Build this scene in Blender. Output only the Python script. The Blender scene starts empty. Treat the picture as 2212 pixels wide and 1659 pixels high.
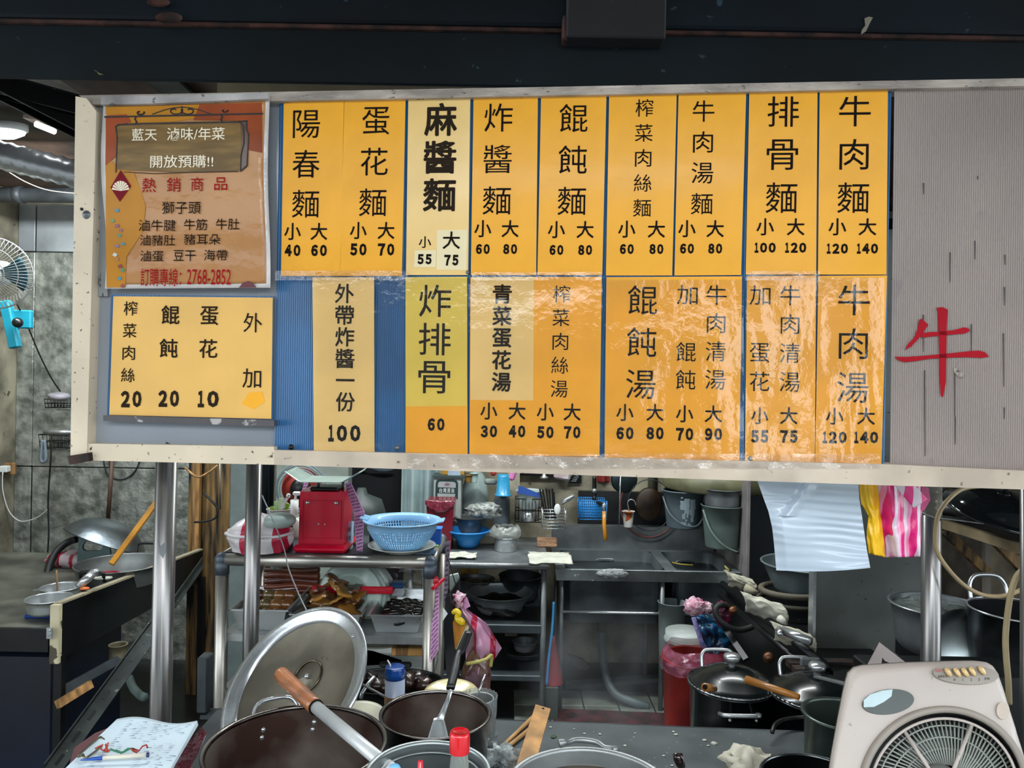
import bpy, math, random
from mathutils import Vector, Matrix, Euler, noise
random.seed(7)
R_ = math.radians
# ---------------------------------------------------------------- camera, world, lights, exposure
F = 1600.0; EYE = 1.7; ROLL = R_(1.0)
sc = bpy.context.scene; COL = sc.collection
CAM = Vector((0, 0, EYE))
CR = Vector((math.cos(ROLL), 0, math.sin(ROLL))); CU = Vector((-math.sin(ROLL), 0, math.cos(ROLL))); CF = Vector((0, 1, 0))
cd = bpy.data.cameras.new('camera'); cam = bpy.data.objects.new('camera', cd); COL.objects.link(cam)
cd.sensor_width = 36; cd.lens = F / 2212 * 36; cd.clip_start = 0.05; cd.clip_end = 200
m3 = Matrix((CR, CU, -CF)).transposed(); cam.matrix_world = Matrix.Translation(CAM) @ m3.to_4x4()
sc.camera = cam
sc.view_settings.view_transform = 'Standard'; sc.view_settings.look = 'None'
sc.view_settings.gamma = 1; sc.view_settings.use_curve_mapping = False
sc.view_settings.exposure = 0.0
w = bpy.data.worlds.new('sky'); sc.world = w; w.use_nodes = True
bg = w.node_tree.nodes['Background']; bg.inputs[0].default_value = (0.86, 0.94, 1.0, 1); bg.inputs[1].default_value = 4.2

def area(name, loc, size, power, color=(1, 1, 1), rot=(0, 0, 0), sy=None):
    l = bpy.data.lights.new(name, 'AREA'); l.energy = power; l.color = color; l.size = size
    if sy: l.shape = 'RECTANGLE'; l.size_y = sy
    o = bpy.data.objects.new(name, l); o.location = loc; o.rotation_euler = rot; COL.objects.link(o); return o
area('kitchen_tube_light', (-0.3, 3.1, 2.66), 1.2, 44, (0.92, 0.98, 1.0), (R_(15), 0, 0), sy=0.12)
area('sink_tube_light', (1.0, 3.3, 2.66), 1.2, 27, (0.95, 1.0, 0.98), sy=0.12)
area('left_tube_light', (-2.0, 3.3, 2.66), 1.2, 46, (0.9, 0.97, 1.0), (R_(40), 0, 0), sy=0.12)
area('street_fill', (0.0, -0.9, 2.85), 1.6, 30, (1.0, 0.99, 0.95), sy=0.3)  # unseen fill added as extra street light on the pots and rack

# ---------------------------------------------------------------- pixel <-> world helpers (real positions, measured off the photograph)
def ray(px, py): return CR * ((px - 1106) / F) + CU * ((829.5 - py) / F) + CF
def P(px, py, d): return CAM + ray(px, py) * d                 # d metres away from the lens along the view
def PZ(px, py, z):                                              # on the horizontal plane at height z
    r = ray(px, py); return CAM + r * ((z - EYE) / r.z)
def PX(px, py, x):
    r = ray(px, py); return CAM + r * (x / r.x)
def S(n, d): return n * d / F                                   # n pixels at distance d, in metres

# ---------------------------------------------------------------- materials
def lin(c):
    if isinstance(c, str): c = tuple(int(c[i:i+2], 16) for i in (0, 2, 4))
    return tuple((v/255/12.92 if v/255 <= .04045 else ((v/255+.055)/1.055)**2.4) for v in c[:3]) + (1,)
def mat(name, col, rough=.5, metal=0, var=.12, scale=8, bump=0, bscale=None, col2=None, spots=0, coat=0, crough=.1, alpha=1, trans=0, rvar=0, stretch=(1,1,1), emit=0, spec=.5, spotcol='1c1712', bdist=.01, sss=0, streak=None, mixlo=.38, mixhi=.66, sscale=40):
    m = bpy.data.materials.new(name); m.use_nodes = True; nt = m.node_tree; N = nt.nodes; L = nt.links
    b = N['Principled BSDF']; c = lin(col)
    b.inputs['Roughness'].default_value = rough; b.inputs['Metallic'].default_value = metal
    b.inputs['Specular IOR Level'].default_value = spec
    if coat: b.inputs['Coat Weight'].default_value = coat; b.inputs['Coat Roughness'].default_value = crough
    if alpha < 1: b.inputs['Alpha'].default_value = alpha
    if trans: b.inputs['Transmission Weight'].default_value = trans
    if sss: b.inputs['Subsurface Weight'].default_value = sss; b.inputs['Subsurface Radius'].default_value = (.02, .02, .02)
    if emit: b.inputs['Emission Color'].default_value = c; b.inputs['Emission Strength'].default_value = emit
    tc = N.new('ShaderNodeTexCoord'); mp = N.new('ShaderNodeMapping'); mp.inputs['Scale'].default_value = stretch
    L.new(tc.outputs['Object'], mp.inputs[0])
    nz = N.new('ShaderNodeTexNoise'); nz.inputs['Scale'].default_value = scale; nz.inputs['Detail'].default_value = 5; L.new(mp.outputs[0], nz.inputs['Vector'])
    c2 = lin(col2) if col2 else tuple(v * (1 - var * 2.2) for v in c[:3]) + (1,)
    cr = N.new('ShaderNodeValToRGB'); cr.color_ramp.elements[0].position = mixlo; cr.color_ramp.elements[1].position = mixhi
    cr.color_ramp.elements[0].color = c2; cr.color_ramp.elements[1].color = c
    L.new(nz.outputs['Fac'], cr.inputs[0]); out = cr.outputs[0]
    if spots:
        n2 = N.new('ShaderNodeTexNoise'); n2.inputs['Scale'].default_value = sscale; n2.inputs['Detail'].default_value = 3; L.new(mp.outputs[0], n2.inputs['Vector'])
        r2 = N.new('ShaderNodeValToRGB'); r2.color_ramp.elements[0].position = .72 - spots * .22; r2.color_ramp.elements[1].position = .76 - spots * .22
        L.new(n2.outputs['Fac'], r2.inputs[0])
        mx = N.new('ShaderNodeMixRGB'); mx.inputs[2].default_value = lin(spotcol); L.new(r2.outputs[0], mx.inputs[0]); L.new(out, mx.inputs[1]); out = mx.outputs[0]
    L.new(out, b.inputs['Base Color'])
    if rvar:
        mr = N.new('ShaderNodeMapRange'); mr.inputs['To Min'].default_value = max(0.02, rough - rvar); mr.inputs['To Max'].default_value = min(1, rough + rvar)
        L.new(nz.outputs['Fac'], mr.inputs[0]); L.new(mr.outputs[0], b.inputs['Roughness'])
    if bump:
        n3 = N.new('ShaderNodeTexNoise'); n3.inputs['Scale'].default_value = bscale or scale * 4; n3.inputs['Detail'].default_value = 4; L.new(mp.outputs[0], n3.inputs['Vector'])
        bp = N.new('ShaderNodeBump'); bp.inputs['Strength'].default_value = bump; bp.inputs['Distance'].default_value = bdist
        L.new(n3.outputs['Fac'], bp.inputs['Height']); L.new(bp.outputs[0], b.inputs['Normal'])
        if coat: L.new(bp.outputs[0], b.inputs['Coat Normal'])
    return m

# ---------------------------------------------------------------- mesh builder
class M:
    def __init__(s): s.v = []; s.f = []; s.sm = []; s.mi = []; s.k = 0
    def add(s, vs, fs, smooth=False):
        o = len(s.v); s.v += [Vector(v) for v in vs]
        for f in fs: s.f.append([i + o for i in f]); s.sm.append(smooth); s.mi.append(s.k)
        return s
    def box(s, c, d, rot=None, bev=0):
        x, y, z = d[0]/2, d[1]/2, d[2]/2; b = min(bev, x*.9, y*.9, z*.9)
        mt = Matrix.Translation(c) @ (rot.to_matrix().to_4x4() if isinstance(rot, Euler) else (rot if rot else Matrix()))
        if b <= 0:
            vs = [(i*x, j*y, k*z) for i in (-1, 1) for j in (-1, 1) for k in (-1, 1)]
            fs = [(0,1,3,2), (4,6,7,5), (0,4,5,1), (2,3,7,6), (0,2,6,4), (1,5,7,3)]
        else:
            vs = []; idx = {}
            for i in (-1, 1):
                for j in (-1, 1):
                    for k in (-1, 1):
                        for a in range(3):
                            p = [i*(x-b), j*(y-b), k*(z-b)]; p[a] = (i*x, j*y, k*z)[a]
                            idx[(i,j,k,a)] = len(vs); vs.append(p)
            g = lambda i,j,k,a: idx[(i,j,k,a)]
            fs = []
            for q in (-1, 1):
                fs += [[g(q,-1,-1,0), g(q,1,-1,0), g(q,1,1,0), g(q,-1,1,0)][::q], [g(-1,q,-1,1), g(1,q,-1,1), g(1,q,1,1), g(-1,q,1,1)][::-q], [g(-1,-1,q,2), g(1,-1,q,2), g(1,1,q,2), g(-1,1,q,2)][::q]]
                for r in (-1, 1):
                    fs += [[g(-1,q,r,1), g(1,q,r,1), g(1,q,r,2), g(-1,q,r,2)][::-q*r], [g(q,-1,r,0), g(q,1,r,0), g(q,1,r,2), g(q,-1,r,2)][::q*r], [g(q,r,-1,0), g(q,r,1,0), g(q,r,1,1), g(q,r,-1,1)][::-q*r]]
                    for t in (-1, 1): fs.append([g(q,r,t,0), g(q,r,t,1), g(q,r,t,2)][::q*r*t])
        return s.add([mt @ Vector(v) for v in vs], fs)
    def span(s, a, b, bev=0):                                   # axis-aligned box between two corners
        a = Vector(a); b = Vector(b); c = (a + b) / 2; d = b - a
        return s.box(c, (abs(d.x), abs(d.y), abs(d.z)), None, bev)
    def bar(s, a, b, w, h, up=(0, 0, 1), bev=0):                # rectangular bar from a to b
        a = Vector(a); b = Vector(b); y = (b - a); l = y.length; y.normalize(); up = Vector(up); up = Vector((0, 1, 0)) if abs(y.dot(up.normalized())) > .999 else up; x = y.cross(up).normalized(); z = x.cross(y)
        mt = Matrix((x, y, z)).transposed().to_4x4(); return s.box((a + b) / 2, (w, l, h), mt, bev)
    def lathe(s, prof, c=(0, 0, 0), rot=None, n=32, sq=(1, 1), cap=False):
        mt = Matrix.Translation(c) @ (rot.to_matrix().to_4x4() if isinstance(rot, Euler) else (rot if rot else Matrix()))
        vs = []; fs = []
        for r, z in prof:
            for i in range(n):
                a = 2*math.pi*i/n; vs.append(mt @ Vector((r*sq[0]*math.cos(a), r*sq[1]*math.sin(a), z)))
        for j in range(len(prof) - 1):
            for i in range(n):
                k = (i+1) % n; fs.append((j*n+i, j*n+k, (j+1)*n+k, (j+1)*n+i))
        if prof[0][0] > 1e-5: 
            if cap: fs.append(list(range(n))[::-1])
        if prof[-1][0] > 1e-5 and cap: fs.append([(len(prof)-1)*n+i for i in range(n)])
        return s.add(vs, fs, True)
    def tube(s, pts, r, n=8, closed=False, caps=True, flat=1):
        pts = [Vector(p) for p in pts]; vs = []; fs = []; N = len(pts); rs = list(r) if isinstance(r, (list, tuple)) else [r]*N
        if not closed and 4 <= N <= 14 and max(rs) > .0018 and n >= 6:      # smooth the bends
            q = []; qr = []
            for i in range(N-1):
                a, b, c, d = pts[max(i-1, 0)], pts[i], pts[i+1], pts[min(i+2, N-1)]
                for k in range(5):
                    t = k/5; q.append(.5*((2*b) + (c-a)*t + (2*a-5*b+4*c-d)*t*t + (3*b-a-3*c+d)*t**3)); qr.append(rs[i]*(1-t) + rs[i+1]*t)
            q.append(pts[-1]); qr.append(rs[-1]); pts, rs, N = q, qr, len(q)
        pv = None
        for i, p in enumerate(pts):
            if closed: t = (pts[(i+1) % N] - pts[i-1])
            else: t = pts[min(i+1, N-1)] - pts[max(i-1, 0)]
            t.normalize()
            if pv is None:
                u = Vector((0, 0, 1)) if abs(t.z) < .9 else Vector((1, 0, 0)); x = t.cross(u).normalized()
            else: x = (pv - t * pv.dot(t)).normalized()
            pv = x; y = t.cross(x)
            for k in range(n):
                a = 2*math.pi*k/n; vs.append(p + (x*math.cos(a) + y*math.sin(a)*flat) * rs[i])
        for i in range(N if closed else N-1):
            j = (i+1) % N
            for k in range(n): l = (k+1) % n; fs.append((i*n+k, i*n+l, j*n+l, j*n+k))
        if caps and not closed: fs.append(list(range(n))[::-1]); fs.append([(N-1)*n+k for k in range(n)])
        return s.add(vs, fs, True)
    def rod(s, a, b, r, n=12, r2=None): return s.tube([a, b], [r, r2 if r2 is not None else r], n)
    def ball(s, c, r, n=16, sq=(1, 1, 1), lump=0, seed=0, ls=2.0, rot=None):
        vs = []; fs = []; h = n // 2; c = Vector(c); rm = rot.to_matrix() if rot else Matrix.Identity(3)
        for j in range(h + 1):
            t = math.pi*j/h
            for i in range(n):
                a = 2*math.pi*i/n; d = Vector((math.sin(t)*math.cos(a), math.sin(t)*math.sin(a), math.cos(t)))
                k = 1 + lump * noise.noise(d*ls + Vector((seed, seed*1.7, 0)))
                vs.append(c + rm @ Vector((d.x*sq[0]*r*k, d.y*sq[1]*r*k, d.z*sq[2]*r*k)))
        for j in range(h):
            for i in range(n): k = (i+1) % n; fs.append((j*n+i, (j+1)*n+i, (j+1)*n+k, j*n+k))
        return s.add(vs, fs, True)
    def prism(s, pts, off):                                     # polygon (3d points) extruded by the vector off
        pts = [Vector(p) for p in pts]; off = Vector(off); n = len(pts)
        nrm = Vector((0,0,0))
        for i in range(n): nrm += pts[i].cross(pts[(i+1) % n])
        if nrm.dot(off) > 0: pts = pts[::-1]
        fs = [list(range(n)), [n+i for i in range(n)][::-1]] + [(i, n+i, n+(i+1) % n, (i+1) % n)[::-1] for i in range(n)]
        return s.add(pts + [p + off for p in pts], [f[::1] for f in fs])
    def sheet(s, f, nu, nv, th=0, smooth=True):                 # f(u,v) -> point ; optional thickness along -normal
        vs = [Vector(f(i/nu, j/nv)) for j in range(nv+1) for i in range(nu+1)]
        fs = [(j*(nu+1)+i, j*(nu+1)+i+1, (j+1)*(nu+1)+i+1, (j+1)*(nu+1)+i) for j in range(nv) for i in range(nu)]
        s.add(vs, fs, smooth)
        if th:
            W = nu + 1; bk = []
            for j in range(nv+1):
                for i in range(nu+1):
                    a = vs[j*W+min(i+1, nu)] - vs[j*W+max(i-1, 0)]; b = vs[min(j+1, nv)*W+i] - vs[max(j-1, 0)*W+i]
                    n = a.cross(b); n = n.normalized() if n.length > 1e-12 else Vector((0, 0, 1)); bk.append(vs[j*W+i] - n*th)
            s.add(bk, [f[::-1] for f in fs], smooth)
            o = len(s.v) - 2*len(vs); k = len(vs)
            rim = [i for i in range(nu+1)] + [j*W+nu for j in range(1, nv+1)] + [nv*W+i for i in range(nu-1, -1, -1)] + [j*W for j in range(nv-1, 0, -1)]
            for i in range(len(rim)):
                a, b = rim[i], rim[(i+1) % len(rim)]; s.f.append([o+a, o+k+a, o+k+b, o+b]); s.sm.append(False); s.mi.append(s.k)
        return s
    def mesh(s, name, mats, shift):
        me = bpy.data.meshes.new(name); me.from_pydata([tuple(v - shift) for v in s.v], [], s.f)
        me.polygons.foreach_set('use_smooth', s.sm); me.polygons.foreach_set('material_index', s.mi)
        for m in (mats if isinstance(mats, (list, tuple)) else [mats]): me.materials.append(m)
        me.update(); return me
def base_of(vs):
    xs = [v.x for v in vs]; ys = [v.y for v in vs]; zs = [v.z for v in vs]
    return Vector(((min(xs)+max(xs))/2, (min(ys)+max(ys))/2, min(zs)))
def put(name, me, loc, parent=None):
    o = bpy.data.objects.new(name, me); COL.objects.link(o); o.location = loc
    if parent: o.parent = parent
    return o
def tagit(o, label, cat, group=None, kind=None):
    if label: o['label'] = label
    if cat: o['category'] = cat
    if group: o['group'] = group
    if kind: o['kind'] = kind
    return o
def solo(name, m, mt, label, cat, group=None, kind=None, base=None):   # a thing that is one mesh
    b = base or base_of(m.v); return tagit(put(name, m.mesh(name, mt, b), b), label, cat, group, kind)
def thing(name, label, cat, parts, group=None, kind=None, base=None):  # parts: (name, M, material[, label[, [sub-parts]]])
    vs = [v for p in parts for v in p[1].v]; b = base or base_of(vs)
    root = put(name, None, b); tagit(root, label, cat, group, kind)
    for p in parts: addpart(root, b, *p)
    return root
def addpart(root, b, name, m, mt, label=None, subs=(), kind=None):
    o = put(name, m.mesh(name, mt, b), (0, 0, 0), root)
    if label: o['label'] = label
    if kind: o['kind'] = kind
    for q in subs: addpart(o, b, *q)
    return o
def struct(name, m, mt): return solo(name, m, mt, None, None, kind='structure')
def inst(o, parent, loc, name=None):
    c = o.copy(); c.location = loc; c.parent = parent; COL.objects.link(c); return c
def nz(x, y=0, z=0, s=1): return noise.noise(Vector((x*s, y*s, z*s)))
# ---------------------------------------------------------------- shared materials
steel = mat('stainless_steel', 'c4c8c9', .26, .8, var=.08, scale=5, rvar=.08, bump=.03, bscale=60)
steel_brushed = mat('brushed_steel', '8c8a88', .3, .9, var=.14, scale=6, rvar=.06, stretch=(30, 30, 1))
steel_dull = mat('dull_steel', '868b8d', .42, .55, var=.2, scale=7, rvar=.14, bump=.05)
steel_dark = mat('grimy_steel', '464e52', .45, .4, var=.3, scale=5, rvar=.15, bump=.06)
alu = mat('dull_aluminium', 'a9adad', .4, .65, var=.15, scale=9, rvar=.12, bump=.06, bscale=40)
black_metal = mat('black_metal', '15181a', .4, .3, var=.3, scale=8, bump=.05)
black_plastic = mat('black_plastic', '141516', .35, 0, var=.2)
dark_rubber = mat('dark_rubber', '121314', .6)
cream_paint = mat('cream_painted_metal', 'd6c6ad', .5, 0, var=.09, scale=5, spots=.28, sscale=85, spotcol='3a2f24', bump=.15, bscale=30, bdist=.002)
grime_paint = mat('grimy_painted_metal', 'b4a89c', .5, 0, var=.22, scale=9, spots=.3, sscale=60, spotcol='5a4a40', bump=.35, bscale=25, bdist=.003, coat=.5, stretch=(1, 1, 3))
ink = mat('black_ink', '1a1310', .8, var=.05, spec=.08)
ink_soft = mat('soft_black_ink', '2b2219', .8, var=.05, spec=.08)
red_ink = mat('red_ink', 'a3101e', .8, var=.08, spec=.08)
cream_ink = mat('cream_ink', 'f3e6cc', .5, var=.05)
yellow = mat('golden_yellow_card', 'f2ab26', .5, var=.05, scale=7, coat=.15, crough=.12, bump=.06, bscale=14, spec=.3)
pale = mat('pale_yellow_card', 'ecc67c', .5, var=.05, scale=7, coat=.4, crough=.15, bump=.08, bscale=16, spec=.3)
lemon = mat('lemon_yellow_card', 'e3c552', .5, var=.05, scale=7, coat=.4, crough=.15, bump=.08, bscale=16, spec=.3)
ivory = mat('ivory_sticker', 'e8d8ac', .5, var=.04)
blue_flute = mat('blue_corrugated_plastic', '0c5c92', .4, 0, var=.15, scale=5, coat=.15)
red_plastic = mat('red_plastic', 'c8102c', .3, var=.12, coat=.3)
wood = mat('pale_wood', 'b98a52', .55, var=.3, scale=5, stretch=(8, 8, 1.2), bump=.1)
wood_dark = mat('weathered_wood', '8a6b3c', .7, var=.45, scale=4, stretch=(9, 9, .8), bump=.25)
white_plastic = mat('white_plastic', 'dfe3e0', .4, var=.06)
white_cloth = mat('white_cotton', 'cfcfc0', .9, var=.12, scale=14, bump=.4, bscale=120, bdist=.002)

def film_mat(name, fac=.12, rough=.06, tint='ffffff', bump=0, sc_=30, dens=0):
    m = bpy.data.materials.new(name); m.use_nodes = True; nt = m.node_tree; N = nt.nodes; L = nt.links
    for n in list(N):
        if n.type == 'BSDF_PRINCIPLED': N.remove(n)
    out = [n for n in N if n.type == 'OUTPUT_MATERIAL'][0]
    tr = N.new('ShaderNodeBsdfTransparent'); tr.inputs[0].default_value = lin(tint)
    gl = N.new('ShaderNodeBsdfGlossy'); gl.inputs['Roughness'].default_value = rough
    lw = N.new('ShaderNodeLayerWeight'); lw.inputs[0].default_value = .35
    ma = N.new('ShaderNodeMath'); ma.operation = 'MULTIPLY_ADD'; ma.inputs[1].default_value = .6; ma.inputs[2].default_value = fac
    L.new(lw.outputs['Fresnel'], ma.inputs[0]); mx = N.new('ShaderNodeMixShader'); L.new(ma.outputs[0], mx.inputs[0]); L.new(tr.outputs[0], mx.inputs[1]); L.new(gl.outputs[0], mx.inputs[2])
    if bump:
        tc = N.new('ShaderNodeTexCoord'); nzz = N.new('ShaderNodeTexNoise'); nzz.inputs['Scale'].default_value = sc_; nzz.inputs['Detail'].default_value = 6
        L.new(tc.outputs['Object'], nzz.inputs['Vector']); bp = N.new('ShaderNodeBump'); bp.inputs['Strength'].default_value = bump; bp.inputs['Distance'].default_value = .01
        L.new(nzz.outputs['Fac'], bp.inputs['Height']); L.new(bp.outputs[0], gl.inputs['Normal']); L.new(bp.outputs[0], lw.inputs['Normal'])
    last = mx.outputs[0]
    if dens:
        df = N.new('ShaderNodeBsdfDiffuse'); df.inputs[0].default_value = lin(tint); tl = N.new('ShaderNodeBsdfTranslucent'); tl.inputs[0].default_value = lin(tint)
        a = N.new('ShaderNodeMixShader'); L.new(df.outputs[0], a.inputs[1]); L.new(tl.outputs[0], a.inputs[2])
        b = N.new('ShaderNodeMixShader'); b.inputs[0].default_value = dens; L.new(last, b.inputs[1]); L.new(a.outputs[0], b.inputs[2]); last = b.outputs[0]
    L.new(last, out.inputs[0]); return m
film = film_mat('clear_film', .045, .035, bump=.22, sc_=26)
tape = film_mat('clear_tape', .07, .06, bump=.6, sc_=40)
bag_clear = film_mat('clear_bag_plastic', .16, .15, 'e6eef0', bump=.5, sc_=40, dens=.22)
glass_clear = film_mat('clear_acrylic', .06, .04)

# ---------------------------------------------------------------- the setting
concrete = mat('street_concrete', '8f8f8c', .8, var=.15, scale=3)
struct('floor_street', M().span((-9, -14, -.12), (9, 1.9, 0)), concrete)
facade = mat('unseen_facade', '5b5d5e', .8, var=.3, scale=1.5)  # unseen facades added behind the camera, their gap shaped for glare in the film
struct('wall_street_left', M().span((-14, -9.4, 0), (1.9, -9, 4.2)), facade)
struct('wall_street_right', M().span((3.6, -9.4, 0), (16, -9, 4.2)), facade)
floor_m = mat('wet_dark_floor', '2c3130', .35, var=.4, scale=4, rvar=.15, bump=.1)
struct('floor', M().span((-3, 1.9, -.12), (2.6, 4.7, 0)), floor_m)
cement = mat('greasy_cement', '9c957f', .75, var=.3, scale=5, spots=.22, sscale=14, spotcol='4a4234', bump=.4, bscale=20)
foil = mat('mottled_foil_sheet', 'b0b3ab', .34, .5, col2='6a6f68', scale=15, rvar=.14, bump=.7, bscale=34, bdist=.01, mixlo=.34, mixhi=.7)
sheet_mt = mat('galvanised_sheet', 'b4babd', .4, .2, var=.25, scale=2.5, rvar=.1, bump=.06, bscale=8)
Wb = struct('wall_back', M().span((-3, 4.55, 0), (2.6, 4.7, 2.8)), cement)
struct('wall_left', M().span((-3.1, 1.9, 0), (-3, 4.7, 2.8)), cement)
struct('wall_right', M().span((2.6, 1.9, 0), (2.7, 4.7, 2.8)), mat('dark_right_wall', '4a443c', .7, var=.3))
rust_c = mat('rusty_brown_boards', '5a4436', .7, var=.4, scale=4)
struct('ceiling', M().span((-3.1, 1.95, 2.8), (2.7, 4.7, 2.9)), rust_c)
struct('ceiling_arcade', M().span((-4.2, -.6, 3.0), (4.2, 1.75, 3.1)), mat('arcade_soffit', '3e4446', .7))
# galvanised / foil lining panels on the back wall, left of the wooden post
xs = [-3.0, P(62, 600, 4.42).x, P(232, 600, 4.42).x, P(420, 600, 4.42).x]; zs = [P(62, 1500, 4.42).z, P(62, 1010, 4.42).z, P(62, 540, 4.42).z, P(62, 435, 4.42).z]
b = Vector((-2, 4.5, 0)); lining = put('wall_lining', None, b); tagit(lining, None, None, kind='structure')
for i in range(3):
    for j in range(3):
        m_ = M().box(((xs[i]+xs[i+1])/2, 4.48 + .004*((i+j) % 2), (zs[j]+zs[j+1])/2), (xs[i+1]-xs[i]-.006, .012, zs[j+1]-zs[j]-.006), None, .003)
        addpart(lining, b, 'panel', m_, foil if j < 2 else sheet_mt)
# ceiling boards and joists that show above the sign
cb = put('ceiling_joists', None, Vector((-1.5, 2.6, 2.7))); tagit(cb, None, None, kind='structure')
joist = mat('dark_joist', '1c1b1d', .6)
for x in (200, 245, 385):
    a = P(x, 178, 2.75); addpart(cb, cb.location, 'joist', M().span((a.x-.02, 2.2, a.z-.0), (a.x+.02, 3.6, a.z+.07)), joist)
for k, (x0, x1, c) in enumerate(((110, 205, 'bca')[:3], (205, 385, ''), (388, 460, ''))):
    a = P(x0, 186, 2.9); q = P(x1, 186, 2.9)
    addpart(cb, cb.location, 'board', M().span((a.x, 2.3, 2.79 - .02*k), (q.x-.01, 3.7, 2.80 - .02*k)), mat('ceiling_board', ('8d8377', '5e4a40', '3f4546')[k], .7, var=.3))
a = P(462, 203, 2.35); q = P(1090, 203, 2.35)
solo('plywood_sheet', M().box(((a.x+q.x)/2, 2.38, a.z + .07), (q.x-a.x, .01, .2)), mat('beige_plywood', 'a8997c', .6, var=.12, scale=6), 'beige plywood board wedged between the beam and the top of the sign', 'board')
# big painted steel beam
beam_m = mat('dark_teal_beam_paint', '0d181e', .55, .0, col2='0a1014', scale=3, spots=.05, sscale=30, spotcol='34464a', bump=.12, bscale=8, spec=.2)
rust = mat('rust', '4a2a20', .8, var=.4, scale=20, bump=.3)
zb = P(1106, 187, 1.86).z; z1 = P(1106, 66, 1.86).z
thing('steel_beam', 'dark teal painted steel beam with a rusty seam running above the sign', 'beam', [
    ('lower_flange', M().span((-2.6, 1.86, zb), (2.6, 1.872, z1-.004), .004), beam_m),
    ('upper_flange', M().span((-2.6, 1.835, z1+.003), (2.6, 2.14, z1+.3), .006), mat('blue_black_beam_paint', '0c1720', .55, 0, col2='090f14', scale=3, spots=.12, sscale=25, spotcol='2f424c', bump=.12, spec=.2)),
    ('rusty_seam', M().span((-2.6, 1.85, z1-.006), (2.6, 1.88, z1+.004)), rust),
    ('splice_plate', M().span((P(1225, 0, 1.8).x, 1.80, P(1300, 80, 1.8).z), (P(1440, 0, 1.8).x, 1.86, z1+.25), .004), mat('rusted_dark_plate', '171518', .7, spots=.25, spotcol='4a2c24', sscale=30, bump=.3), 'rust-eaten splice plate'),
    ('splice_plate', M().span((P(1105+112, 0, 1.8).x, 1.815, P(1220, 78, 1.8).z), (P(1268, 0, 1.8).x, 1.86, z1+.02), .004), rust, 'small rusty tab'),
    ('bolt_slot', M().lathe([(.0, 0), (.025, 0), (.03, .006), (.034, .008)], P(368, 42, 1.826), Euler((R_(90), 0, 0)), 20, (1, .42)), rust, 'oval rusted slot'),
    ('bolt_slot', M().lathe([(.0, 0), (.022, 0), (.026, .006), (.03, .008)], P(345, 9, 1.826), Euler((R_(90), 0, 0)), 20, (1, .35)), rust, 'oval rusted slot'),
])
def leafy(px, py, d, pts, name, mt, label, cat):
    c = P(px, py, d); solo(name, M().prism([c + Vector((x*.001, 0, z*.001)) for x, z in pts], (0, .002, 0)), mt, label, cat)
leafy(213, 157, 1.853, [(-12, 6), (-4, 2), (0, -4), (12, -5), (2, -1), (-8, 5)], 'dry_leaf', mat('dry_leaf', '8d8a4a', .7), 'tiny dry leaf stuck to the dark beam', 'leaf')
leafy(1873, 55, 1.83, [(-14, -22), (-2, -14), (6, 4), (14, 20), (4, 22), (-6, 18), (-4, 0), (-12, -10)], 'dust_tuft', mat('dust_fluff', '97907e', .9), 'grey-beige tuft of fluff clinging to the right of the beam', 'fluff')

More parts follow.
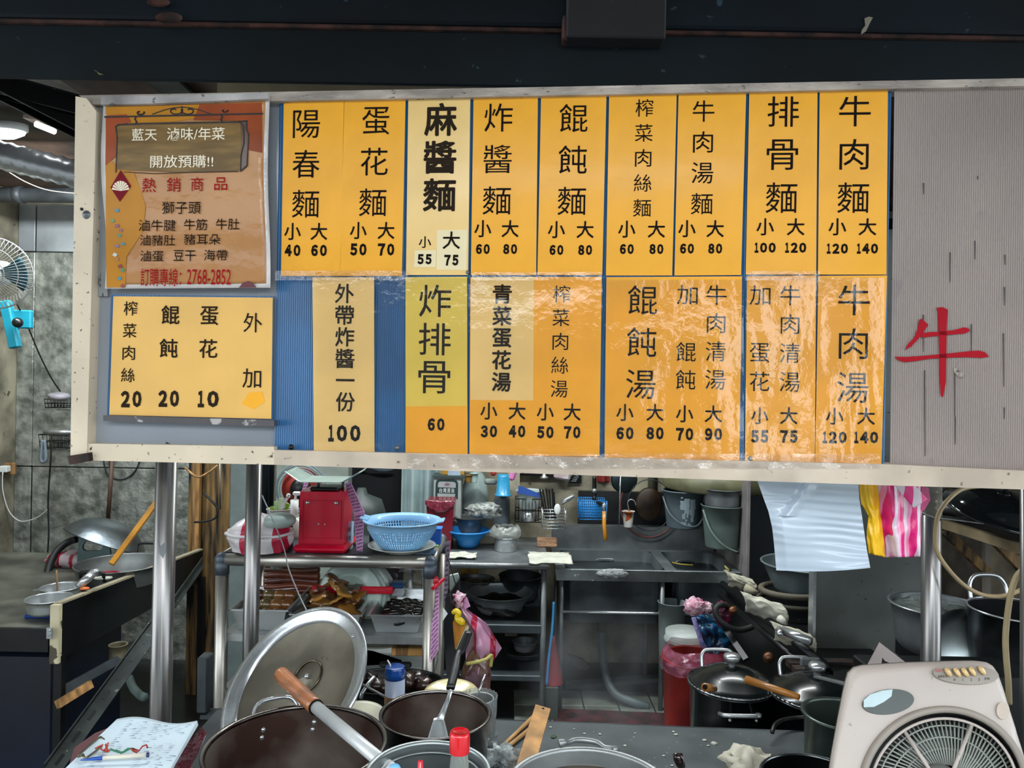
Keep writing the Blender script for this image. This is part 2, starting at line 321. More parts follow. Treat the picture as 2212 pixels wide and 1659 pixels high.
# ---------------------------------------------------------------- the sign
PA, PB_ = 1.6177, -.0823
NB = Vector((PB_, -1, 0)).normalized(); UB = Vector((1, PB_, 0)).normalized()
def B(px, py, off=0):
    r = ray(px, py); o = Vector((0, PA, 0)) + NB * off
    return CAM + r * ((o - CAM).dot(NB) / r.dot(NB))
def quad(m, pts, off, th): return m.prism([B(x, y, off) for x, y in pts], NB * -th)
sign = thing('menu_signboard', 'long menu signboard in a cream metal frame hung under the beam', 'signboard', [
    ('frame_rail', quad(M(), [(163, 208), (186, 212), (208, 240), (187, 1000), (152, 990)], .034, .05), cream_paint, 'cream left frame rail with a cut corner'),
    ('frame_rail', quad(M(), [(170, 206), (2700, 160), (2700, 176), (200, 226)], .026, .045), grime_paint),
    ('frame_rail', quad(M(), [(187, 958), (592, 965), (592, 1004), (160, 994)], .030, .045), cream_paint),
    ('frame_rail', quad(M(), [(592, 972), (1920, 1003), (2700, 1040), (2700, 1072), (1900, 1048), (592, 1004)], .030, .045), mat('taped_cream_rail', 'c9b8a4', .42, var=.14, scale=7, spots=.22, sscale=45, spotcol='6d5b50', bump=.3, bscale=22, bdist=.003, coat=.6)),
    ('backing_panel', quad(M(), [(187, 215), (640, 205), (640, 985), (180, 970)], .004, .008), mat('grey_smoked_panel', '8b9199', .16, 0, var=.1, scale=2, coat=.6, spots=.04, bump=.03, bscale=4)),
    ('inner_lip', quad(M(), [(208, 225), (232, 223), (232, 640), (206, 640)], .012, .008), mat('grimy_grey_lip', '8f9193', .5, spots=.4, sscale=20, spotcol='3a3836', stretch=(3, 3, 1))),
    ('frame_cap', quad(M(), [(218, 209), (578, 200), (578, 213), (320, 224), (218, 226)], .042, .012), mat('scuffed_cap', 'bdb8b6', .55, var=.3, scale=6, spots=.3, spotcol='55504f')),
    ('corner_bracket', quad(M(), [(146, 985), (190, 978), (192, 996), (150, 1004)], .045, .03), rust, 'rusted corner bracket'),
    ('screw', M().lathe([(0, .006), (.004, .006), (.0045, .003), (.008, .003), (.010, 0)], B(187, 464, .034), Matrix(((1, 0, 0), (0, 0, -1), (0, 1, 0))).to_4x4(), 16), steel_dull, 'round steel screw'),
    ('hanging_rail', M().rod(P(1600, 1012, 1.69), P(2110, 1022, 1.69), .006, 10), steel_dull), ('rail_stay', M().rod(P(1620, 1012, 1.69), P(1620, 990, 1.56), .005, 8), steel_dull), ('rail_stay', M().rod(P(2100, 1021, 1.69), P(2100, 990, 1.53), .005, 8), steel_dull),
    ('screw', M().lathe([(0, .002), (.0035, .002), (.0035, 0)], B(177, 452, .034), Matrix(((1, 0, 0), (0, 0, -1), (0, 1, 0))).to_4x4(), 12), black_metal),
])
def flute(x0t, x0b, x1t, x1b, yt0, yt1, yb0, yb1, n, off, amp, m=None):
    m = m or M()
    def f(u, v):
        k = round(u * n * 2); px = (x0b + (x1b - x0b)*u)*(1-v) + (x0t + (x1t - x0t)*u)*v; py = (yb0 + (yb1 - yb0)*u)*(1-v) + (yt0 + (yt1 - yt0)*u)*v
        return B(px, py, off + (amp if k % 2 else 0))
    return m.sheet(f, n*2, 1, .003, smooth=False)
smoke = mat('grey_fluted_panel', 'a89c96', .38, 0, var=.08, scale=3, coat=.35, spots=.22, sscale=13, spotcol='938886', stretch=(1, 1, .6))
solo('fluted_board', flute(1932, 1922, 2560, 2545, 182, 172, 1030, 1052, 130, .012, .0022), smoke, 'grey fluted plastic board with the big red character', 'board')
solo('corrugated_sheet', flute(604, 592, 1926, 1910, 214, 183, 981, 1004, 280, .010, .0012), blue_flute, 'blue corrugated plastic sheet the yellow menu cards are taped on', 'sheet')
for i, (px, ya, yb2) in enumerate(((1995, 395, 420), (2052, 545, 610), (2106, 520, 560), (2171, 550, 572), (2170, 620, 660), (2168, 720, 835), (1995, 680, 760), (1998, 800, 985), (2062, 800, 900), (2098, 700, 760), (2112, 380, 388), (2064, 900, 960), (2170, 880, 905))):
    solo('scratch_line', M().prism([B(px-1.1, ya, .0148), B(px+1.1, ya, .0148), B(px+.6, yb2, .0148), B(px-.6, yb2, .0148)], NB*-.0004), mat('scratch_dark', '3a3230', .7) if i == 0 else bpy.data.materials['scratch_dark'], 'thin dark vertical scratch on the grey fluted board', 'scratch', 'dark scratches on the fluted board')
solo('torn_label', M().prism([B(x, y, .0152) for x, y in ((2060, 797), (2066, 795), (2072, 802), (2080, 806), (2084, 814), (2076, 818), (2068, 812), (2062, 806))], NB*-.0006), mat('torn_paper', 'b7ada0', .7, col2='3c342e', scale=90), 'torn paper scrap below the big red character', 'paper scrap')
# the big red character cut from vinyl
def c8(x, y): return B(1880 + x/1.823, 150 + y/1.823, .0165)
st = M()
for poly in ([(262, 938), (285, 936), (305, 946), (301, 1010), (299, 1130), (298, 1230), (287, 1290), (278, 1285), (273, 1200), (270, 1040), (266, 960)],
             [(193, 985), (203, 982), (229, 1005), (212, 1030), (185, 1066), (160, 1092), (136, 1105), (150, 1080), (172, 1058), (188, 1020)],
             [(198, 1040), (230, 1034), (270, 1033), (330, 1026), (370, 1015), (388, 1020), (392, 1030), (372, 1040), (300, 1046), (240, 1052), (200, 1056)],
             [(97, 1131), (140, 1132), (200, 1128), (270, 1122), (340, 1115), (400, 1108), (430, 1107), (452, 1114), (468, 1131), (440, 1136), (380, 1133), (300, 1135), (230, 1140), (180, 1148), (135, 1153), (108, 1144)]):
    st.prism([c8(x, y) for x, y in poly], NB * -.001)
red_vinyl = mat('red_vinyl', 'a3061c', .6, var=.06, spec=.15)
solo('vinyl_character', st, red_vinyl, 'big red vinyl character 牛 stuck on the grey fluted panel', 'lettering')

_cache = {}
def glyph(ch, wt):
    k = (ch, wt)
    if k not in _cache:
        cu = bpy.data.curves.new('t', 'FONT'); cu.body = ch; cu.size = 1; cu.offset = wt; cu.resolution_u = 2
        o = bpy.data.objects.new('t', cu); COL.objects.link(o); me = bpy.data.meshes.new_from_object(o)
        bpy.data.objects.remove(o); vs = [v.co.copy() for v in me.vertices]; fs = [list(p.vertices) for p in me.polygons]; bpy.data.meshes.remove(me); bpy.data.curves.remove(cu)
        if not vs: _cache[k] = ([], [], 0, 0, 1, 1); return _cache[k]
        x0 = min(v.x for v in vs); x1 = max(v.x for v in vs); y0 = min(v.y for v in vs); y1 = max(v.y for v in vs)
        _cache[k] = (vs, fs, (x0+x1)/2, (y0+y1)/2, x1-x0, y1-y0)
    return _cache[k]
def stamp(m, ch, org, ux, uz, n, h, w=None, wt=0, lean=0):       # one flat string standing on a surface; h = glyph height in metres
    heavy = wt if (wt > .009 and 255 < ord(ch[0]) < 60000) else 0
    vs, fs, cx, cy, gw, gh = glyph(ch, 0 if heavy else wt)
    if not vs: return m
    if heavy:
        for k in range(8):
            a = k*math.pi/4; o2 = org + (ux*math.cos(a) + uz*math.sin(a)) * (h/gh) * heavy
            sy = h*.95/gh; sx = (w*.95/gw) if w else sy
            m.add([o2 + n*(.00003*k) + ux*((v.x-cx)*sx) + uz*((v.y-cy)*sy) for v in vs], fs)
        return m
    sy = h / gh; sx = (w / gw) if w else sy
    pts = [org + ux*((v.x-cx)*sx) + uz*((v.y-cy)*sy) for v in vs]
    return m.add(pts, fs)
def board_text(items, off, default_wt=0):
    m = M()
    for it in items:
        ch, px, py, h = it[:4]; w = it[4] if len(it) > 4 else None; wt = it[5] if len(it) > 5 else default_wt
        if ch.isdigit():
            ws = [.30 if q == '1' else .56 for q in ch]; k = (w or h*.72*len(ch)) / (sum(ws) + .13*(len(ch)-1)); x = px - (w or h*.72*len(ch))/2
            for q, wq in zip(ch, ws):
                c = B(x + wq*k/2, py, off); d = c.y; stamp(m, chr(ord(q)+0xFEE0), c, UB, Vector((0, 0, 1)), NB, S(h*1.06, d), S(wq*k, d), .058); x += (wq + .13)*k
            continue
        c = B(px, py, off); d = (c - CAM).dot(CF)
        stamp(m, ch, c, UB, Vector((0, 0, 1)), NB, S(h, d), S(w, d) if w else None, wt)
    return m
def tparts(name, items, off, mt): return [(name, board_text([it], off), mt) for it in items]
def col(chars, x0, y0, x1, y1, h, wt=0, k=None):                 # a vertical column of characters
    n = len(chars); out = []
    for i, c in enumerate(chars):
        t = i/(n-1) if n > 1 else 0; hh = h
        if c == '一': out.append((c, x0+(x1-x0)*t, y0+(y1-y0)*t, h*.09, h*.98, wt)); continue
        out.append((c, x0+(x1-x0)*t, y0+(y1-y0)*t, hh, h*(1 if c not in '肉' else .92), wt))
    return out
def price(xs_, yc, yn, cs, ns, hn=22, hc=38, wn=None):
    o = []
    for x, y, c in zip(xs_, (yc, yc), cs): o.append((c, x, y, hc, hc, .012))
    for x, y, c in zip(xs_, (yn, yn), ns): o.append((c, x, y, hn, len(c)*hn*.72, .028))
    return o
CARD = .0150; TXT = .0162
def card(label, pts, mt, dish, prices, extra=(), dm=None, off=CARD):
    parts = [('card_sheet', quad(M(), pts, off, .001), mt)] + tparts('dish_character', dish, off+.0006, dm or ink)
    if prices: parts += tparts('price_lettering', prices, off+.0006, ink)
    for e in extra: parts.append(e)
    return thing('menu_card', label, 'menu card', parts, group='menu cards on the signboard')
card('golden menu card 陽春麵 at the left end of the top row', [(613, 223), (743, 214), (735, 596), (607, 596)], yellow, col('陽春麵', 662, 268, 660, 440, 60), price((632, 689), 500, 541, '小大', ('40', '60'), 24))
card('golden menu card 蛋花麵, second in the top row', [(744, 214), (876, 208), (868, 596), (734, 596)], yellow, col('蛋花麵', 812, 261, 805, 437, 60), price((774, 834), 498, 539, '小大', ('50', '70'), 25))
card('pale card 麻醬麵 in heavy black lettering, price stickers below', [(882, 209), (1016, 206), (1011, 594), (877, 594)], pale, col('麻醬麵', 952, 258, 949, 421, 72, .021), [('小', 918, 523, 26, 28, .01), ('大', 975, 519, 38, 38, .012)], [
    ('price_sticker', quad(M(), [(896, 541), (942, 540), (941, 577), (894, 577)], CARD+.0008, .0008), ivory, None, [('sticker_number', board_text([('55', 917, 560, 21, 31, .028)], CARD+.0016), ink)]),
    ('price_sticker', quad(M(), [(944, 497), (1009, 496), (1007, 583), (943, 582)], CARD+.0003, .0003), ivory, None, [('sticker_number', board_text([('大', 975, 519, 39, 39, .012), ('75', 975, 562, 22, 31, .028)], CARD+.0012), ink)])], dm=ink_soft)
card('golden menu card 炸醬麵, fourth in the top row', [(1023, 206), (1162, 203), (1158, 594), (1017, 594)], yellow, col('炸醬麵', 1077, 254, 1073, 433, 61), price((1043, 1102), 494, 538, '小大', ('60', '80'), 21))
card('golden menu card 餛飩麵, fifth in the top row', [(1169, 203), (1310, 203), (1301, 594), (1161, 594)], yellow, col('餛飩麵', 1239, 255, 1235, 434, 61), price((1202, 1264), 496, 540, '小大', ('60', '80'), 21))
card('golden menu card 榨菜肉絲麵 with five small characters', [(1316, 204), (1462, 198), (1452, 595), (1309, 595)], yellow, col('榨菜肉絲麵', 1392, 233, 1387, 449, 38), price((1354, 1418), 495, 538, '小大', ('60', '80'), 21))
card('golden menu card 牛肉湯麵, seventh in the top row', [(1466, 198), (1612, 193), (1601, 594), (1457, 595)], yellow, col('牛肉湯麵', 1520, 240, 1516, 440, 46), price((1484, 1545), 494, 537, '小大', ('60', '80'), 21))
card('golden menu card 排骨麵 priced 100 and 120', [(1619, 188), (1766, 184), (1763, 593), (1611, 593)], yellow, col('排骨麵', 1692, 241, 1688, 427, 66), price((1653, 1719), 490, 535, '小大', ('100', '120'), 21))
card('golden menu card 牛肉麵 at the right end of the top row', [(1771, 186), (1918, 184), (1915, 593), (1767, 593)], yellow, col('牛肉麵', 1847, 240, 1843, 427, 66), price((1809, 1874), 490, 537, '小大', ('120', '140'), 21))
card('pale card 外帶炸醬一份 between two bare blue strips, price 100', [(675, 599), (808, 599), (809, 977), (678, 976)], pale, col('外帶炸醬一份', 744, 634, 746, 868, 43, .014), [('100', 744, 936, 34, 70, .026)], dm=ink_soft)
card('lemon-yellow card 炸排骨 on an orange strip priced 60', [(876, 599), (1009, 598), (1010, 981), (876, 979)], yellow, col('炸排骨', 940, 650, 938, 815, 70, .004), [('60', 942, 917, 26, 37, .028)], [
    ('lemon_overlay', quad(M(), [(876, 599), (1009, 598), (1009, 877), (876, 878)], CARD+.0005, .0005), lemon)], dm=ink_soft)
card('orange card 榨菜肉絲湯 with a pale 青菜蛋花湯 overlay', [(1016, 599), (1300, 598), (1295, 986), (1014, 982)], yellow, col('榨菜肉絲湯', 1213, 635, 1208, 840, 37),
     price((1056, 1117), 888, 932, '小大', ('30', '40'), 25) + price((1178, 1236), 890, 934, '小大', ('50', '70'), 25), [
    ('pale_overlay', quad(M(), [(1017, 599), (1153, 598), (1152, 865), (1016, 864)], CARD+.0005, .0005), pale, None, [('overlay_lettering', board_text(col('青菜蛋花湯', 1085, 635, 1083, 825, 42, .022), CARD+.0014), ink_soft)])])
card('wide orange card 餛飩湯 and 牛肉清湯加餛飩', [(1310, 599), (1603, 597), (1597, 994), (1306, 988)], yellow, col('餛飩湯', 1388, 648, 1384, 830, 63) + col('餛飩', 1482, 760, 1481, 820, 42) + [('加', 1485, 637, 42, 44)] + col('牛肉清湯', 1548, 637, 1545, 820, 43),
     price((1350, 1415), 891, 936, '小大', ('60', '80'), 26) + price((1479, 1541), 894, 938, '小大', ('70', '90'), 26))
card('orange card 牛肉清湯加蛋花 priced 55 and 75', [(1614, 597), (1763, 595), (1760, 999), (1609, 995)], yellow, col('蛋花', 1641, 762, 1641, 824, 42) + [('加', 1642, 638, 42, 44)] + col('牛肉清湯', 1707, 638, 1706, 825, 43), price((1641, 1704), 898, 943, '小大', ('55', '75'), 26))
card('orange card 牛肉湯 at the right end of the bottom row', [(1768, 596), (1916, 595), (1904, 1001), (1761, 999)], yellow, col('牛肉湯', 1845, 648, 1842, 837, 66), price((1803, 1871), 899, 945, '小大', ('120', '140'), 24))
# the small add-ons card on the grey panel
thing('extras_card', 'landscape yellow card of add-ons priced 20, 20 and 10 under the poster', 'menu card', [
    ('card_sheet', quad(M(), [(245, 640), (589, 643), (586, 905), (236, 896)], .0155, .001), mat('glossy_pale_yellow_card', 'e8b55a', .5, var=.06, scale=6, coat=.8, crough=.14, bump=.25, bscale=60, bdist=.003)),
    ('card_backing', flute(240, 231, 592, 590, 636, 640, 899, 909, 60, .0100, .0008), blue_flute),
    *tparts('dish_character', col('榨菜肉絲', 282, 666, 276, 810, 31, .006) + col('餛飩', 368, 680, 364, 752, 42, .012) + col('蛋花', 452, 682, 450, 753, 42, .01) + col('外加', 546, 697, 544, 817, 42, .004), .0166, ink_soft),
    *tparts('price_lettering', [('20', 283, 862, 34, 46, .026), ('20', 364, 861, 34, 46, .026), ('10', 450, 862, 34, 46, .026)], .0166, ink_soft),
    ('yellow_patch', quad(M(), [(538, 848), (566, 846), (572, 868), (548, 884), (522, 872)], .0162, .0005), yellow)])
solo('support_ledge', quad(M(), [(223, 897), (592, 908), (592, 921), (223, 909)], .028, .018), mat('taped_dark_strip', '4f4b4c', .4, spots=.4, sscale=22, spotcol='a8a2a0', coat=.5), 'dark taped ledge under the add-ons card', 'ledge')
# poster
def c3(x, y): return (140 + x/3.606, 180 + y/3.606)
def pq(pts, off, th=.0004): return M().prism([B(*c3(x, y), off) for x, y in pts], NB * -th)
PO = .030
def poster_surface(mm, inset, off):
    TL, TR, BRr, BL = [(290, 158), (1590, 95), (1592, 1592), (312, 1600)]
    def f(u, v):
        x = (BL[0]+(BRr[0]-BL[0])*u)*(1-v) + (TL[0]+(TR[0]-TL[0])*u)*v; y = (BL[1]+(BRr[1]-BL[1])*u)*(1-v) + (TL[1]+(TR[1]-TL[1])*u)*v
        x += 14*math.sin(v*7)*(1 - u)*1.2 + 10*math.sin(v*6+1)*u
        wv = .0004*math.sin(v*26) + .0006*nz(u*3, v*5, 2)
        return B(*c3(x + (inset*(1-2*u)), y - inset*(1-2*v) if inset else y), off + wv)
    return mm.sheet(f, 24, 40, .0006)
poster_bg = mat('printed_poster_background', 'bd8852', .6, col2='a5713f', scale=3, coat=.5, spec=.3, crough=.12, bump=.35, bscale=16, bdist=.006)
tan_p = mat('tan_print', '876a3c', .6, spec=.2, coat=.15, var=.2, scale=10, stretch=(1, 1, 5)); brown_p = mat('brown_print', '5d3f2e', .5, coat=.5, var=.15)
black_p = mat('black_print', '1c1414', .5); gold_p = mat('gold_print', 'bf801f', .6, spec=.2, coat=.15, var=.1); orange_p = mat('burnt_orange_print', 'a04a22', .6, spec=.2, coat=.15, var=.2, scale=5)
wave = M()
def curve_strip(m, pts, w, off):
    ps = [Vector((x, y)) for x, y in pts]
    for a, b_ in zip(ps[:-1], ps[1:]):
        t = (b_-a).normalized(); nn = Vector((-t.y, t.x))*w/2; a2 = a - t*w*.3; b2 = b_ + t*w*.3
        m.prism([B(*c3(*(q)), off) for q in (a2+nn, b2+nn, b2-nn, a2-nn)], NB * -.0003)
    return m
iron = M()
def spiral(cx, cy, r0, r1, a0, a1, n=14, sx=1): return [(cx + sx*(r0+(r1-r0)*i/n)*math.cos(a0+(a1-a0)*i/n), cy + (r0+(r1-r0)*i/n)*.6*math.sin(a0+(a1-a0)*i/n)) for i in range(n+1)]
curve_strip(iron, [(310, 262), (1540, 236)], 13, PO+.0031)
for s_ in (-1, 1):
    curve_strip(iron, spiral(912 + s_*55, 212, 62, 14, 3.4, -2.2, 16, s_), 9, PO+.0031)
    curve_strip(iron, [(912, 185), (912 + s_*60, 190), (912 + s_*130, 205), (912 + s_*230, 240)], 7, PO+.0031)
curve_strip(iron, [(912, 180), (912, 240)], 9, PO+.0031); curve_strip(iron, spiral(585, 228, 34, 14, -.3, 4.4), 12, PO+.0031); curve_strip(iron, spiral(1245, 212, 26, 12, -.3, 3.8), 10, PO+.0031)
curve_strip(iron, [(552, 262), (545, 280), (560, 300), (548, 318)], 12, PO+.0031); curve_strip(iron, [(1218, 248), (1228, 262), (1216, 285), (1228, 305)], 12, PO+.0031)
outl = M(); curve_strip(outl, [(420, 326), (395, 335), (408, 420), (402, 560), (397, 692)], 9, PO+.0034); curve_strip(outl, [(460, 690), (700, 702), (1000, 692), (1350, 686)], 5, PO+.0034)
curve_strip(outl, [(410, 322), (600, 312), (1000, 304), (1360, 298), (1418, 292), (1412, 350), (1432, 400), (1418, 640), (1368, 684)], 9, PO+.0034); curve_strip(outl, [(1360, 300), (1390, 330), (1395, 460), (1372, 560), (1368, 684)], 8, PO+.0034)
conf = []
for x, y, s_, c in ((405, 990, 42, '1f7f9c'), (370, 1070, 40, '4e8a5a'), (405, 1110, 44, '84394c'), (436, 1145, 36, '8e3f58'), (425, 1185, 38, '3e8468'), (452, 1250, 38, '1e8aa0'), (405, 1268, 40, '8d6a8e'), (390, 1335, 44, 'cdd3ca'), (405, 1370, 38, 'b3714c'), (430, 1425, 44, '8a2a2c'), (450, 1455, 40, '3f8f6c'), (425, 1520, 40, '1f87a8'), (450, 1578, 42, '8f3a2c')):
    a = x*.37; pts = [(x + s_*.5*math.cos(a+k*1.57), y + s_*.42*math.sin(a+k*1.57)) for k in range(4)]
    conf.append(('paper_square', pq(pts, PO+.0036), mat('print_'+c, c, .5, coat=.4)))
fan_d = pq([(435, 676), (516, 800), (428, 922), (355, 812)], PO+.0034); fan_w = M(); fan_k = M()
for i in range(9):
    a = math.pi*(.08 + .84*i/8); x = 434 + 68*math.cos(a); y = 838 - 78*math.sin(a); tt = Vector((-(y-838), x-434)).normalized()*9
    fan_w.prism([B(*c3(*q), PO+.0040) for q in ((434, 838), (x+tt.x, y+tt.y), (x-tt.x, y-tt.y))], NB * -.0003)
ptext = [('藍天', 620, 400, 96, 205), ('滷味/年菜', 1020, 393, 100, 470), ('開放預購!!', 910, 608, 98, 512)]
def pt(name, items, off, mt, wt=0): return tparts(name, [(t, *c3(x, y), h/3.606, (w_ or h)/3.606, wt) for t, x, y, h, w_ in items], off, mt)
thing('poster', 'creased orange and tan poster with cream and crimson lettering, top left of the sign', 'poster', [
    ('poster_sheet', poster_surface(M(), 0, PO-.001), mat('white_poster_margin', 'cfc8c4', .5, var=.1, coat=.7, bump=.2)),
    ('printed_ground', poster_surface(M(), 34, PO+.001), poster_bg),
    ('gold_band', pq([(318, 182), (1535, 155), (1538, 240), (1000, 275), (640, 330), (460, 300), (318, 240)], PO+.0020), gold_p),
    ('orange_band', pq([(1050, 165), (1535, 150), (1540, 540), (1430, 520), (1425, 290), (1000, 285)], PO+.0024), orange_p),
    ('orange_band', pq([(318, 250), (480, 240), (520, 300), (400, 330), (405, 560), (318, 640)], PO+.0024), orange_p),
    ('gold_wave', pq([(318, 560), (400, 640), (540, 700), (600, 860), (628, 960), (610, 1150), (480, 1350), (470, 1590), (325, 1590), (318, 1100)], PO+.0020), gold_p),
    ('sign_picture', pq([(405, 335), (410, 330), (1370, 310), (1375, 440), (1368, 680), (900, 692), (410, 672)], PO+.0028), tan_p),
    ('sign_picture', pq([(405, 322), (1370, 306), (1420, 292), (1430, 390), (1418, 650), (1370, 684), (1375, 318), (410, 334)], PO+.0024), brown_p),
    ('ironwork_picture', iron, black_p), ('outline_picture', outl, black_p),
    ('diamond_picture', fan_d, mat('crimson_print', '7d0e22', .6, spec=.15)), ('fan_picture', fan_w, cream_ink),
    ('bowl_picture', pq([(1355, 1592), (1385, 1555), (1430, 1540), (1470, 1560), (1492, 1590)], PO+.0034), mat('maroon_print', '5e1a26', .4, coat=.5)),
    *pt('cream_lettering', ptext, PO+.0040, cream_ink, .006),
    *pt('crimson_lettering', [('熱', 655, 792, 112, None), ('銷', 848, 788, 112, None), ('商', 1030, 784, 108, 100), ('品', 1214, 782, 100, 104), ('訂購專線：', 748, 1510, 140, 330), ('2768-2852', 1122, 1508, 120, 355)], PO+.0040, red_ink),
    *pt('black_lettering', [('獅子頭', 908, 968, 98, 315), ('滷牛腱', 718, 1106, 88, 300), ('牛筋', 1018, 1100, 88, 188), ('牛肚', 1268, 1096, 88, 190), ('滷豬肚', 722, 1222, 84, 285), ('豬耳朵', 1070, 1215, 84, 296), ('滷蛋', 678, 1345, 86, 190), ('豆干', 932, 1342, 86, 180), ('海帶', 1175, 1338, 86, 190)], PO+.0040, ink),
] + conf)
# screws, grommets, tape along the sign
for px, py, mt_, r_ in ((629, 966, black_metal, .0065), (858, 967, steel_dull, .005), (1010, 588, steel_dull, .004), (2054, 1027, black_metal, .008), (2003, 1020, black_metal, .004)):
    solo('screw', M().lathe([(0, .003), (r_*.6, .003), (r_*.7, .001), (r_, 0)], B(px, py, .018), Matrix(((1, 0, 0), (0, 0, -1), (0, 1, 0))).to_4x4(), 14), mt_, {629: 'dark screw at the foot of the left blue strip', 858: 'bright ringed screw at the foot of the second blue strip', 1010: 'small screw between the two card rows', 2054: 'big dark screw in the lower edge of the grey fluted panel', 2003: 'small dark screw left of the big one on the grey fluted panel'}[px], 'screw')
def filmsheet(x0, y0, x1, y1, off, seed, nu=90, nv=60, amp=.0022, mt_=None, name='plastic_film', label='', cat='film', ls=6):
    def f(u, v):
        px = x0+(x1-x0)*u; py = y1+(y0-y1)*v; q = B(px, py, off)
        X = u*abs(x1-x0)/290*ls/6; Y = v*abs(y1-y0)/380*ls/6
        hh = 2.6*noise.noise(Vector((X*2.2+seed, Y*2.6, seed))) + .45*abs(noise.noise(Vector((X*9+seed, Y*2.2, 3+seed)))) + .16*noise.noise(Vector((X*9, Y*11+seed, 9)))
        return q + NB*(amp*(hh + .9))
    return solo(name, M().sheet(f, nu, nv), mt_ or film, label, cat)
filmsheet(1012, 606, 1302, 984, .0178, 1.3, label='clear wrinkled film taped over the 榨菜肉絲湯 card')
filmsheet(1306, 604, 1606, 990, .0178, 5.1, label='clear wrinkled film taped over the wide 餛飩湯 card')
filmsheet(1610, 600, 1910, 998, .0178, 9.7, 110, 60, .0026, label='clear wrinkled film taped over the two lower right cards')
filmsheet(674, 600, 1010, 978, .0178, 14.2, amp=.0014, label='clear film over the 外帶炸醬一份 and 炸排骨 cards')
for k, (x0, y0, x1, y1) in enumerate(((595, 585, 880, 606), (1020, 588, 1300, 606), (1610, 586, 1770, 606))):
    filmsheet(x0, y0, x1, y1, .021, 30+k*3, 60, 6, .002, tape, 'clear_tape', ('short clear tape strip above the blue strips, below the first two cards', 'short clear tape strip in the middle, above the pale overlay card', 'shortest clear tape strip, above the card priced 55 and 75')[k], 'tape', 12)
filmsheet(880, 980, 1900, 1012, .032, 44, 160, 8, .002, tape, 'clear_tape', 'long clear tape patches along the bottom rail of the sign', 'tape', 30)
# ---------------------------------------------------------------- shape helpers for the kitchen
def vprof(r0, r1, h, th=.0025, rim=.004, rd=.02, n=5):
    o = [(0, 0)] + [(r0 - rd + rd*math.sin(a), rd - rd*math.cos(a)) for a in [math.pi/2*i/n for i in range(n+1)]]
    o += [(r0 + (r1-r0)*t, rd + (h-rd)*t) for t in (.5, 1)]
    o += [(r1 + rim, h), (r1 + rim, h + rim*.5), (r1 + rim*.5, h + rim*.8), (r1 - th, h + rim*.4), (r1 - th, h - .002)]
    o += [(r0 + (r1-r0)*.5 - th, rd + (h-rd)*.5)] + [(r0 - rd + (rd-th)*math.sin(a), rd - (rd-th)*math.cos(a)) for a in [math.pi/2*i/n for i in range(n, -1, -1)]] + [(0, th)]
    return o
def rimc(xl, xr, yc, d): return P((xl+xr)/2, yc, d), S((xr-xl)/2, d)
def aim(n, up=(0, 0, 1)):                                        # matrix whose Z axis is n
    z = Vector(n).normalized(); x = Vector(up).cross(z)
    x = x.normalized() if x.length > 1e-4 else Vector((1, 0, 0)); y = z.cross(x)
    return Matrix((x, y, z)).transposed().to_4x4()
def disc(m, c, r, z=0, n=32, rot=None): return m.lathe([(0, 0), (r, 0)], c, rot, n)
def loop(c, ax, ay, w, h, r=.004, n=10, sq=3.2):                 # rounded handle loop, ends on the wall
    pts = []
    for i in range(n+1):
        a = math.pi*i/n; cx_ = math.copysign(abs(math.cos(a))**(2/sq), math.cos(a)); sy = abs(math.sin(a))**(2/sq)
        pts.append(Vector(c) + Vector(ax)*(-w/2*cx_) + Vector(ay)*(h*sy))
    return M().tube(pts, r, 8)
def stripes(name, c1, c2, freq, axis=0, rough=.35, bump=.3, c3_=None, dens=None, duty=.5):
    m = mat(name, c1, rough, coat=.3, bump=bump, bscale=30, bdist=.004); nt = m.node_tree; N = nt.nodes; L = nt.links
    b = N['Principled BSDF']; tc = N.new('ShaderNodeTexCoord'); sp = N.new('ShaderNodeSeparateXYZ'); L.new(tc.outputs['Object'], sp.inputs[0])
    a = N.new('ShaderNodeMath'); a.operation = 'MULTIPLY'; a.inputs[1].default_value = freq; L.new(sp.outputs[axis], a.inputs[0])
    q = N.new('ShaderNodeMath'); q.operation = 'FRACT'; L.new(a.outputs[0], q.inputs[0])
    r = N.new('ShaderNodeValToRGB'); r.color_ramp.interpolation = 'CONSTANT'; r.color_ramp.elements[0].color = lin(c1); r.color_ramp.elements[1].position = duty; r.color_ramp.elements[1].color = lin(c2)
    if c3_: e = r.color_ramp.elements.new(duty*.5); e.color = lin(c3_)
    L.new(q.outputs[0], r.inputs[0]); L.new(r.outputs[0], b.inputs['Base Color'])
    b.inputs['Transmission Weight'].default_value = 0; return m
V = Vector; XA = V((1, 0, 0)); ZA = V((0, 0, 1))
def cloth(px, py, w, d_, z, name, label, cat='cloth', mt=None, h=.012, seed=0, dep=.1, rot=0, th=.003):
    c = PZ(px, py, z); ca, sa = math.cos(rot), math.sin(rot)
    def f(u, v):
        x = (u-.5)*w*(1+.12*nz(v*4, seed)); y = (v-.5)*dep*(1+.2*nz(u*4, seed+5)); zz = th + .001 + h*(.5+.5*nz(u*3+seed, v*3, seed)) + .3*h*nz(u*9, v*9, seed)
        return c + V((x*ca - y*sa, x*sa + y*ca, max(zz, th+.0005)))
    return solo(name, M().sheet(f, 22, 14, th), mt or white_cloth, label, cat)

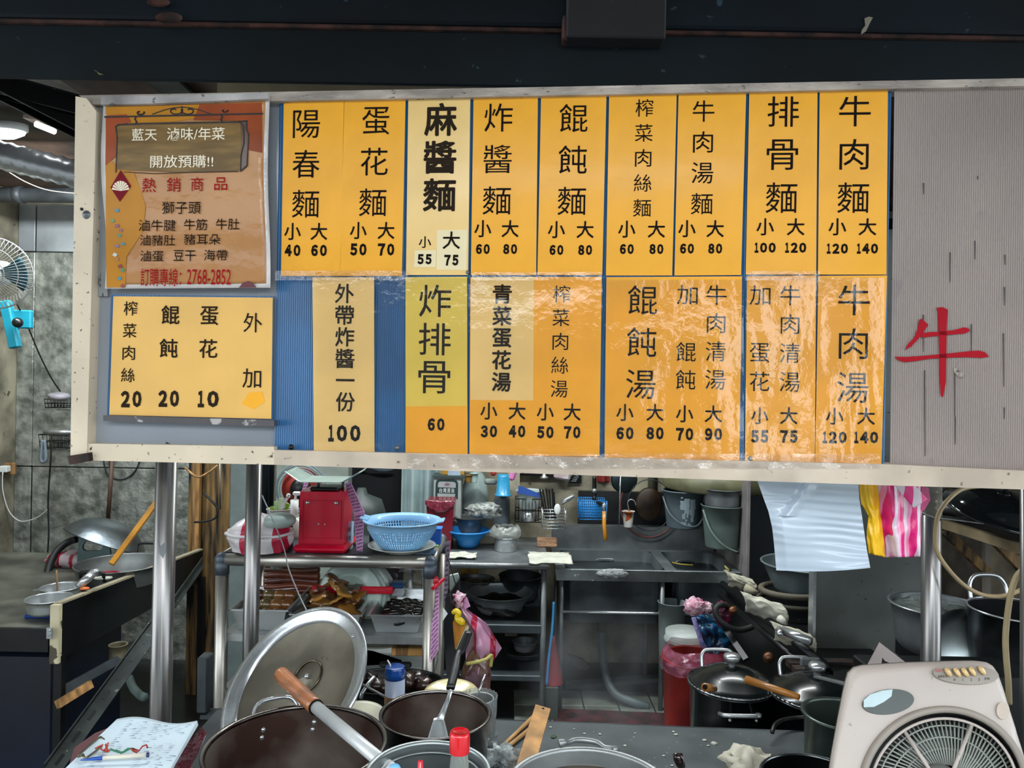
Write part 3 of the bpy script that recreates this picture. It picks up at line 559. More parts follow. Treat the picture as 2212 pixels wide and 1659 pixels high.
# ================================================================ LEFT SIDE
# duct, pipe, slanting channels, fluorescent lamp
duct = M()
a = P(-120, 305, 3.0); b = P(420, 440, 3.2); r_d = .056; n_ = 60
duct.tube([a.lerp(b, i/n_) for i in range(n_+1)], [r_d + (.0050 if i % 3 == 0 else 0) for i in range(n_+1)], 24)
solo('spiral_duct', duct, mat('duct_foil', 'c8ccd1', .3, .6, var=.1, scale=6, bump=.1), 'shiny ribbed metal duct running along the left under the ceiling', 'duct')
thing('drain_pipe', 'dark grey horizontal pipe with a collar under the shiny duct', 'pipe', [
    ('pipe', M().rod(P(-150, 420, 4.0), P(500, 425, 4.0), .040, 20), mat('grey_pipe', '3f4346', .5, var=.3)),
    ('collar', M().rod(P(34, 421, 4.0), P(50, 421, 4.0), .046, 20), mat('pipe_collar', '35383b', .5))])
for k, (p, q, t, lb) in enumerate(((P(-90, 118, 2.2), P(330, 345, 3.2), .06, 'wide dark steel channel slanting down above the shiny duct'), (P(-60, 150, 2.3), P(330, 258, 2.85), .06, 'speckled dark channel slanting under the beam at the top left'))):
    thing('steel_channel', lb, 'channel', [('web', M().bar(p, q, t, .012), mat('dark_channel_%d' % k, '1d2224', .6, spots=.25, sscale=50, spotcol='4f6a68')),
        ('flange', M().bar(p + V((-t/2, 0, -.03)), q + V((-t/2, 0, -.03)), .008, .06), black_metal), ('flange', M().bar(p + V((t/2, 0, -.03)), q + V((t/2, 0, -.03)), .008, .06), black_metal)])
lampm = mat('lit_lamp', 'f4fbff', .4, emit=9)
thing('ceiling_lamp', 'lit round ceiling lamp at the left edge under the ceiling', 'lamp', [
    ('diffuser', M().lathe([(0, -.03), (.05, -.026), (.085, -.01), (.09, 0)], P(8, 284, 3.1), None, 24, (1, .5)), lampm), ('rim', M().lathe([(.09, 0), (.1, .004), (.1, .03), (0, .03)], P(8, 284, 3.1), None, 24, (1, .5)), white_plastic)])
thing('fluorescent_lamp', 'small lit tube lamp between the dark channels and the ceiling', 'lamp', [
    ('tube', M().rod(P(78, 268, 3.0), P(118, 284, 3.0), .012, 10), lampm), ('reflector', M().bar(P(60, 256, 3.04), P(135, 270, 3.04), .06, .015), mat('lamp_reflector', 'a89488', .4))])
solo('sagging_wire', M().tube([P(-10, 352, 3.5), P(20, 372, 3.5), P(60, 395, 3.5), P(110, 412, 3.5), P(190, 420, 3.5)], .0028, 6), mat('grey_wire', '4e4a43', .8), 'thin grey wire sagging below the duct', 'wire')
# wall fan
fc = P(-14, 590, 3.3); fr = S(76, 3.3); ax = aim((.25, -1, -.15)); cage = M()
def fp(r, a, z): return fc + (ax @ V((r*math.cos(a), r*math.sin(a), z)))
cagew = mat('fan_wire', 'a9aaa6', .4, .3)
for rr, zz in ((1, 0), (.72, .045), (.4, .06), (.18, .062)): cage.tube([fp(fr*rr, 2*math.pi*i/36, zz) for i in range(36)], .0035 if rr == 1 else .002, 6, True)
for i in range(56):
    a = 2*math.pi*i/56; cage.tube([fp(fr*t, a, .062*math.cos(t*1.45)) for t in (.18, .5, .8, 1)] + [fp(fr*.98, a, -.03), fp(fr*.7, a, -.075)], .0013, 4)
teal = mat('teal_plastic', '1c8aa0', .35, var=.1)
bl = []
for k in range(3):
    a0 = k*2.094; bl.append(('blade', M().sheet(lambda u, v, a0=a0: fp(fr*(.16+.68*u), a0 + (v-.5)*(1.0+.3*u), -.01 + .03*(v-.5)), 8, 6, .002), bpy.data.materials.get('dark_teal_blade') or mat('dark_teal_blade', '1c5a6a', .4)))
thing('wall_fan', 'pale wire caged wall fan with teal blades at the left edge', 'fan', [('cage', cage, cagew, None), ('hub', M().lathe([(0, .03), (.02, .028), (.03, .01), (.03, -.04)], fc, ax, 20), white_plastic), ('motor', M().lathe([(.0, -.04), (.05, -.045), (.055, -.1), (.03, -.14), (0, -.14)], fc, ax, 20), white_plastic)] + bl)
c = P(42, 700, 3.6)
thing('fan_bracket', 'teal plastic bracket of the wall fan', 'bracket', [
    ('arm', M().bar(P(12, 650, 3.6), P(34, 752, 3.6), S(22, 3.6), .04, (0, 1, 0), .006), teal), ('plate', M().box(P(49, 690, 3.62), (S(42, 3.6), .03, S(40, 3.6)), None, .006), teal),
    ('knob', M().ball(P(38, 697, 3.56), S(11, 3.6), 14), black_plastic)])
solo('fan_cable', M().tube([P(36, 655, 3.58), P(60, 705, 3.7), P(85, 765, 4.0), P(110, 815, 4.2), P(130, 845, 4.3)], .004, 6), dark_rubber, 'black cable sagging from the fan bracket to the wire caddy', 'cable')
solo('hanging_cable', M().tube([P(112, 935, 4.3), P(110, 985, 4.3), P(104, 1080, 4.35), P(105, 1160, 4.35), P(98, 1250, 4.35), P(92, 1300, 4.35)], .0045, 6), dark_rubber, 'black cable hanging straight down the left wall', 'cable')
# wire caddies behind the frame corner
def basket(cx, y0, y1, w, d, nw, mt_, name, label, extra=()):
    wd = S(w, d); m = M(); tops = []
    for yy, k in ((y0, 1), ((y0+y1)/2, .96), (y1, .92)):
        p = P(cx, yy, d); r_ = [(p + V((sx*wd/2*k, sy*.05*k, 0))) for sx, sy in ((-1, -1), (1, -1), (1, 1), (-1, 1))]; m.tube(r_, .003, 5, True); tops.append(r_)
    for i in range(nw):
        t = i/(nw-1)
        for e in ((0, 1), (3, 2)): m.tube([tops[0][e[0]].lerp(tops[0][e[1]], t), tops[2][e[0]].lerp(tops[2][e[1]], t)], .002, 5)
    return thing(name, label, 'basket', [('wire_frame', m, mt_)] + list(extra))
basket(128, 862, 880, 42, 4.41, 7, black_metal, 'wire_caddy', 'black wire caddy with a grey bag lid behind the sign corner', [
    ('grey_cover', M().ball(P(128, 857, 4.2), S(24, 4.2), 16, (1, .8, .4), .2, 3), mat('grey_film', '8e8990', .5))])
basket(125, 938, 968, 60, 4.41, 8, black_metal, 'wire_caddy', 'black wire caddy with a steel bar below the first caddy', [
    ('steel_bar', M().rod(P(95, 932, 4.15), P(155, 934, 4.15), .012, 12), steel), ('strap', M().tube([P(92, 950, 4.12), P(88, 990, 4.12), P(93, 998, 4.12), P(99, 990, 4.12), P(96, 950, 4.12)], .008, 8), mat('grey_strap', '66717a', .6))])
thing('wall_socket', 'wooden wall socket plate with a white plug at the left edge', 'socket', [
    ('plate', M().box(P(12, 1012, 4.4), (S(44, 4.4), .02, S(25, 4.4)), None, .003), wood), ('plug', M().box(P(8, 1013, 4.37), (S(22, 4.4), .04, S(14, 4.4)), None, .005), white_plastic),
    ('cord', M().tube([P(6, 1020, 4.35), P(6, 1060, 4.37), P(20, 1105, 4.4), P(45, 1126, 4.4), P(80, 1118, 4.4), P(103, 1100, 4.38)], .003, 6), white_plastic)])
solo('wall_pipe', M().rod(P(243, 985, 4.4), P(233, 1128, 4.4), .012, 10), mat('brown_pipe', '5b4434', .6), 'thin brown pipe running down the wall left of the big steel post', 'pipe')
solo('loose_wire', M().tube([P(222, 985, 4.468), P(232, 1025, 4.468), P(262, 1036, 4.468), P(290, 1020, 4.468), P(305, 985, 4.468)], .0035, 6), dark_rubber, 'black wire looping below the sign left of the big steel post', 'wire')

# left stove bench with its tall black side panel
zb_ = P(60, 1347, 2.85).z
nA = P(128, 1345, 2.82); fA = P(437, 1190, 3.95)
bench_d = mat('grimy_bench_top', '6a6b60', .42, .2, var=.3, scale=5, rvar=.15)
def hp(p, z): return V((p.x, p.y, z))
zp0 = P(128, 1306, 2.82).z; zp1 = P(437, 1188, 3.95).z
panel = M().prism([hp(nA, .62), hp(nA, zp0), hp(fA, zp1), hp(fA, .62)], (-.02, 0, 0))
thing('stove_bench', 'dark steel bench on the left with a tall black side panel and chipped cream corner', 'bench', [
    ('bench_top', M().prism([V((-2.95, nA.y-.02, zb_)), V((nA.x-.02, nA.y-.02, zb_)), V((fA.x-.02, 4.0, zb_)), V((-2.95, 4.0, zb_))], (0, 0, -.02)), bench_d),
    ('front_lip', M().span((-2.95, nA.y-.035, zb_-.085), (nA.x-.02, nA.y-.02, zb_+.002)), black_metal),
    ('side_panel', panel, mat('greasy_black_panel', '17191b', .3, .3, var=.3, scale=3, rvar=.15, bump=.1), 'greasy black side panel'),
    ('panel_edge', M().bar(hp(nA, zp0+.003) + V((-.01, 0, 0)), hp(fA, zp1+.003) + V((-.01, 0, 0)), .026, .008), mat('worn_cream_edge', 'a49a80', .5, spots=.5, sscale=14, spotcol='3a362c')),
    ('corner_post', M().bar(hp(nA, zb_-.13) + V((0, -.02, 0)), hp(nA, zp0+.006) + V((0, -.02, 0)), .034, .02), mat('chipped_cream_post', 'c9bf9e', .5, spots=.55, sscale=18, spotcol='4a4334'), 'chipped cream corner post'),
    ('bracket', M().box(P(107, 1368, 2.77), (.02, .006, .04)), alu), ('bracket_screw', M().ball(P(107, 1362, 2.765), .004, 8), steel), ('bracket_screw', M().ball(P(107, 1371, 2.765), .004, 8), steel),
    ('bench_leg', M().bar(hp(nA, 0) + V((.005, 0, 0)), hp(nA, .64) + V((.005, 0, 0)), .03, .03), black_metal), ('bench_leg', M().bar(hp(fA, 0), hp(fA, .64), .03, .03), black_metal)])
solo('blue_tank', M().box((nA.x-.40, 3.12, .32), (.72, .5, .62), None, .02), mat('navy_blue_tank', '07142a', .4, var=.3, scale=3), 'dark blue tank standing under the left bench', 'tank')
def slot_angle(p, q, label, mt_, w=.05):
    m = M(); m.bar(p, q, w, .004, (0, 1, .2)); d_ = (q-p).normalized(); side = d_.cross(V((0, 1, .2))).normalized(); m2 = M().bar(p - side*w/2, q - side*w/2, .004, w*.8, (0, 1, .2))
    hl = M(); n = int((q-p).length/.07)
    for i in range(n):
        t = (i+.5)/n; c_ = p.lerp(q, t) + V((0, -.004, 0)); hl.bar(c_ - d_*.018, c_ + d_*.018, .010, .002, (0, 1, .2))
    return thing('slotted_angle', label, 'brace', [('web', m, mt_), ('flange', m2, mt_), ('slots', hl, black_metal, None, (), 'stuff')][:3])
ang = mat('dusty_slotted_steel', '3d4542', .55, .5, var=.3, spots=.2, spotcol='6a7268')
slot_angle(P(436, 1212, 3.7), P(372, 1302, 3.3), 'greenish slotted steel angle above, right of the big post', ang, .045)
slot_angle(P(355, 1330, 2.75), P(112, 1665, 2.2), 'long slotted steel angle leaning down behind the big post', ang, .05)
solo('wooden_strip', M().bar(P(124, 1522, 2.75), P(196, 1478, 2.9), .03, .02, (0, 1, 0)), wood, 'yellow wooden strip under the left bench', 'wood strip')
solo('grey_bar', M().bar(P(120, 1500, 2.85), P(268, 1418, 3.1), .035, .02, (0, 1, 0)), steel_dark, 'dusty grey bar crossing behind the slotted angle', 'bar')
solo('metal_can', M().lathe(vprof(.034, .034, .07, rd=.006), P(255, 1398, 3.1) + V((0, 0, -.06)), None, 20), mat('tan_can', '7c7358', .6, var=.3), 'dull tan can in the dark under the left bench', 'can')
solo('floor_hose', M().tube([P(280, 1465, 2.7), P(287, 1485, 2.6), P(303, 1502, 2.55), P(312, 1506, 2.5)], .014, 8), mat('dusty_green_hose', '425450', .6), 'dusty green hose end under the left bench', 'hose')
# things on the bench
def steelpot(name, label, xl, xr, yc, base, z, mt_=steel, cat='pot', d=None, r0k=.93, th=.002, rim=.004, parts=(), rd=.014, dd=None):
    q = PZ((xl+xr)/2, base, z); d = d or q.y + S((xr-xl)/2, q.y)*.55
    c, r = rimc(xl, xr, yc, d); h = c.z - z
    return c, r, h, thing(name, label, cat, [('body', M().lathe(vprof(r*r0k, r, h, th, rim, min(rd, h*.4)), V((c.x, c.y, z)), None, 40), mt_)] + [p(c, r, h) if callable(p) else p for p in parts])
solo('blue_lid_mat', M().box(PZ(96, 1338, zb_) + V((0, .08, .008)), (.17, .16, .016), None, .006), mat('cobalt_plastic', '163e8a', .4), 'cobalt blue plastic lid under the small steel pots', 'lid')
c1, r1, h1, t1 = steelpot('sauce_pot', 'round steel pot on the blue lid at the left bench corner', 62, 150, 1292, 1330, zb_+.017)
steelpot('sauce_pot', 'shorter steel pot with a wooden stick standing behind the first', 93, 172, 1268, 1300, zb_, parts=(
    lambda c, r, h: ('handle', M().bar(c + V((-r, 0, -.01)), c + V((-r-.03, -.02, -.012)), .014, .004), steel),))
solo('wooden_stick', M().rod(P(126, 1272, 3.13) + V((0, 0, -.07)), P(122, 1232, 3.1), .0035, 8), wood, 'pale wooden stick standing in the shorter steel pot', 'stick')
solo('steel_shaker', M().rod(P(168, 1268, 3.0), P(204, 1236, 3.05), .017, 20).ball(P(206, 1234, 3.05), .018, 12, (1, 1, .6)), steel, 'steel cylinder handle leaning over the pots', 'handle tool')
thing('red_tub', 'red tub with a white rag on it against the side panel', 'tub', [('tub', M().lathe(vprof(.05, .06, .06), PZ(226, 1270, zb_) , None, 24), mat('dark_red_tub', '8c1428', .4)),
    ('rag', M().ball(PZ(222, 1248, zb_+.07) , .035, 14, (1.2, .6, .25), .3, 4), white_cloth)])
solo('orange_peel', M().ball(P(183, 1271, 3.0), .015, 10, (1.3, 1, .4), .2, 5), mat('orange_scrap', 'd56a2a', .5), 'small orange scrap beside the steel pots', 'scrap')
cb_, rb, hb, tb = steelpot('aluminium_basin', 'wide aluminium basin with black handles on the left bench', 172, 352, 1216, 1262, zb_, mat('worn_aluminium', '8c908e', .4, .8, var=.2, scale=6, rvar=.1), 'basin', d=3.45, r0k=.9, parts=(
    lambda c, r, h: ('handle', loop(c + V((-.02, -r-.005, -.035)), XA, V((0, -.25, .95)), .105, .05, .007, sq=6), black_plastic),
    lambda c, r, h: ('handle', loop(c + V((.02, r+.005, .0)), XA, V((0, .25, .95)), .105, .05, .007, sq=6), black_plastic)))
solo('bamboo_pole', M().bar(P(240, 1219, 3.25), P(338, 1085, 3.45), .024, .018, (0, 1, 0), .002), mat('varnished_yellow_wood', 'c98a26', .4, var=.25, scale=6, coat=.4), 'yellow wooden pole leaning in the aluminium basin', 'pole')
thing('wok_lid', 'big dented grey wok lid tipped up against the left wall', 'wok', [('bowl', M().lathe([(0, .1), (.06, .096), (.13, .07), (.175, .03), (.195, 0), (.2, -.006), (.193, -.004), (.17, .025), (.12, .064), (.05, .09), (0, .094)], P(228, 1166, 3.75), aim((.35, .25, 1)), 40), mat('dented_grey_metal', '6f777b', .35, .9, bump=.5, bscale=25, bdist=.004))])  # the shallow dome is a big wok lid
def P2(x, y, d=3.6): return P(x, y, d)
brd = M(); hole = [(178, 1178), (184, 1170), (214, 1170), (221, 1176), (221, 1184), (214, 1190), (184, 1190), (178, 1186)]; outr = [(170, 1160), (174, 1155), (212, 1155), (222, 1162), (236, 1178), (240, 1216), (212, 1220), (166, 1220)]
bo = [P2(x, y) for x, y in outr]; bi = [P2(x, y) for x, y in hole]; off = V((0, .014, 0))
brd.add(bo + bi, [(i, i+8, (i+1) % 8+8, (i+1) % 8) for i in range(8)]); brd.add([p+off for p in bo + bi], [((i+1) % 8, (i+1) % 8+8, i+8, i) for i in range(8)]); brd.add(bo + [p+off for p in bo], [(i, (i+1) % 8, (i+1) % 8+8, i+8) for i in range(8)]); brd.add(bi + [p+off for p in bi], [(i+8, (i+1) % 8+8, (i+1) % 8, i) for i in range(8)])
solo('cutting_board', brd, mat('grey_green_plastic', '5a6e70', .4), 'grey green board with an oval grip hole under the wok lid', 'board')
solo('black_hose', M().tube([P(165, 1165, 3.75), P(145, 1172, 3.75), P(122, 1192, 3.7), P(108, 1218, 3.65), P(100, 1250, 3.6)], .018, 10), dark_rubber, 'thick black hose curving down left of the wok lid', 'hose')
solo('striped_bag', M().ball(PZ(175, 1222, zb_) + V((0, 0, .03)), .11, 24, (1.5, .7, .42), .35, 7), stripes('white_red_bag', 'b6a6ac', '96182e', 14, 0, duty=.75), 'white and red striped bag under the cutting board', 'bag')

# wooden post and metal uprights
thing('wooden_post', 'weathered yellow wooden post of two planks with cables', 'post', [
    ('plank', M().span((P(410, 1100, 4.0).x, 3.98, 0), (P(436, 1100, 4.0).x, 4.04, 2.8)), wood_dark), ('plank', M().span((P(438, 1100, 4.0).x, 3.99, 0), (P(498, 1100, 4.0).x, 4.04, 2.8)), wood_dark),
    ('batten', M().span((P(416, 1100, 3.95).x, 3.95, .75), (P(430, 1100, 3.95).x, 3.98, 2.8)), wood),
    ('cable', M().tube([P(475, 1000, 3.92), P(475, 1050, 3.92), P(476, 1100, 3.92)], .004, 6), steel_dull),
    ('cable_loop', M().tube([P(440, 1065, 3.92), P(460, 1085, 3.9), P(470, 1100, 3.9), P(466, 1118, 3.9), P(445, 1126, 3.9), P(420, 1128, 3.92)], .006, 6), dark_rubber),
    ('cable_loop', M().tube([P(400, 1010, 3.92), P(425, 1030, 3.9), P(448, 1022, 3.9), P(470, 1005, 3.92)], .006, 6), wood)])
solo('grey_upright', M().span((P(497, 1050, 3.6).x, 3.6, 0), (P(535, 1050, 3.6).x, 3.66, 2.8), .004), mat('grey_green_paint', '74827f', .5, var=.15), 'grey green metal upright between the wooden post and the thin steel post', 'upright')
solo('dark_pipes', M().rod(P(572, 990, 3.6) + V((0, 0, 1.4)), P(568, 1125, 3.6), .026, 14).rod(P(590, 990, 3.65) + V((0, 0, 1.4)), P(580, 1125, 3.65), .022, 14), mat('dark_blue_pipe', '1f2a33', .5), 'pair of dark pipes right of the thin steel post', 'pipes')

# big steel posts
def post(x0, y0, x1, y1, d, r, label, extra=()):
    a = P(x0, y0, d); b = P(x1, y1, d); dr = (a-b).normalized(); top = a + dr*.25; bot = b - dr*((b.z-.0)/dr.z)
    return thing('steel_post', label, 'post', [('tube', M().rod(bot, top, r, 32), steel_brushed)] + list(extra))
post(360, 1010, 344, 1650, 1.80, .0250, 'thick stainless post in front at the left, scratched halfway down', [
    ('scratch', M().prism([P(x, y, 1.7745) for x, y in ((341, 1168), (347, 1180), (354, 1172), (357, 1190), (352, 1206), (344, 1196))], (0, .001, 0)), steel_dull)])
post(549, 1010, 541, 1400, 2.30, .0238, 'thinner stainless post standing right of the wooden post')
zsp = M().rod(P(2013, 1005, 1.95), P(2012.5, 1112, 1.95), .0244, 24)
post(2013, 1010, 2010, 1450, 1.95, .0240, 'stainless post under the right end of the sign', [('glue_residue', zsp, mat('speckled_glue', '77756a', .8, spots=.5, sscale=60, spotcol='a09c8c', bump=.4))])
post(2222, 1010, 2222, 1650, 1.7, .017, 'thin stainless post at the right edge')

# ================================================================ PREP RACK
RY = 2.55; zt = P(700, 1212, RY).z; xl_ = P(480, 1212, RY).x; xr_ = P(929, 1216, RY).x; RB = 2.93; rr = .021
fit = mat('grey_rack_fitting', '5d6670', .45, .6); tb_m = mat('satin_rack_tube', 'b3afa6', .35, .9, var=.1)
zm = P(700, 1374, RY).z; zl = P(860, 1470, RY+.1).z
parts = []
for x, y in ((xl_, RY), (xr_, RY), (xl_, RB), (xr_, RB)): parts.append(('leg', M().rod((x, y, 0), (x, y, zt-.01), rr*1.02, 20), tb_m)); parts.append(('elbow', M().ball((x, y, zt), rr*1.22, 16).rod((x, y, zt), (x, y, zt-.05), rr*1.16, 16), fit))
for y in (RY, RB): parts.append(('rail', M().rod((xl_, y, zt), (xr_, y, zt), rr, 20), tb_m))
for x in (xl_, xr_): parts.append(('rail', M().rod((x, RY, zt), (x, RB, zt), rr, 20), tb_m))
parts.append(('top_plate', M().span((xl_, RY+.005, zt+.012), (xr_, RB, zt+.024), .003), mat('worn_steel_plate', '6d7478', .35, .9, var=.25, rvar=.12)))
parts.append(('shelf', M().span((xl_, RY+.01, zm-.030), (xr_, RB, zm), .003), alu, 'middle steel shelf')); parts.append(('shelf', M().span((xl_, RY+.01, zl-.03), (xr_, RB+.1, zl), .003), alu, 'lower steel shelf'))
pp = M()
for i in range(5): pp.box(P(807 + i*17, 1355.5 + i*.3, RY+.005), (.009, .003, .006))
parts.append(('bag_hook', M().rod(P(962, 1186, 2.66), P(992, 1290, 2.6), .002, 6), black_metal)); parts.append(('shelf_back', M().span((xl_, RB+.0, zm), (xr_, RB+.006, zm+.012)), alu))
thing('prep_rack', 'stainless tube rack with steel shelves behind the cooking pots', 'rack', parts)
ztp = zt + .024
ZS = zm
solo('acrylic_screen', M().span((P(850, 1300, RB-.03).x, RB-.035, zm), (xr_-.03, RB-.03, zt-.03)), glass_clear, 'clear acrylic screen at the back right of the middle shelf', 'screen')
# things on the top of the rack
q = PZ(690, 1203, ztp); y0 = max(q.y, RY+.02); sx = S(50, y0); xc = P(691, 1203, y0).x
redm = mat('red_enamel', 'c2062c', .35, var=.06, coat=.25, crough=.08, spec=.3)
sb = M().box((xc, y0+.08, ztp+.013), (sx*2+.028, .18, .026), None, .01)
hS = S(130, y0)
body = M().prism([(xc-sx, y0+.015, ztp+.024), (xc+sx, y0+.015, ztp+.024), (xc+sx-.004, y0+.015, ztp+hS), (xc-sx+.004, y0+.015, ztp+hS)], (0, .13, 0))
fr_ = M(); zz0, zz1 = ztp+.045, ztp+hS-.03
for s_ in (-1, 1): fr_.span((xc+s_*(sx-.014)-.0015, y0+.011, zz0), (xc+s_*(sx-.014)+.0015, y0+.016, zz1))
fr_.span((xc-sx+.014, y0+.011, zz0), (xc+sx-.014, y0+.016, zz0+.003)).span((xc-sx+.014, y0+.011, zz1-.003), (xc+sx-.014, y0+.016, zz1))
pan = M(); pz = P(700, 1037, y0+.07).z
def panf(u, v):
    x = (u-.5)*2; e = max(0, abs(x)-.55)/.45
    return V((xc + x*S(80, y0), y0 + .07 + (v-.5)*(.17 - .03*e), pz + .035*e*1.0 + .004*(abs(v-.5)*2)**3))
pan.sheet(panf, 24, 8, .002)
knobs = [('knob', M().lathe([(0, .006), (.006, .005), (.007, 0)], (xc + s_*sx*.62, y0+.015, ztp+hS-.038), aim((0, -1, 0)), 14), steel) for s_ in (-1, 1)] + [('screw', M().ball((xc + k, y0+.014, ztp+hS*.46), .0035, 10), steel) for k in (-.01, .012)]
thing('kitchen_scale', 'bright red enamel scale with a pale green tray on top of the rack', 'scale', [('base', sb, redm), ('body', body, redm), ('panel_bead', fr_, redm), ('tray', pan, mat('pale_green_tray', 'b4c6bb', .3, .4)), 
    ('top_plate', M().box((xc, y0+.08, ztp+hS+.006), (.10, .09, .014), None, .005), black_plastic),
    ('stem', M().rod((xc-.028, y0+.07, ztp+hS), (xc-.028, y0+.07, pz), .005, 8), steel_dark), ('stem', M().rod((xc+.06, y0+.07, ztp+hS), (xc+.06, y0+.07, pz), .005, 8), steel_dark)] + knobs)
# colander on a plate
def plate(px, py, z, w, name, label, mt_, h=.02, parts=()):
    q = PZ(px, py, z); r = S(w/2, q.y); return q, r, thing(name, label, 'plate', [('dish', M().lathe([(0, 0), (r*.55, 0), (r*.62, .004), (r*.92, h*.8), (r, h), (r*1.0, h+.002), (r*.9, h*.85+.002), (r*.6, .007), (0, .006)], q, None, 40), mt_)] + list(parts))
q, rp, _ = plate(868, 1190, ztp, 146, 'dinner_plate', 'white plate with a green rim under the blue colander', mat('white_china', 'd9dcd2', .2, coat=.5), .022)
rc = S(84, q.y); hc = S(62, q.y); blue_p = mat('sky_blue_plastic', '8fc0e4', .35, var=.05, sss=.15, coat=.3)
col_m = M(); zc0 = ztp + .008; prof = [(rc*.42, 0), (rc*.56, hc*.12), (rc*.74, hc*.42), (rc*.86, hc*.72), (rc*.9, hc*.92)]
col_m.lathe([(0, 0), (rc*.42, 0), (rc*.5, hc*.06)], (q.x, q.y, zc0), None, 64); nC = 72
def cprof(t):
    k = t*(len(prof)-1); i = min(int(k), len(prof)-2); f_ = k-i; return prof[i][0]*(1-f_)+prof[i+1][0]*f_, prof[i][1]*(1-f_)+prof[i+1][1]*f_
for i in range(nC):                                              # ribs with open slots between them
    a = 2*math.pi*i/nC; pts = []
    for k in range(9): r_, z_ = cprof(.1 + .72*k/8); pts.append((q.x + r_*math.cos(a), q.y + r_*math.sin(a), zc0 + z_))
    col_m.tube(pts, .0030, 4)
for k in range(9): r_, z_ = cprof(.1+.70*k/8); col_m.lathe([(r_-.001, z_-.0018), (r_+.0015, z_-.0018), (r_+.0015, z_+.0018), (r_-.001, z_+.0018), (r_-.001, z_-.0018)], (q.x, q.y, zc0), None, 72)
r_, z_ = cprof(.82); col_m.lathe([(r_, z_), (rc*.9, hc*.93), (rc*1.0, hc*1.0), (rc*1.01, hc*.97), (rc*1.0, hc*1.03), (rc*.89, hc*.96), (r_-.003, z_)], (q.x, q.y, zc0), None, 72)
tabs = [('handle', M().box((q.x + s_*rc*.99, q.y - .02*s_, zc0 + hc*1.03), (.03, .07, .006), Euler((0, -s_*.25, 0)), .003), blue_p) for s_ in (-1, 1)]
thing('colander', 'sky blue plastic colander with slotted sides on a plate', 'colander', [('bowl', col_m, blue_p)] + tabs)
p_ = PZ(938, 1178, ztp); thing('blue_box', 'small cobalt blue plastic box at the back corner of the rack', 'box', [(('wall'), M().box((p_.x, p_.y+.03, ztp+.028), (.045, .045, .056), None, .003), mat('cobalt_box', '1c6bd0', .35)), ('rim', M().box((p_.x, p_.y+.03, ztp+.058), (.052, .052, .006), None, .002), mat('cobalt_rim', '2f7ee0', .35))])
solo('green_clip', M().box(PZ(943, 1183, ztp) + V((0, 0, .006)), (.014, .01, .01), None, .003), mat('lime_plastic', 'a5d68a', .4), 'tiny lime clip beside the plate', 'clip')
solo('blue_tile_mat', M().box(PZ(915, 1198, ztp) + V((0, .04, .001)), (.08, .06, .002)), mat('blue_checked_print', '3b5a86', .4, col2='7b8a98', scale=40), 'small blue checked mat right of the plate', 'mat')
# pink tear-off calendars leaning behind the scale, small boxes
pink = mat('pink_paper', 'd9a0c8', .7, var=.05); pinktxt = mat('violet_print', '6d4a7e', .7)
def leaflet(pts, d0, d1, label, name='price_list', mt_=pink, rows=14, inkm=pinktxt, cat='paper', th=.003):
    q4 = [P(x, y, d0 if i in (2, 3) else d1) for i, (x, y) in enumerate(pts)]; n = (q4[1]-q4[0]).cross(q4[3]-q4[0]).normalized()
    if n.y > 0: n = -n
    pr = [('sheet', M().prism(q4, -n*th), mt_)]
    lines = M()
    for i in range(rows):
        t = (i+.7)/(rows+.6); a = q4[0].lerp(q4[3], t); b = q4[1].lerp(q4[2], t)
        for k in range(6):
            u0 = .1 + .14*k; u1 = u0 + (.1 if (i*7+k*3) % 4 else .05)
            p0 = a.lerp(b, u0); p1 = a.lerp(b, u1); dn = (q4[3]-q4[0]).normalized()*((q4[3]-q4[0]).length/rows*.42)
            lines.prism([p + n*.0008 for p in (p0, p1, p1+dn, p0+dn)], n*-.0004)
    pr.append(('printed_rows', lines, inkm, None, (), 'stuff'))
    return thing(name, label, cat, pr)
_old = addpart
def _fix(parts): return parts
leaflet([(745, 1045), (757, 1040), (787, 1106), (764, 1110)], 2.62, 2.66, 'upper pink printed list leaning right of the red scale', rows=9)
leaflet([(764, 1110), (787, 1106), (783, 1192), (771, 1197)], 2.6, 2.64, 'lower pink printed list standing right of the red scale', rows=11)
leaflet([(658, 1040), (668, 1038), (655, 1068), (649, 1070)], 2.86, 2.88, 'thin pink list sticking out left above the red scale', rows=4)
leaflet([(748, 1128), (760, 1125), (757, 1192), (743, 1198)], 2.63, 2.66, 'narrow white box with pale blue labels right of the scale', 'slim_box', mat('white_card_box', 'd8dde2', .6, col2='a9c6dc', scale=12, mixlo=.5, mixhi=.52), 3, mat('dark_print', '2c3038', .7), 'box', .03)
solo('dark_carton', M().box(PZ(789, 1196, ztp) + V((0, .17, .045)), (.03, .05, .09), None, .003), mat('dark_speckled_carton', '22292c', .6, spots=.2, spotcol='54605e'), 'dark speckled carton behind the pink list and colander', 'box')
leaflet([(613, 1133), (628, 1112), (630, 1202), (613, 1205)], 2.62, 2.66, 'dark grey folder standing left of the red scale', 'folder', mat('charcoal_plastic', '3b3d48', .4), 0, cat='folder', th=.01)
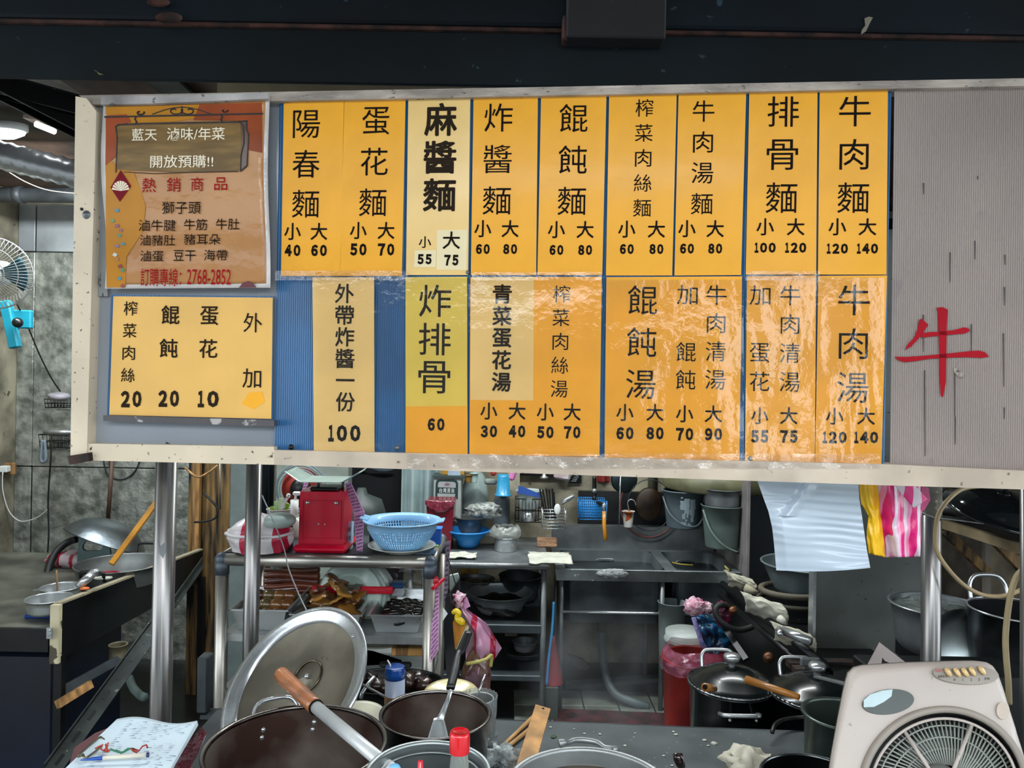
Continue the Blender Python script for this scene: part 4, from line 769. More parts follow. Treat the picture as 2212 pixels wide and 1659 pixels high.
# striped bag in a bowl, cup of chopsticks, pump bottle
bagm = stripes('white_crimson_bag', 'c8c2c4', 'b01c3c', 9.5, 0, duty=.62, bump=.5)
q = PZ(545, 1203, ztp)
def bagf(u, v):
    a = 2*math.pi*u; k = [.80, .92, 1.0, .97, .9, .72, .45, .05][int(min(v*7, 6.999))]; k2 = [.92, 1.0, .97, .9, .72, .45, .05, .05][int(min(v*7, 6.999))]; f_ = v*7 - int(min(v*7, 6.999)); r = (k*(1-f_)+k2*f_)*.112
    r *= 1 + .10*nz(math.cos(a)*2.2, math.sin(a)*2.2, v*3) + .05*math.sin(a*9 + v*4)*(1-v)
    return V((q.x - .005 + r*math.cos(a)*1.0, q.y+.09 + r*.8*math.sin(a), ztp + .003 + .125*v**.8 + .008*nz(math.cos(a)*3, math.sin(a)*3, 5)*v))
thing('striped_bag', 'white and crimson striped plastic bag bundle at the left end of the rack', 'bag', [('bag', M().sheet(bagf, 56, 28), bagm), ('folded_rim', M().tube([bagf(i/40, .42) + V((.006*math.cos(2*math.pi*i/40), .006*math.sin(2*math.pi*i/40), 0)) for i in range(40)], .005, 6, True), mat('white_rim_plastic', 'd6d2d2', .4))])
solo('pale_bowl', M().ball((q.x+.075, q.y+.05, ztp+.115), .05, 20, (1.1, 1, .55)), mat('green_grey_bowl', '9aa9a2', .35), 'pale grey green bowl peeking out of the striped bag', 'bowl')
cq = P(603, 1116, 2.86); 
cupm = mat('grey_white_cup', 'c6bdb6', .4)
chop = [('cup', M().lathe(vprof(S(20, 2.86), S(26, 2.86), cq.z+.03-ztp, .002, .002, .006), (cq.x, cq.y, ztp), None, 32), cupm)]
for i, t in enumerate('新八號'): 
    c_ = P(594 + i*9, 1116, 2.86 - S(23, 2.86)) ; chop.append(('cup_lettering', stamp(M(), t, c_ + V((0, -.002, 0)), XA, ZA, V((0, -1, 0)), .012, .012, .004), ink))
thing('utensil_cup', 'greyish white cup with small black lettering behind the bag', 'cup', chop)
for k, (x0, y0_, x1, y1, c_) in enumerate(((594, 1103, 586, 1094, '86b52c'), (598, 1102, 596, 1083, 'a8c98a'), (604, 1102, 607, 1076, 'b9cfa5'), (614, 1102, 622, 1088, '7ea61c'))):
    solo('chopstick_packet', M().bar(P(x0, y0_, 2.86) + V((0, 0, -.03)), P(x1, y1, 2.86), .014, .005, (0, 1, 0)), mat('packet_'+c_, c_, .5), ('short green packet leaning left in the utensil cup', 'pale packet, second from the left in the utensil cup', 'pale green packet upright in the utensil cup', 'bright green packet leaning right in the utensil cup')[k], 'packet', 'packets in the utensil cup')
solo('tongs', M().bar(P(606, 1103, 2.84), P(623, 1071, 2.84), .011, .006, (0, 1, 0)).ball(P(623, 1071, 2.84), .01, 10), steel, 'steel tongs handle standing in the utensil cup', 'tongs')
thing('pump_bottle', 'small white pump bottle between the cup and the red scale', 'bottle', [
    ('bottle', M().lathe([(0, 0), (.026, 0), (.028, .01), (.028, .06), (.02, .075), (0, .075)], (P(637, 1100, 2.82).x, 2.82, ztp), None, 20), mat('clear_ish_bottle', 'c9cbc0', .2, coat=.5)),
    ('collar', M().lathe([(0, .075), (.015, .075), (.015, P(637, 1080, 2.82).z - ztp), (0, P(637, 1080, 2.82).z - ztp)], (P(636, 1100, 2.82).x, 2.82, ztp), None, 20), white_plastic),
    ('pump_head', M().rod(P(638, 1081, 2.82), P(639, 1071, 2.82), .005, 8).box(P(641, 1066, 2.82), (.03, .014, .016), None, .005), white_plastic)])
solo('thin_wire', M().tube([P(566, 1070, 2.5), P(590, 1125, 2.46), P(612, 1180, 2.44), P(624, 1230, 2.4), P(646, 1285, 2.35), P(666, 1326, 2.3)], .0022, 6), steel_dull, 'thin wire running down across the rack from the thin post', 'wire')
# red desk fan behind
fc = P(650, 1055, 3.55); fr = S(54, 3.55); ax = aim((0, -1, 0)); cg = M()
def fp2(r, a, z): return fc + (ax @ V((r*math.cos(a), r*math.sin(a), z)))
for rr_, zz_ in ((1, 0), (.93, .015), (.78, .03)): cg.tube([fp2(fr*rr_, 2*math.pi*i/40, zz_) for i in range(40)], .0035, 5, True)
for i in range(60): cg.tube([fp2(fr, 2*math.pi*i/60, 0), fp2(fr*.78, 2*math.pi*i/60, .03)], .0012, 4)
thing('desk_fan', 'round caged fan with a red disc behind the scale', 'fan', [('cage', cg, mat('grey_black_wire', '6f8086', .4)), ('stand', M().rod((fc.x, fc.y+.05, 0), (fc.x, fc.y+.05, fc.z), .015, 12), black_plastic), ('blade_disc', M().lathe([(0, .01), (fr*.8, -.01), (fr*.8, -.015), (0, -.02)], fc, ax, 36), mat('brick_red_disc', 'a32a1e', .6, var=.15)), ('hub', M().lathe([(0, .03), (.045, .025), (.05, 0)], fc, ax, 24), black_plastic)])
# pale wall pieces seen between things at the back
solo('pale_column', M().span((P(597, 1050, 4.2).x, 4.2, 0), (P(752, 1050, 4.2).x, 4.3, 2.8)), mat('grey_green_wall_paint', '8c958c', .6, var=.15), 'grey green painted column behind the red scale', 'column')
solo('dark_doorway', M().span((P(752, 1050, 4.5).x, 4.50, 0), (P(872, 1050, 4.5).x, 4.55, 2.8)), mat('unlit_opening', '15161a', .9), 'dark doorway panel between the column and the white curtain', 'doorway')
def curt(u, v): x0 = P(868, 1050, 4.3).x; x1 = P(952, 1050, 4.3).x; return V((x0+(x1-x0)*u, 4.3 + .03*math.sin(u*16) + .01*nz(u*5, v*6), 0.72 + 1.9*v))
solo('plastic_curtain', M().sheet(curt, 40, 20, .003), mat('white_curtain', '9fb2b2', .5, var=.1), 'whitish plastic curtain hanging behind the colander', 'curtain')
solo('folded_awning', M().sheet(lambda u, v: P(778 + 72*u, 1000 + v*0 + 18*math.sin(u*2.2)*(v) + 2, 4.44 + .03*v), 14, 4, .004), mat('grey_blue_cloth', '8795a2', .7), 'grey blue cloth edge sagging below the sign over the dark doorway', 'cloth')
solo('gas_bottle', (lambda k: M().lathe([(0, k), (.02, k), (.03, k-.03), (.1, k-.06), (.12, k-.12), (.12, .02), (.1, 0), (0, 0)], (P(772, 1090, 3.6).x, 3.7, 0), None, 24))(P(772, 1060, 3.6).z), mat('grey_gas_bottle', '2e3735', .5), 'grey rounded gas bottle behind the pink list', 'gas bottle')

# things on the middle shelf
def tray(xl, xr, ytop, ybot, y0, y1, label, mt_=None):
    mt_ = mt_ or steel; x0 = P(xl, ytop, y0).x; x1 = P(xr, ytop, y0).x; z1 = P((xl+xr)/2, ytop, y0).z; h = z1 - zm; m = M(); k = .018
    o = [(x0, y0), (x1, y0), (x1, y1), (x0, y1)]; i_ = [(x0+k, y0+k), (x1-k, y0+k), (x1-k, y1-k), (x0+k, y1-k)]; e = .010
    rim = [(x0-e, y0-e), (x1+e, y0-e), (x1+e, y1+e), (x0-e, y1+e)]
    vs = [V((x, y, zm+h)) for x, y in o] + [V((x, y, zm+.003)) for x, y in i_] + [V((x, y, zm+h+.001)) for x, y in rim] + [V((x, y, zm+h-.004)) for x, y in rim] + [V((x, y, zm+h-.004)) for x, y in o] + [V((x, y, zm+.001)) for x, y in i_]
    fs = [(j, j+4, (j+1) % 4+4, (j+1) % 4) for j in range(4)] + [(4, 7, 6, 5)] + [(j, (j+1) % 4, (j+1) % 4+8, j+8) for j in range(4)] + [(j+8, (j+1) % 4+8, (j+1) % 4+12, j+12) for j in range(4)] + [(j+12, (j+1) % 4+12, (j+1) % 4+16, j+16) for j in range(4)] + [(j+16, (j+1) % 4+16, (j+1) % 4+20, j+20) for j in range(4)] + [(20, 21, 22, 23)]
    m.add(vs, fs); solo('food_tray', m, mt_, label, 'tray'); return x0, x1, h
x0, x1, h = tray(500, 618, 1316, 1348, 2.58, 2.86, 'small steel tray of braised eggs at the left of the middle shelf')
eggm = [mat('egg_'+c_, c_, .25, var=.15, coat=.8, sss=.1) for c_ in ('7c4a22', '5a3a22', '6b5a34', '8a5a2c')]
k = 0
for j in range(3):
    for i in range(4):
        k += 1; solo('braised_egg', M().ball((x0 + .03 + (x1-x0-.06)*(i+.3*(j % 2))/3.3, 2.62 + .075*j, zm + h*.62 + .012*((i*3+j) % 3)), .024, 14, (1.15, 1, .95)), eggm[k % 4], 'glossy brown braised egg, %s from the left in the %s row of the small tray' % (('first', 'second', 'third', 'fourth')[i], ('front', 'middle', 'back')[j]), 'egg', 'braised eggs in the small tray')
x0, x1, h = tray(632, 778, 1326, 1360, 2.58, 2.88, 'steel tray heaped with brown dried tofu in the middle')
tofm = [mat('tofu_'+c_, c_, .4, var=.25, coat=.4) for c_ in ('a8732e', '80502a', 'b98436', '6a4026')]
random.seed(3)
for i in range(26):
    u = random.random(); v = random.random(); zz_ = zm + .03 + .115*(1-abs(u-.55)*1.3)*random.random() + .02; cc = V((x0+.02+(x1-x0-.04)*u, 2.62+.22*v, zz_))
    def tf(a, b, cc=cc, i=i): return cc + Euler((random.Random(i).uniform(-.7, .9), random.Random(i+50).uniform(-.6, .6), i)).to_matrix() @ V(((a-.5)*.085, (b-.5)*.06, .012*nz(a*3+i, b*3, i)))
    solo('dried_tofu', M().sheet(tf, 6, 5, .008), tofm[i % 4], 'brown slab of dried tofu heaped in the middle tray', 'tofu', 'dried tofu slabs in the middle tray')
solo('tray_tongs', M().bar(P(626, 1322, 2.56), P(694, 1280, 2.9), .012, .004).bar(P(628, 1324, 2.56), P(700, 1276, 2.9), .01, .004), steel_dark, 'long dark tongs leaning between the egg and tofu trays', 'tongs')
x0, x1, h = tray(800, 912, 1328, 1360, 2.58, 2.9, 'steel tray of dark seaweed at the right of the middle shelf')
sea = M()
for i in range(12): yy = 2.6 + .022*i; sea.tube([(x0+.02+(x1-x0-.04)*t/8, yy+.006*math.sin(t+i), zm+h*.55+.012*nz(t*.6, i, 2)) for t in range(9)], .010, 8)
solo('seaweed_rolls', sea, mat('dark_seaweed', '1d1a16', .2, coat=.7), 'dark glossy seaweed strips lying in the right tray', 'seaweed', kind='stuff')
# back of the middle shelf
zsh = zm
for i in range(5):
    solo('sausage_roll', M().tube([P(572 + 118*t/6, 1278 - i*12 + 2*math.sin(t+i), 2.86+.01*i) for t in range(7)], .014, 10, flat=.9), mat('brick_meat_%d' % i, ('7a3326', '8c4327', '6d3a2c', '84452c', '6a4432')[i], .35, var=.25, coat=.5), ('lowest', 'second lowest', 'middle', 'second highest', 'topmost')[i] + ' reddish brown braised roll of the pile behind the trays', 'meat roll', 'braised rolls behind the trays')
solo('red_tray', M().box((P(766, 1280, 2.78).x, 2.80, P(766, 1278, 2.75).z), (S(172, 2.78), .13, .008), None, .003).bar((P(766, 1280, 2.78).x - S(86, 2.78), 2.74, P(766, 1272, 2.74).z), (P(766, 1280, 2.78).x + S(86, 2.78), 2.74, P(766, 1272, 2.74).z), .008, .020, (0, 0, 1), .003), red_plastic, 'red plastic tray under the stacked white lids', 'tray')
lidm = mat('pale_green_white_lid', 'b9cfc4', .3, coat=.4)
for i in range(4):
    c_ = P(756 + i*9, 1284 - i, 2.77 + .022*i); r_ = S(70, 2.82)
    m = M(); ax_ = aim((.12*(i-1.5), -1, .10)); m.lathe([(0, 0), (r_*.55, .001), (r_*.58, .005), (r_*.62, .001), (r_*.93, .004), (r_, 0), (r_*.99, -.006), (r_*.93, -.001), (0, -.004)], c_, ax_, 44)
    solo('container_cover', m, lidm if i < 3 else mat('grey_lid', 'a8aca8', .3), ('foremost round pale plastic lid standing on the red tray', 'second round pale lid standing on the red tray', 'third round pale lid standing on the red tray', 'rearmost greyish lid standing on the red tray')[i], 'lid', 'round lids standing on the red tray')
solo('plastic_cup_stack', M().lathe(vprof(.03, .045, .03), P(600, 1228, 2.75), Euler((.15, 0, 0)), 24), bag_clear, 'clear crumpled plastic cup under the top of the rack', 'cup')
thing('small_tub', 'small white tub with a dark blue band on the middle shelf', 'tub', [('tub', M().box(P(860, 1272, 2.82), (.046, .05, .046), None, .004), mat('white_tub', 'b7bfc0', .4)), ('band', M().box(P(860, 1262, 2.815), (.048, .052, .020), None, .003), mat('navy_band', '1f4a78', .4))])
# lower shelf: dishes, wooden block, blue-capped bottle, dark meat tray
q = PZ(830, 1402, zl+.05)
solo('oval_dish', M().lathe([(0, 0), (.1, 0), (.15, .015), (.155, .017), (.1, .006), (0, .005)], P(812, 1388, 2.78), None, 36, (1, .7)), mat('cream_dish', 'cfceb6', .3, coat=.4), 'cream oval dish under the middle shelf', 'dish')
solo('wooden_block', M().box(P(890, 1396, 2.7), (S(60, 2.7)+.03, .12, .028), None, .002), mat('striped_wood_block', 'a87c42', .5, col2='6a4c28', scale=3, stretch=(14, 1, 1), mixlo=.48, mixhi=.52), 'striped wooden block under the middle shelf', 'block')
solo('paper_sheet', M().prism([P(x, y, 2.72) for x, y in ((792, 1404), (806, 1406), (868, 1426), (866, 1432), (792, 1436))], (0, 0, -.003)), mat('pale_green_paper', 'c4d2bf', .6), 'pale green paper sheet lying under the middle shelf', 'paper')
solo('kitchen_knife', M().bar(P(820, 1435, 2.62), P(889, 1436, 2.62), .016, .02, (0, 0, 1), .005), black_plastic, 'black knife handle lying below the middle shelf', 'knife')
dt = V((P(838, 1500, 2.3).x, 2.36, P(838, 1530, 2.3).z))
solo('dark_pan', M().lathe(vprof(.13, .15, .06), dt, None, 32, (1.1, .7)), black_metal, 'dark pan of braised meat behind the tall steel pot', 'pan')
mm = M()
for i in range(9): mm.ball(dt + V((-.1 + .025*i, .02*math.sin(i*2), .055 + .012*math.cos(i))), .03, 12, (1, 1, .8), .5, i)
solo('braised_meat', mm, mat('dark_brown_meat', '3c2116', .35, var=.4, coat=.5), 'dark brown braised meat heaped in the dark pan', 'meat', kind='stuff')
solo('pan_ladle', M().tube([P(808, 1462, 2.25), P(795, 1478, 2.22), P(783, 1497, 2.2), P(780, 1508, 2.2)], .006, 8), steel, 'bent steel ladle handle by the lid', 'ladle')
solo('long_skewer', M().rod(P(776, 1475, 2.15), P(832, 1505, 2.1), .0035, 6), steel_dull, 'thin steel rod between the big lid and the sauce bottle', 'rod')
bx = P(853, 1500, 2.05); zb2 = .72
thing('squeeze_bottle', 'squeeze bottle of brown sauce with a blue lid and bent straw', 'bottle', [
    ('bottle', M().lathe([(0, 0), (.027, 0), (.028, .01), (.027, P(853, 1455, 2.05).z - zb2), (0, P(853, 1455, 2.05).z - zb2)], (bx.x, bx.y, zb2), None, 28), mat('frosty_plastic', 'a9b4c8', .3, sss=.2)),
    ('sauce', M().lathe([(0, .001), (.0285, .001), (.0285, P(853, 1500, 2.05).z - zb2), (0, P(853, 1500, 2.05).z - zb2)], (bx.x, bx.y, zb2), None, 28), mat('brown_sauce', '7b5a3c', .3, coat=.5)),
    ('lid', M().lathe([(0, 0), (.0285, 0), (.0285, .016), (.026, .024), (.0265, .03), (.024, .032), (0, .03)], P(853, 1464, 2.05), None, 28), mat('royal_blue_lid', '10499a', .3, coat=.5)),
    ('straw', M().tube([P(842, 1452, 2.05), P(843, 1436, 2.05), P(837, 1426, 2.05)], .0022, 8), white_plastic)])
# ================================================================ HANGING BESIDE THE RACK
leaflet([(934, 1268), (949, 1262), (947, 1405), (929, 1432)], 2.5, 2.56, 'pink printed paper hanging on the right rack leg', rows=16)
solo('red_clip', M().bar(P(935, 1272, 2.5), P(958, 1250, 2.55), .012, .02, (0, 1, 0), .003).ball(P(942, 1256, 2.52), .014, 10, (.8, .5, 1.2)), red_plastic, 'bright red clip holding the pink paper', 'clip')
leaflet([(964, 1170), (973, 1168), (965, 1302), (958, 1304)], 2.84, 2.86, 'pale lilac printed strip behind the red clip', 'paper_strip', mat('lilac_paper', 'b5a3b2', .7), 12)
solo('black_board_case', M().prism([P(x, y, 2.55) for x, y in ((962, 1292), (972, 1286), (984, 1420), (992, 1480), (966, 1482), (958, 1360))], (0, .05, 0)), mat('scuffed_black', '14171c', .35, spots=.2, spotcol='3c4654', coat=.3), 'scuffed black case hanging beside the pink paper', 'case')
solo('black_bag', M().prism([P(x, y, 2.75) for x, y in ((972, 1284), (984, 1262), (992, 1252), (992, 1300), (976, 1318))], (0, .04, 0)), mat('scuffed_black_b', '1a1c1e', .35, spots=.25, spotcol='5c636a', coat=.5), 'shiny black bag above the yellow knot', 'bag')
solo('white_packet', M().prism([P(x, y, 2.8) for x, y in ((971, 1244), (989, 1240), (991, 1248), (972, 1278))], (0, .02, 0)), mat('greenish_packet', 'b6c4ba', .5), 'greenish white packet beside the steel bowls', 'packet')
solo('white_tag', M().prism([P(x, y, 2.53) for x, y in ((957, 1312), (967, 1326), (956, 1342))], (0, .002, 0)), white_plastic, 'small white triangular tag beside the pink paper', 'tag')
thing('orange_cutting_board', 'orange wooden board hanging under a yellow knot', 'board', [('board', M().prism([P(x, y, 2.555) for x, y in ((978, 1344), (984, 1334), (1007, 1346), (1006, 1352), (984, 1402), (978, 1402))], (0, .02, 0)), mat('orange_wood', 'c8822e', .4, var=.2, stretch=(6, 6, 1), coat=.3)),
    ('board_edge', M().prism([P(x, y, 2.56) for x, y in ((1007, 1350), (1013, 1356), (994, 1398), (984, 1404))], (0, .02, 0)), mat('cream_edge', 'c9c39e', .5))])
yk = mat('yellow_bag_knot', 'f0cc1e', .3, coat=.5)
solo('yellow_knot', M().tube([P(978, 1324, 2.55), P(985, 1320, 2.545), P(992, 1326, 2.54), P(986, 1332, 2.545), P(990, 1338, 2.54), P(998, 1344, 2.545), P(994, 1336, 2.545)], [.007, .01, .009, .008, .012, .013, .006], 10), yk, 'bright yellow plastic bag knot on the rack side', 'knot')
knife = M(); knife.tube([P(1014, 1364, 2.0), P(1000, 1398, 1.96), P(988, 1424, 1.92)], [.012, .014, .013], 12, flat=.6)
# pink striped bag hanging
pinkbag = stripes('pink_striped_film', 'b98aa4', 'a01c3e', 15, 0, rough=.25, bump=.6, duty=.7)
def pb(u, v):
    L_ = [(985, 1300), (992, 1330), (1006, 1370), (1006, 1420), (1008, 1500)]; R__ = [(1000, 1296), (1012, 1318), (1050, 1345), (1084, 1400), (1058, 1440)]
    t = (1-v)*4; i = min(int(t), 3); f_ = t-i; l = V(L_[i]).lerp(V(L_[i+1]), f_); r = V(R__[i]).lerp(V(R__[i+1]), f_); p = l.lerp(r, u)
    return P(p.x, p.y, 2.62 + .05*math.cos(u*math.pi*2.2) + .02*nz(u*6, v*8, 1))
thing('pink_bag', 'translucent pink bag with a crimson stripe hanging right of the rack', 'bag', [('bag', M().sheet(pb, 24, 40), pinkbag), ('knot', M().ball(P(992, 1298, 2.6), .022, 14, (1, 1, 1.3), .7, 3), mat('white_crimson_knot', 'c7a9b6', .4, col2='8a1c3c', scale=60, mixlo=.45, mixhi=.5)), ('tail', M().prism([P(x, y, 2.62) for x, y in ((1000, 1296), (1008, 1290), (1016, 1310), (1004, 1316))], (0, .004, 0)), pink)])
solo('sauce_bag', M().ball(P(1030, 1458, 2.60), .084, 24, (.62, .5, 1.05), .3, 8), mat('amber_plastic_bag', '7c5f48', .25, var=.3, scale=14, coat=.6, col2='4a2a34'), 'brownish clear bag hanging below the pink one', 'bag')
solo('yellow_film', M().tube([P(1008, 1434, 2.53), P(1030, 1430, 2.52), P(1050, 1424, 2.54), P(1062, 1416, 2.58), P(1060, 1440, 2.58)], .006, 8), mat('pale_yellow_film', 'b8b062', .3), 'pale yellow folded edge of the brownish bag', 'bag edge')

# ================================================================ FRONT COUNTER AND POTS
ZC = .72
bk0 = PZ(1080, 1556, ZC); bk1 = PZ(1780, 1583, ZC); dr = (bk1-bk0); 
bA = bk0 - dr*.905; bB = bk1 + dr*1.2
ctr_m = mat('scratched_counter_steel', '5d6467', .42, .4, var=.22, scale=3.5, rvar=.15, bump=.05, spots=.07, sscale=70, spotcol='b8bdbb')
thing('cooking_counter', 'scratched grey steel cooking counter along the bottom of the picture', 'counter', [
    ('counter_top', M().prism([bA, bB, V((bB.x, .95, ZC)), V((bA.x, .95, ZC))], (0, 0, -.03)), ctr_m),
    ('back_lip', M().bar(bA + V((0, .004, -.03)), bB + V((0, .004, -.03)), .008, .06), steel_dark),
    ('leg', M().box((bA.x+.04, 1.05, .35), (.04, .04, .69)), steel_dull), ('leg', M().box((.9, 1.1, .35), (.04, .04, .69)), steel_dull), ('leg', M().box((bA.x+.04, 1.85, .35), (.04, .04, .69)), steel_dull), ('leg', M().box((.9, 1.95, .35), (.04, .04, .69)), steel_dull)])
solo('steel_stove_box', M().box((P(437, 1480, 2.25).x, 2.27, P(437, 1480, 2.25).z), (.032, .05, .17), None, .004).box((P(455, 1538, 2.25).x+.03, 2.27, P(436, 1548, 2.25).z), (.12, .05, .012)), steel_dark, 'dark steel box corner behind the big pot at the left', 'box')
# pot A
potm = mat('used_steel_pot', '8e8c88', .27, 1, var=.15, scale=5, rvar=.1, col2='5a5450')
c, r = rimc(452, 828, 1608, 1.56)
soup = mat('dark_broth', '3a211a', .12, coat=1, crough=.05, col2='1a0f0e', scale=14)
hA = c.z - ZC - .002
def riv(c, r, ang, z): p = V((c.x + (r-.003)*math.cos(ang), c.y + (r-.003)*math.sin(ang), z)); return M().ball(p, .0068, 12)
inner = mat('stained_pot_wall', '746a62', .38, .3, col2='3f2c26', scale=6, rvar=.12)
def potA(c, r, h, z0): return M().lathe(vprof(r*.97, r, h, .003, .006, .02), V((c.x, c.y, z0)), None, 64)
aH = math.radians(119)
hd = loop(V((c.x + r*math.cos(aH), c.y + r*math.sin(aH) + .004, c.z - .028)), V((-math.sin(aH), math.cos(aH), 0)), V((math.cos(aH)*.75, math.sin(aH)*.75, .55)).normalized(), .105, .060, .0055, 12)
thing('stock_pot', 'biggest open steel pot with riveted handle at the bottom left', 'pot', [
    ('body', potA(c, r, hA, ZC+.002), potm), ('inner_wall', M().lathe([(r*.97-.0045, .035), (r-.0045, hA-.004)], V((c.x, c.y, ZC+.002)), None, 64), inner, 'brown-stained inner wall'),
    ('broth', M().lathe([(0, .055), (r*.96, .055)], V((c.x, c.y, ZC)), None, 48), soup), ('handle', hd, steel),
    ] + [('rivet', riv(c, r, math.radians(a_), c.z + dz), steel) for a_, dz in ((130, -.035), (131, -.052), (93, -.035), (94, -.052))])
PAc, PAr = c, r
# lid
Ln = V((-.42, -.6, .68)).normalized(); lc = P(636, 1480, 1.95); lr = S(181, 1.95)
ax_ = Matrix.Translation((0, 0, 0)) @ aim(Ln)
lidp = [(0, -.030), (lr*.14, -.030), (lr*.15, -.027), (lr*.17, -.029), (lr*.6, -.022), (lr*.82, -.008), (lr*.84, .004), (lr*.90, .002), (lr*.93, .010), (lr*1.0, .010), (lr*1.01, .004), (lr*.99, -.002), (lr*.84, -.004), (lr*.6, -.027), (0, -.036)]
thing('pot_cover', 'large round steel lid, inside showing, leaning behind the biggest pot', 'lid', [
    ('disc', M().lathe([(a_, b_) for a_, b_ in lidp if a_ >= lr*.8 or a_ == 0][1:-1], lc, ax_, 64), steel),
    ('inner_face', M().lathe([(0, -.030), (lr*.14, -.030), (lr*.15, -.027), (lr*.17, -.029), (lr*.6, -.022), (lr*.82, -.008)], lc, ax_, 64), mat('tarnished_steel_face', '7d7667', .42, .6, var=.2, scale=7, rvar=.12, spots=.03, sscale=30, spotcol='5f574a')),
    ('washer_ring', M().tube([lc + ax_ @ V((lr*.2*math.cos(2*math.pi*i/32), lr*.2*math.sin(2*math.pi*i/32) + lr*.16, -.024)) for i in range(32)], .003, 8, True), mat('brassy_ring', '6c6654', .3, 1)),
    ('center_rivet', M().ball(lc + ax_ @ V((0, lr*.16, -.023)), .007, 14), steel),
    ('rim_rivet', M().ball(lc + ax_ @ V((lr*.50, lr*.72, .012)), .004, 10), steel)])
# ladle
p0, p1, p2 = P(606, 1456, 1.80), P(682, 1527, 1.66), P(878, 1690, 1.30)
thing('long_ladle', 'long ladle with a reddish wooden grip and thick steel tube across the big pot', 'ladle', [
    ('grip', M().tube([p0 - (p1-p0).normalized()*.0, p0 + (p1-p0)*.06, p0 + (p1-p0)*.5, p1], [.0165, .0182, .0180, .0172], 24), mat('reddish_handle_wood', 'ad6c42', .35, var=.3, scale=4, stretch=(3, 3, 12), coat=.5)),
    ('collar', M().rod(p1 - (p2-p1).normalized()*.001, p1 + (p2-p1).normalized()*.004, .0172, 24), ink),
    ('tube', M().rod(p1 + (p2-p1)*.005, p2, .0135, 24, .0125), mat('satin_pale_tube', 'd5d9da', .38, .3))])
# plates behind
z_pl = ZC
for px, py, d, w_, lb in ((772, 1562, 1.84, 120, 'cream plate rim behind the biggest pot'), (974, 1510, 2.10, 118, 'pale yellow plate behind the tall steel pot')):
    cc = P(px, py, d); r_ = S(w_/2, d)
    solo('cream_plate', M().lathe([(0, 0), (r_*.6, 0), (r_*.95, .016), (r_, .02), (r_*.9, .018), (r_*.6, .006), (0, .006)], cc, Euler((.12, 0, 0)), 40), mat('cream_china_%d' % px, 'e2dfc8' if px < 900 else 'e0d29a', .25, coat=.5), lb, 'plate')
# pot B
c, r = rimc(825, 1056, 1542, 1.80); h = c.z - ZC - .001
solo_parts = [('body', potA(c, r, h, ZC+.001), potm), ('inner_wall', M().lathe([(r*.97-.0045, .03), (r-.0045, h-.004)], V((c.x, c.y, ZC+.001)), None, 64), inner, 'brown-stained inner wall'), ('broth', M().lathe([(0, h*.36), (r*.96, h*.36)], V((c.x, c.y, ZC)), None, 48), mat('brown_stew', '3a211a', .2, coat=.8, bump=.6, bscale=60))]
thing('tall_pot', 'deep steel pot with a spatula standing in it', 'pot', solo_parts)
sp0 = P(981, 1385, 1.98); sp1 = P(974, 1490, 1.86); sp2 = P(948, 1552, 1.80); sp3 = P(946, 1590, 1.74)
def blade(u, v):
    q0 = sp2.lerp(sp3 + V((.0, 0, -.03)), 1-v); w_ = .012 + .020*(1-v)
    return q0 + V(((u-.5)*2*w_, .008*math.cos((u-.5)*3), 0))
thing('spatula', 'black-handled steel spatula standing in the deep pot', 'spatula', [
    ('grip', M().tube([P(1012, 1366, 2.03), P(996, 1404, 1.99), P(989, 1416, 1.97), P(983, 1445, 1.93), P(973, 1487, 1.87)], [.011, .0125, .009, .0125, .0115], 14, flat=.7), black_plastic, 'black grip'),
    ('shank', M().tube([sp1, P(966, 1515, 1.845), P(956, 1540, 1.82), P(950, 1556, 1.80)], [.006, .0065, .009, .012], 10, flat=.35), steel),
    ('blade', M().sheet(blade, 8, 8, .0015), steel)])
# plastic-lined cup
cb = PZ(1040, 1607, ZC); cup_top = P(1036, 1506, cb.y+.02)
def bagc(u, v):
    a = 2*math.pi*u; hh = cup_top.z - ZC; r_ = .042 + .008*v + .0025*nz(math.cos(a)*5, math.sin(a)*5, v*4) + (.0025*math.sin(a*22) if v > .1 else 0) + (.02*(1-v/.15)**2*abs(math.sin(a*2.5)) if v < .15 else 0)
    return V((cb.x - .01 + r_*math.cos(a), cb.y + .03 + r_*math.sin(a), ZC + .002 + hh*v))
thing('lined_cup', 'steel cup lined with a crumpled clear bag right of the deep pot', 'cup', [('cup', M().lathe(vprof(.034, .040, .11, .002, .002, .006), V((cb.x-.01, cb.y+.03, ZC+.001)), None, 32), alu), ('bag', M().sheet(bagc, 80, 20), bag_clear), ('spoon', M().rod(P(1031, 1504, cb.y+.03), P(1048, 1457, cb.y+.07), .003, 8), steel)])
# chopsticks, bamboo ruler, crumpled foil
for i, (x0, y0, x1, y1) in enumerate(((1068, 1628, 1157, 1544), (1072, 1632, 1146, 1574))):
    a = PZ(x0, y0, ZC+.008); b = PZ(x1, y1, ZC+.008)
    solo('cooking_chopstick', M().rod(a, b, .0045, 10, .0065), mat('bamboo_%d' % i, 'd6a468', .5, var=.2), ('upper long bamboo chopstick on the counter', 'lower long bamboo chopstick on the counter')[i], 'chopstick')
ra = P(1131, 1668, 1.72); rb_ = P(1173, 1527, 2.02)
rul = M().bar(ra, rb_, .043, .004, (0, -1, .9), .001)
thing('bamboo_stick', 'flat bamboo stick with a hole standing up from the counter edge', 'stick', [('blade', rul, mat('bamboo_flat', 'cf9650', .5, var=.25, scale=4, stretch=(4, 4, 1), spots=.1, spotcol='7c4a20')), ('hole', M().lathe([(0, .0005), (.004, 0)], P(1173, 1532, 2.005), aim((0, -1, .9)), 12), ink)])
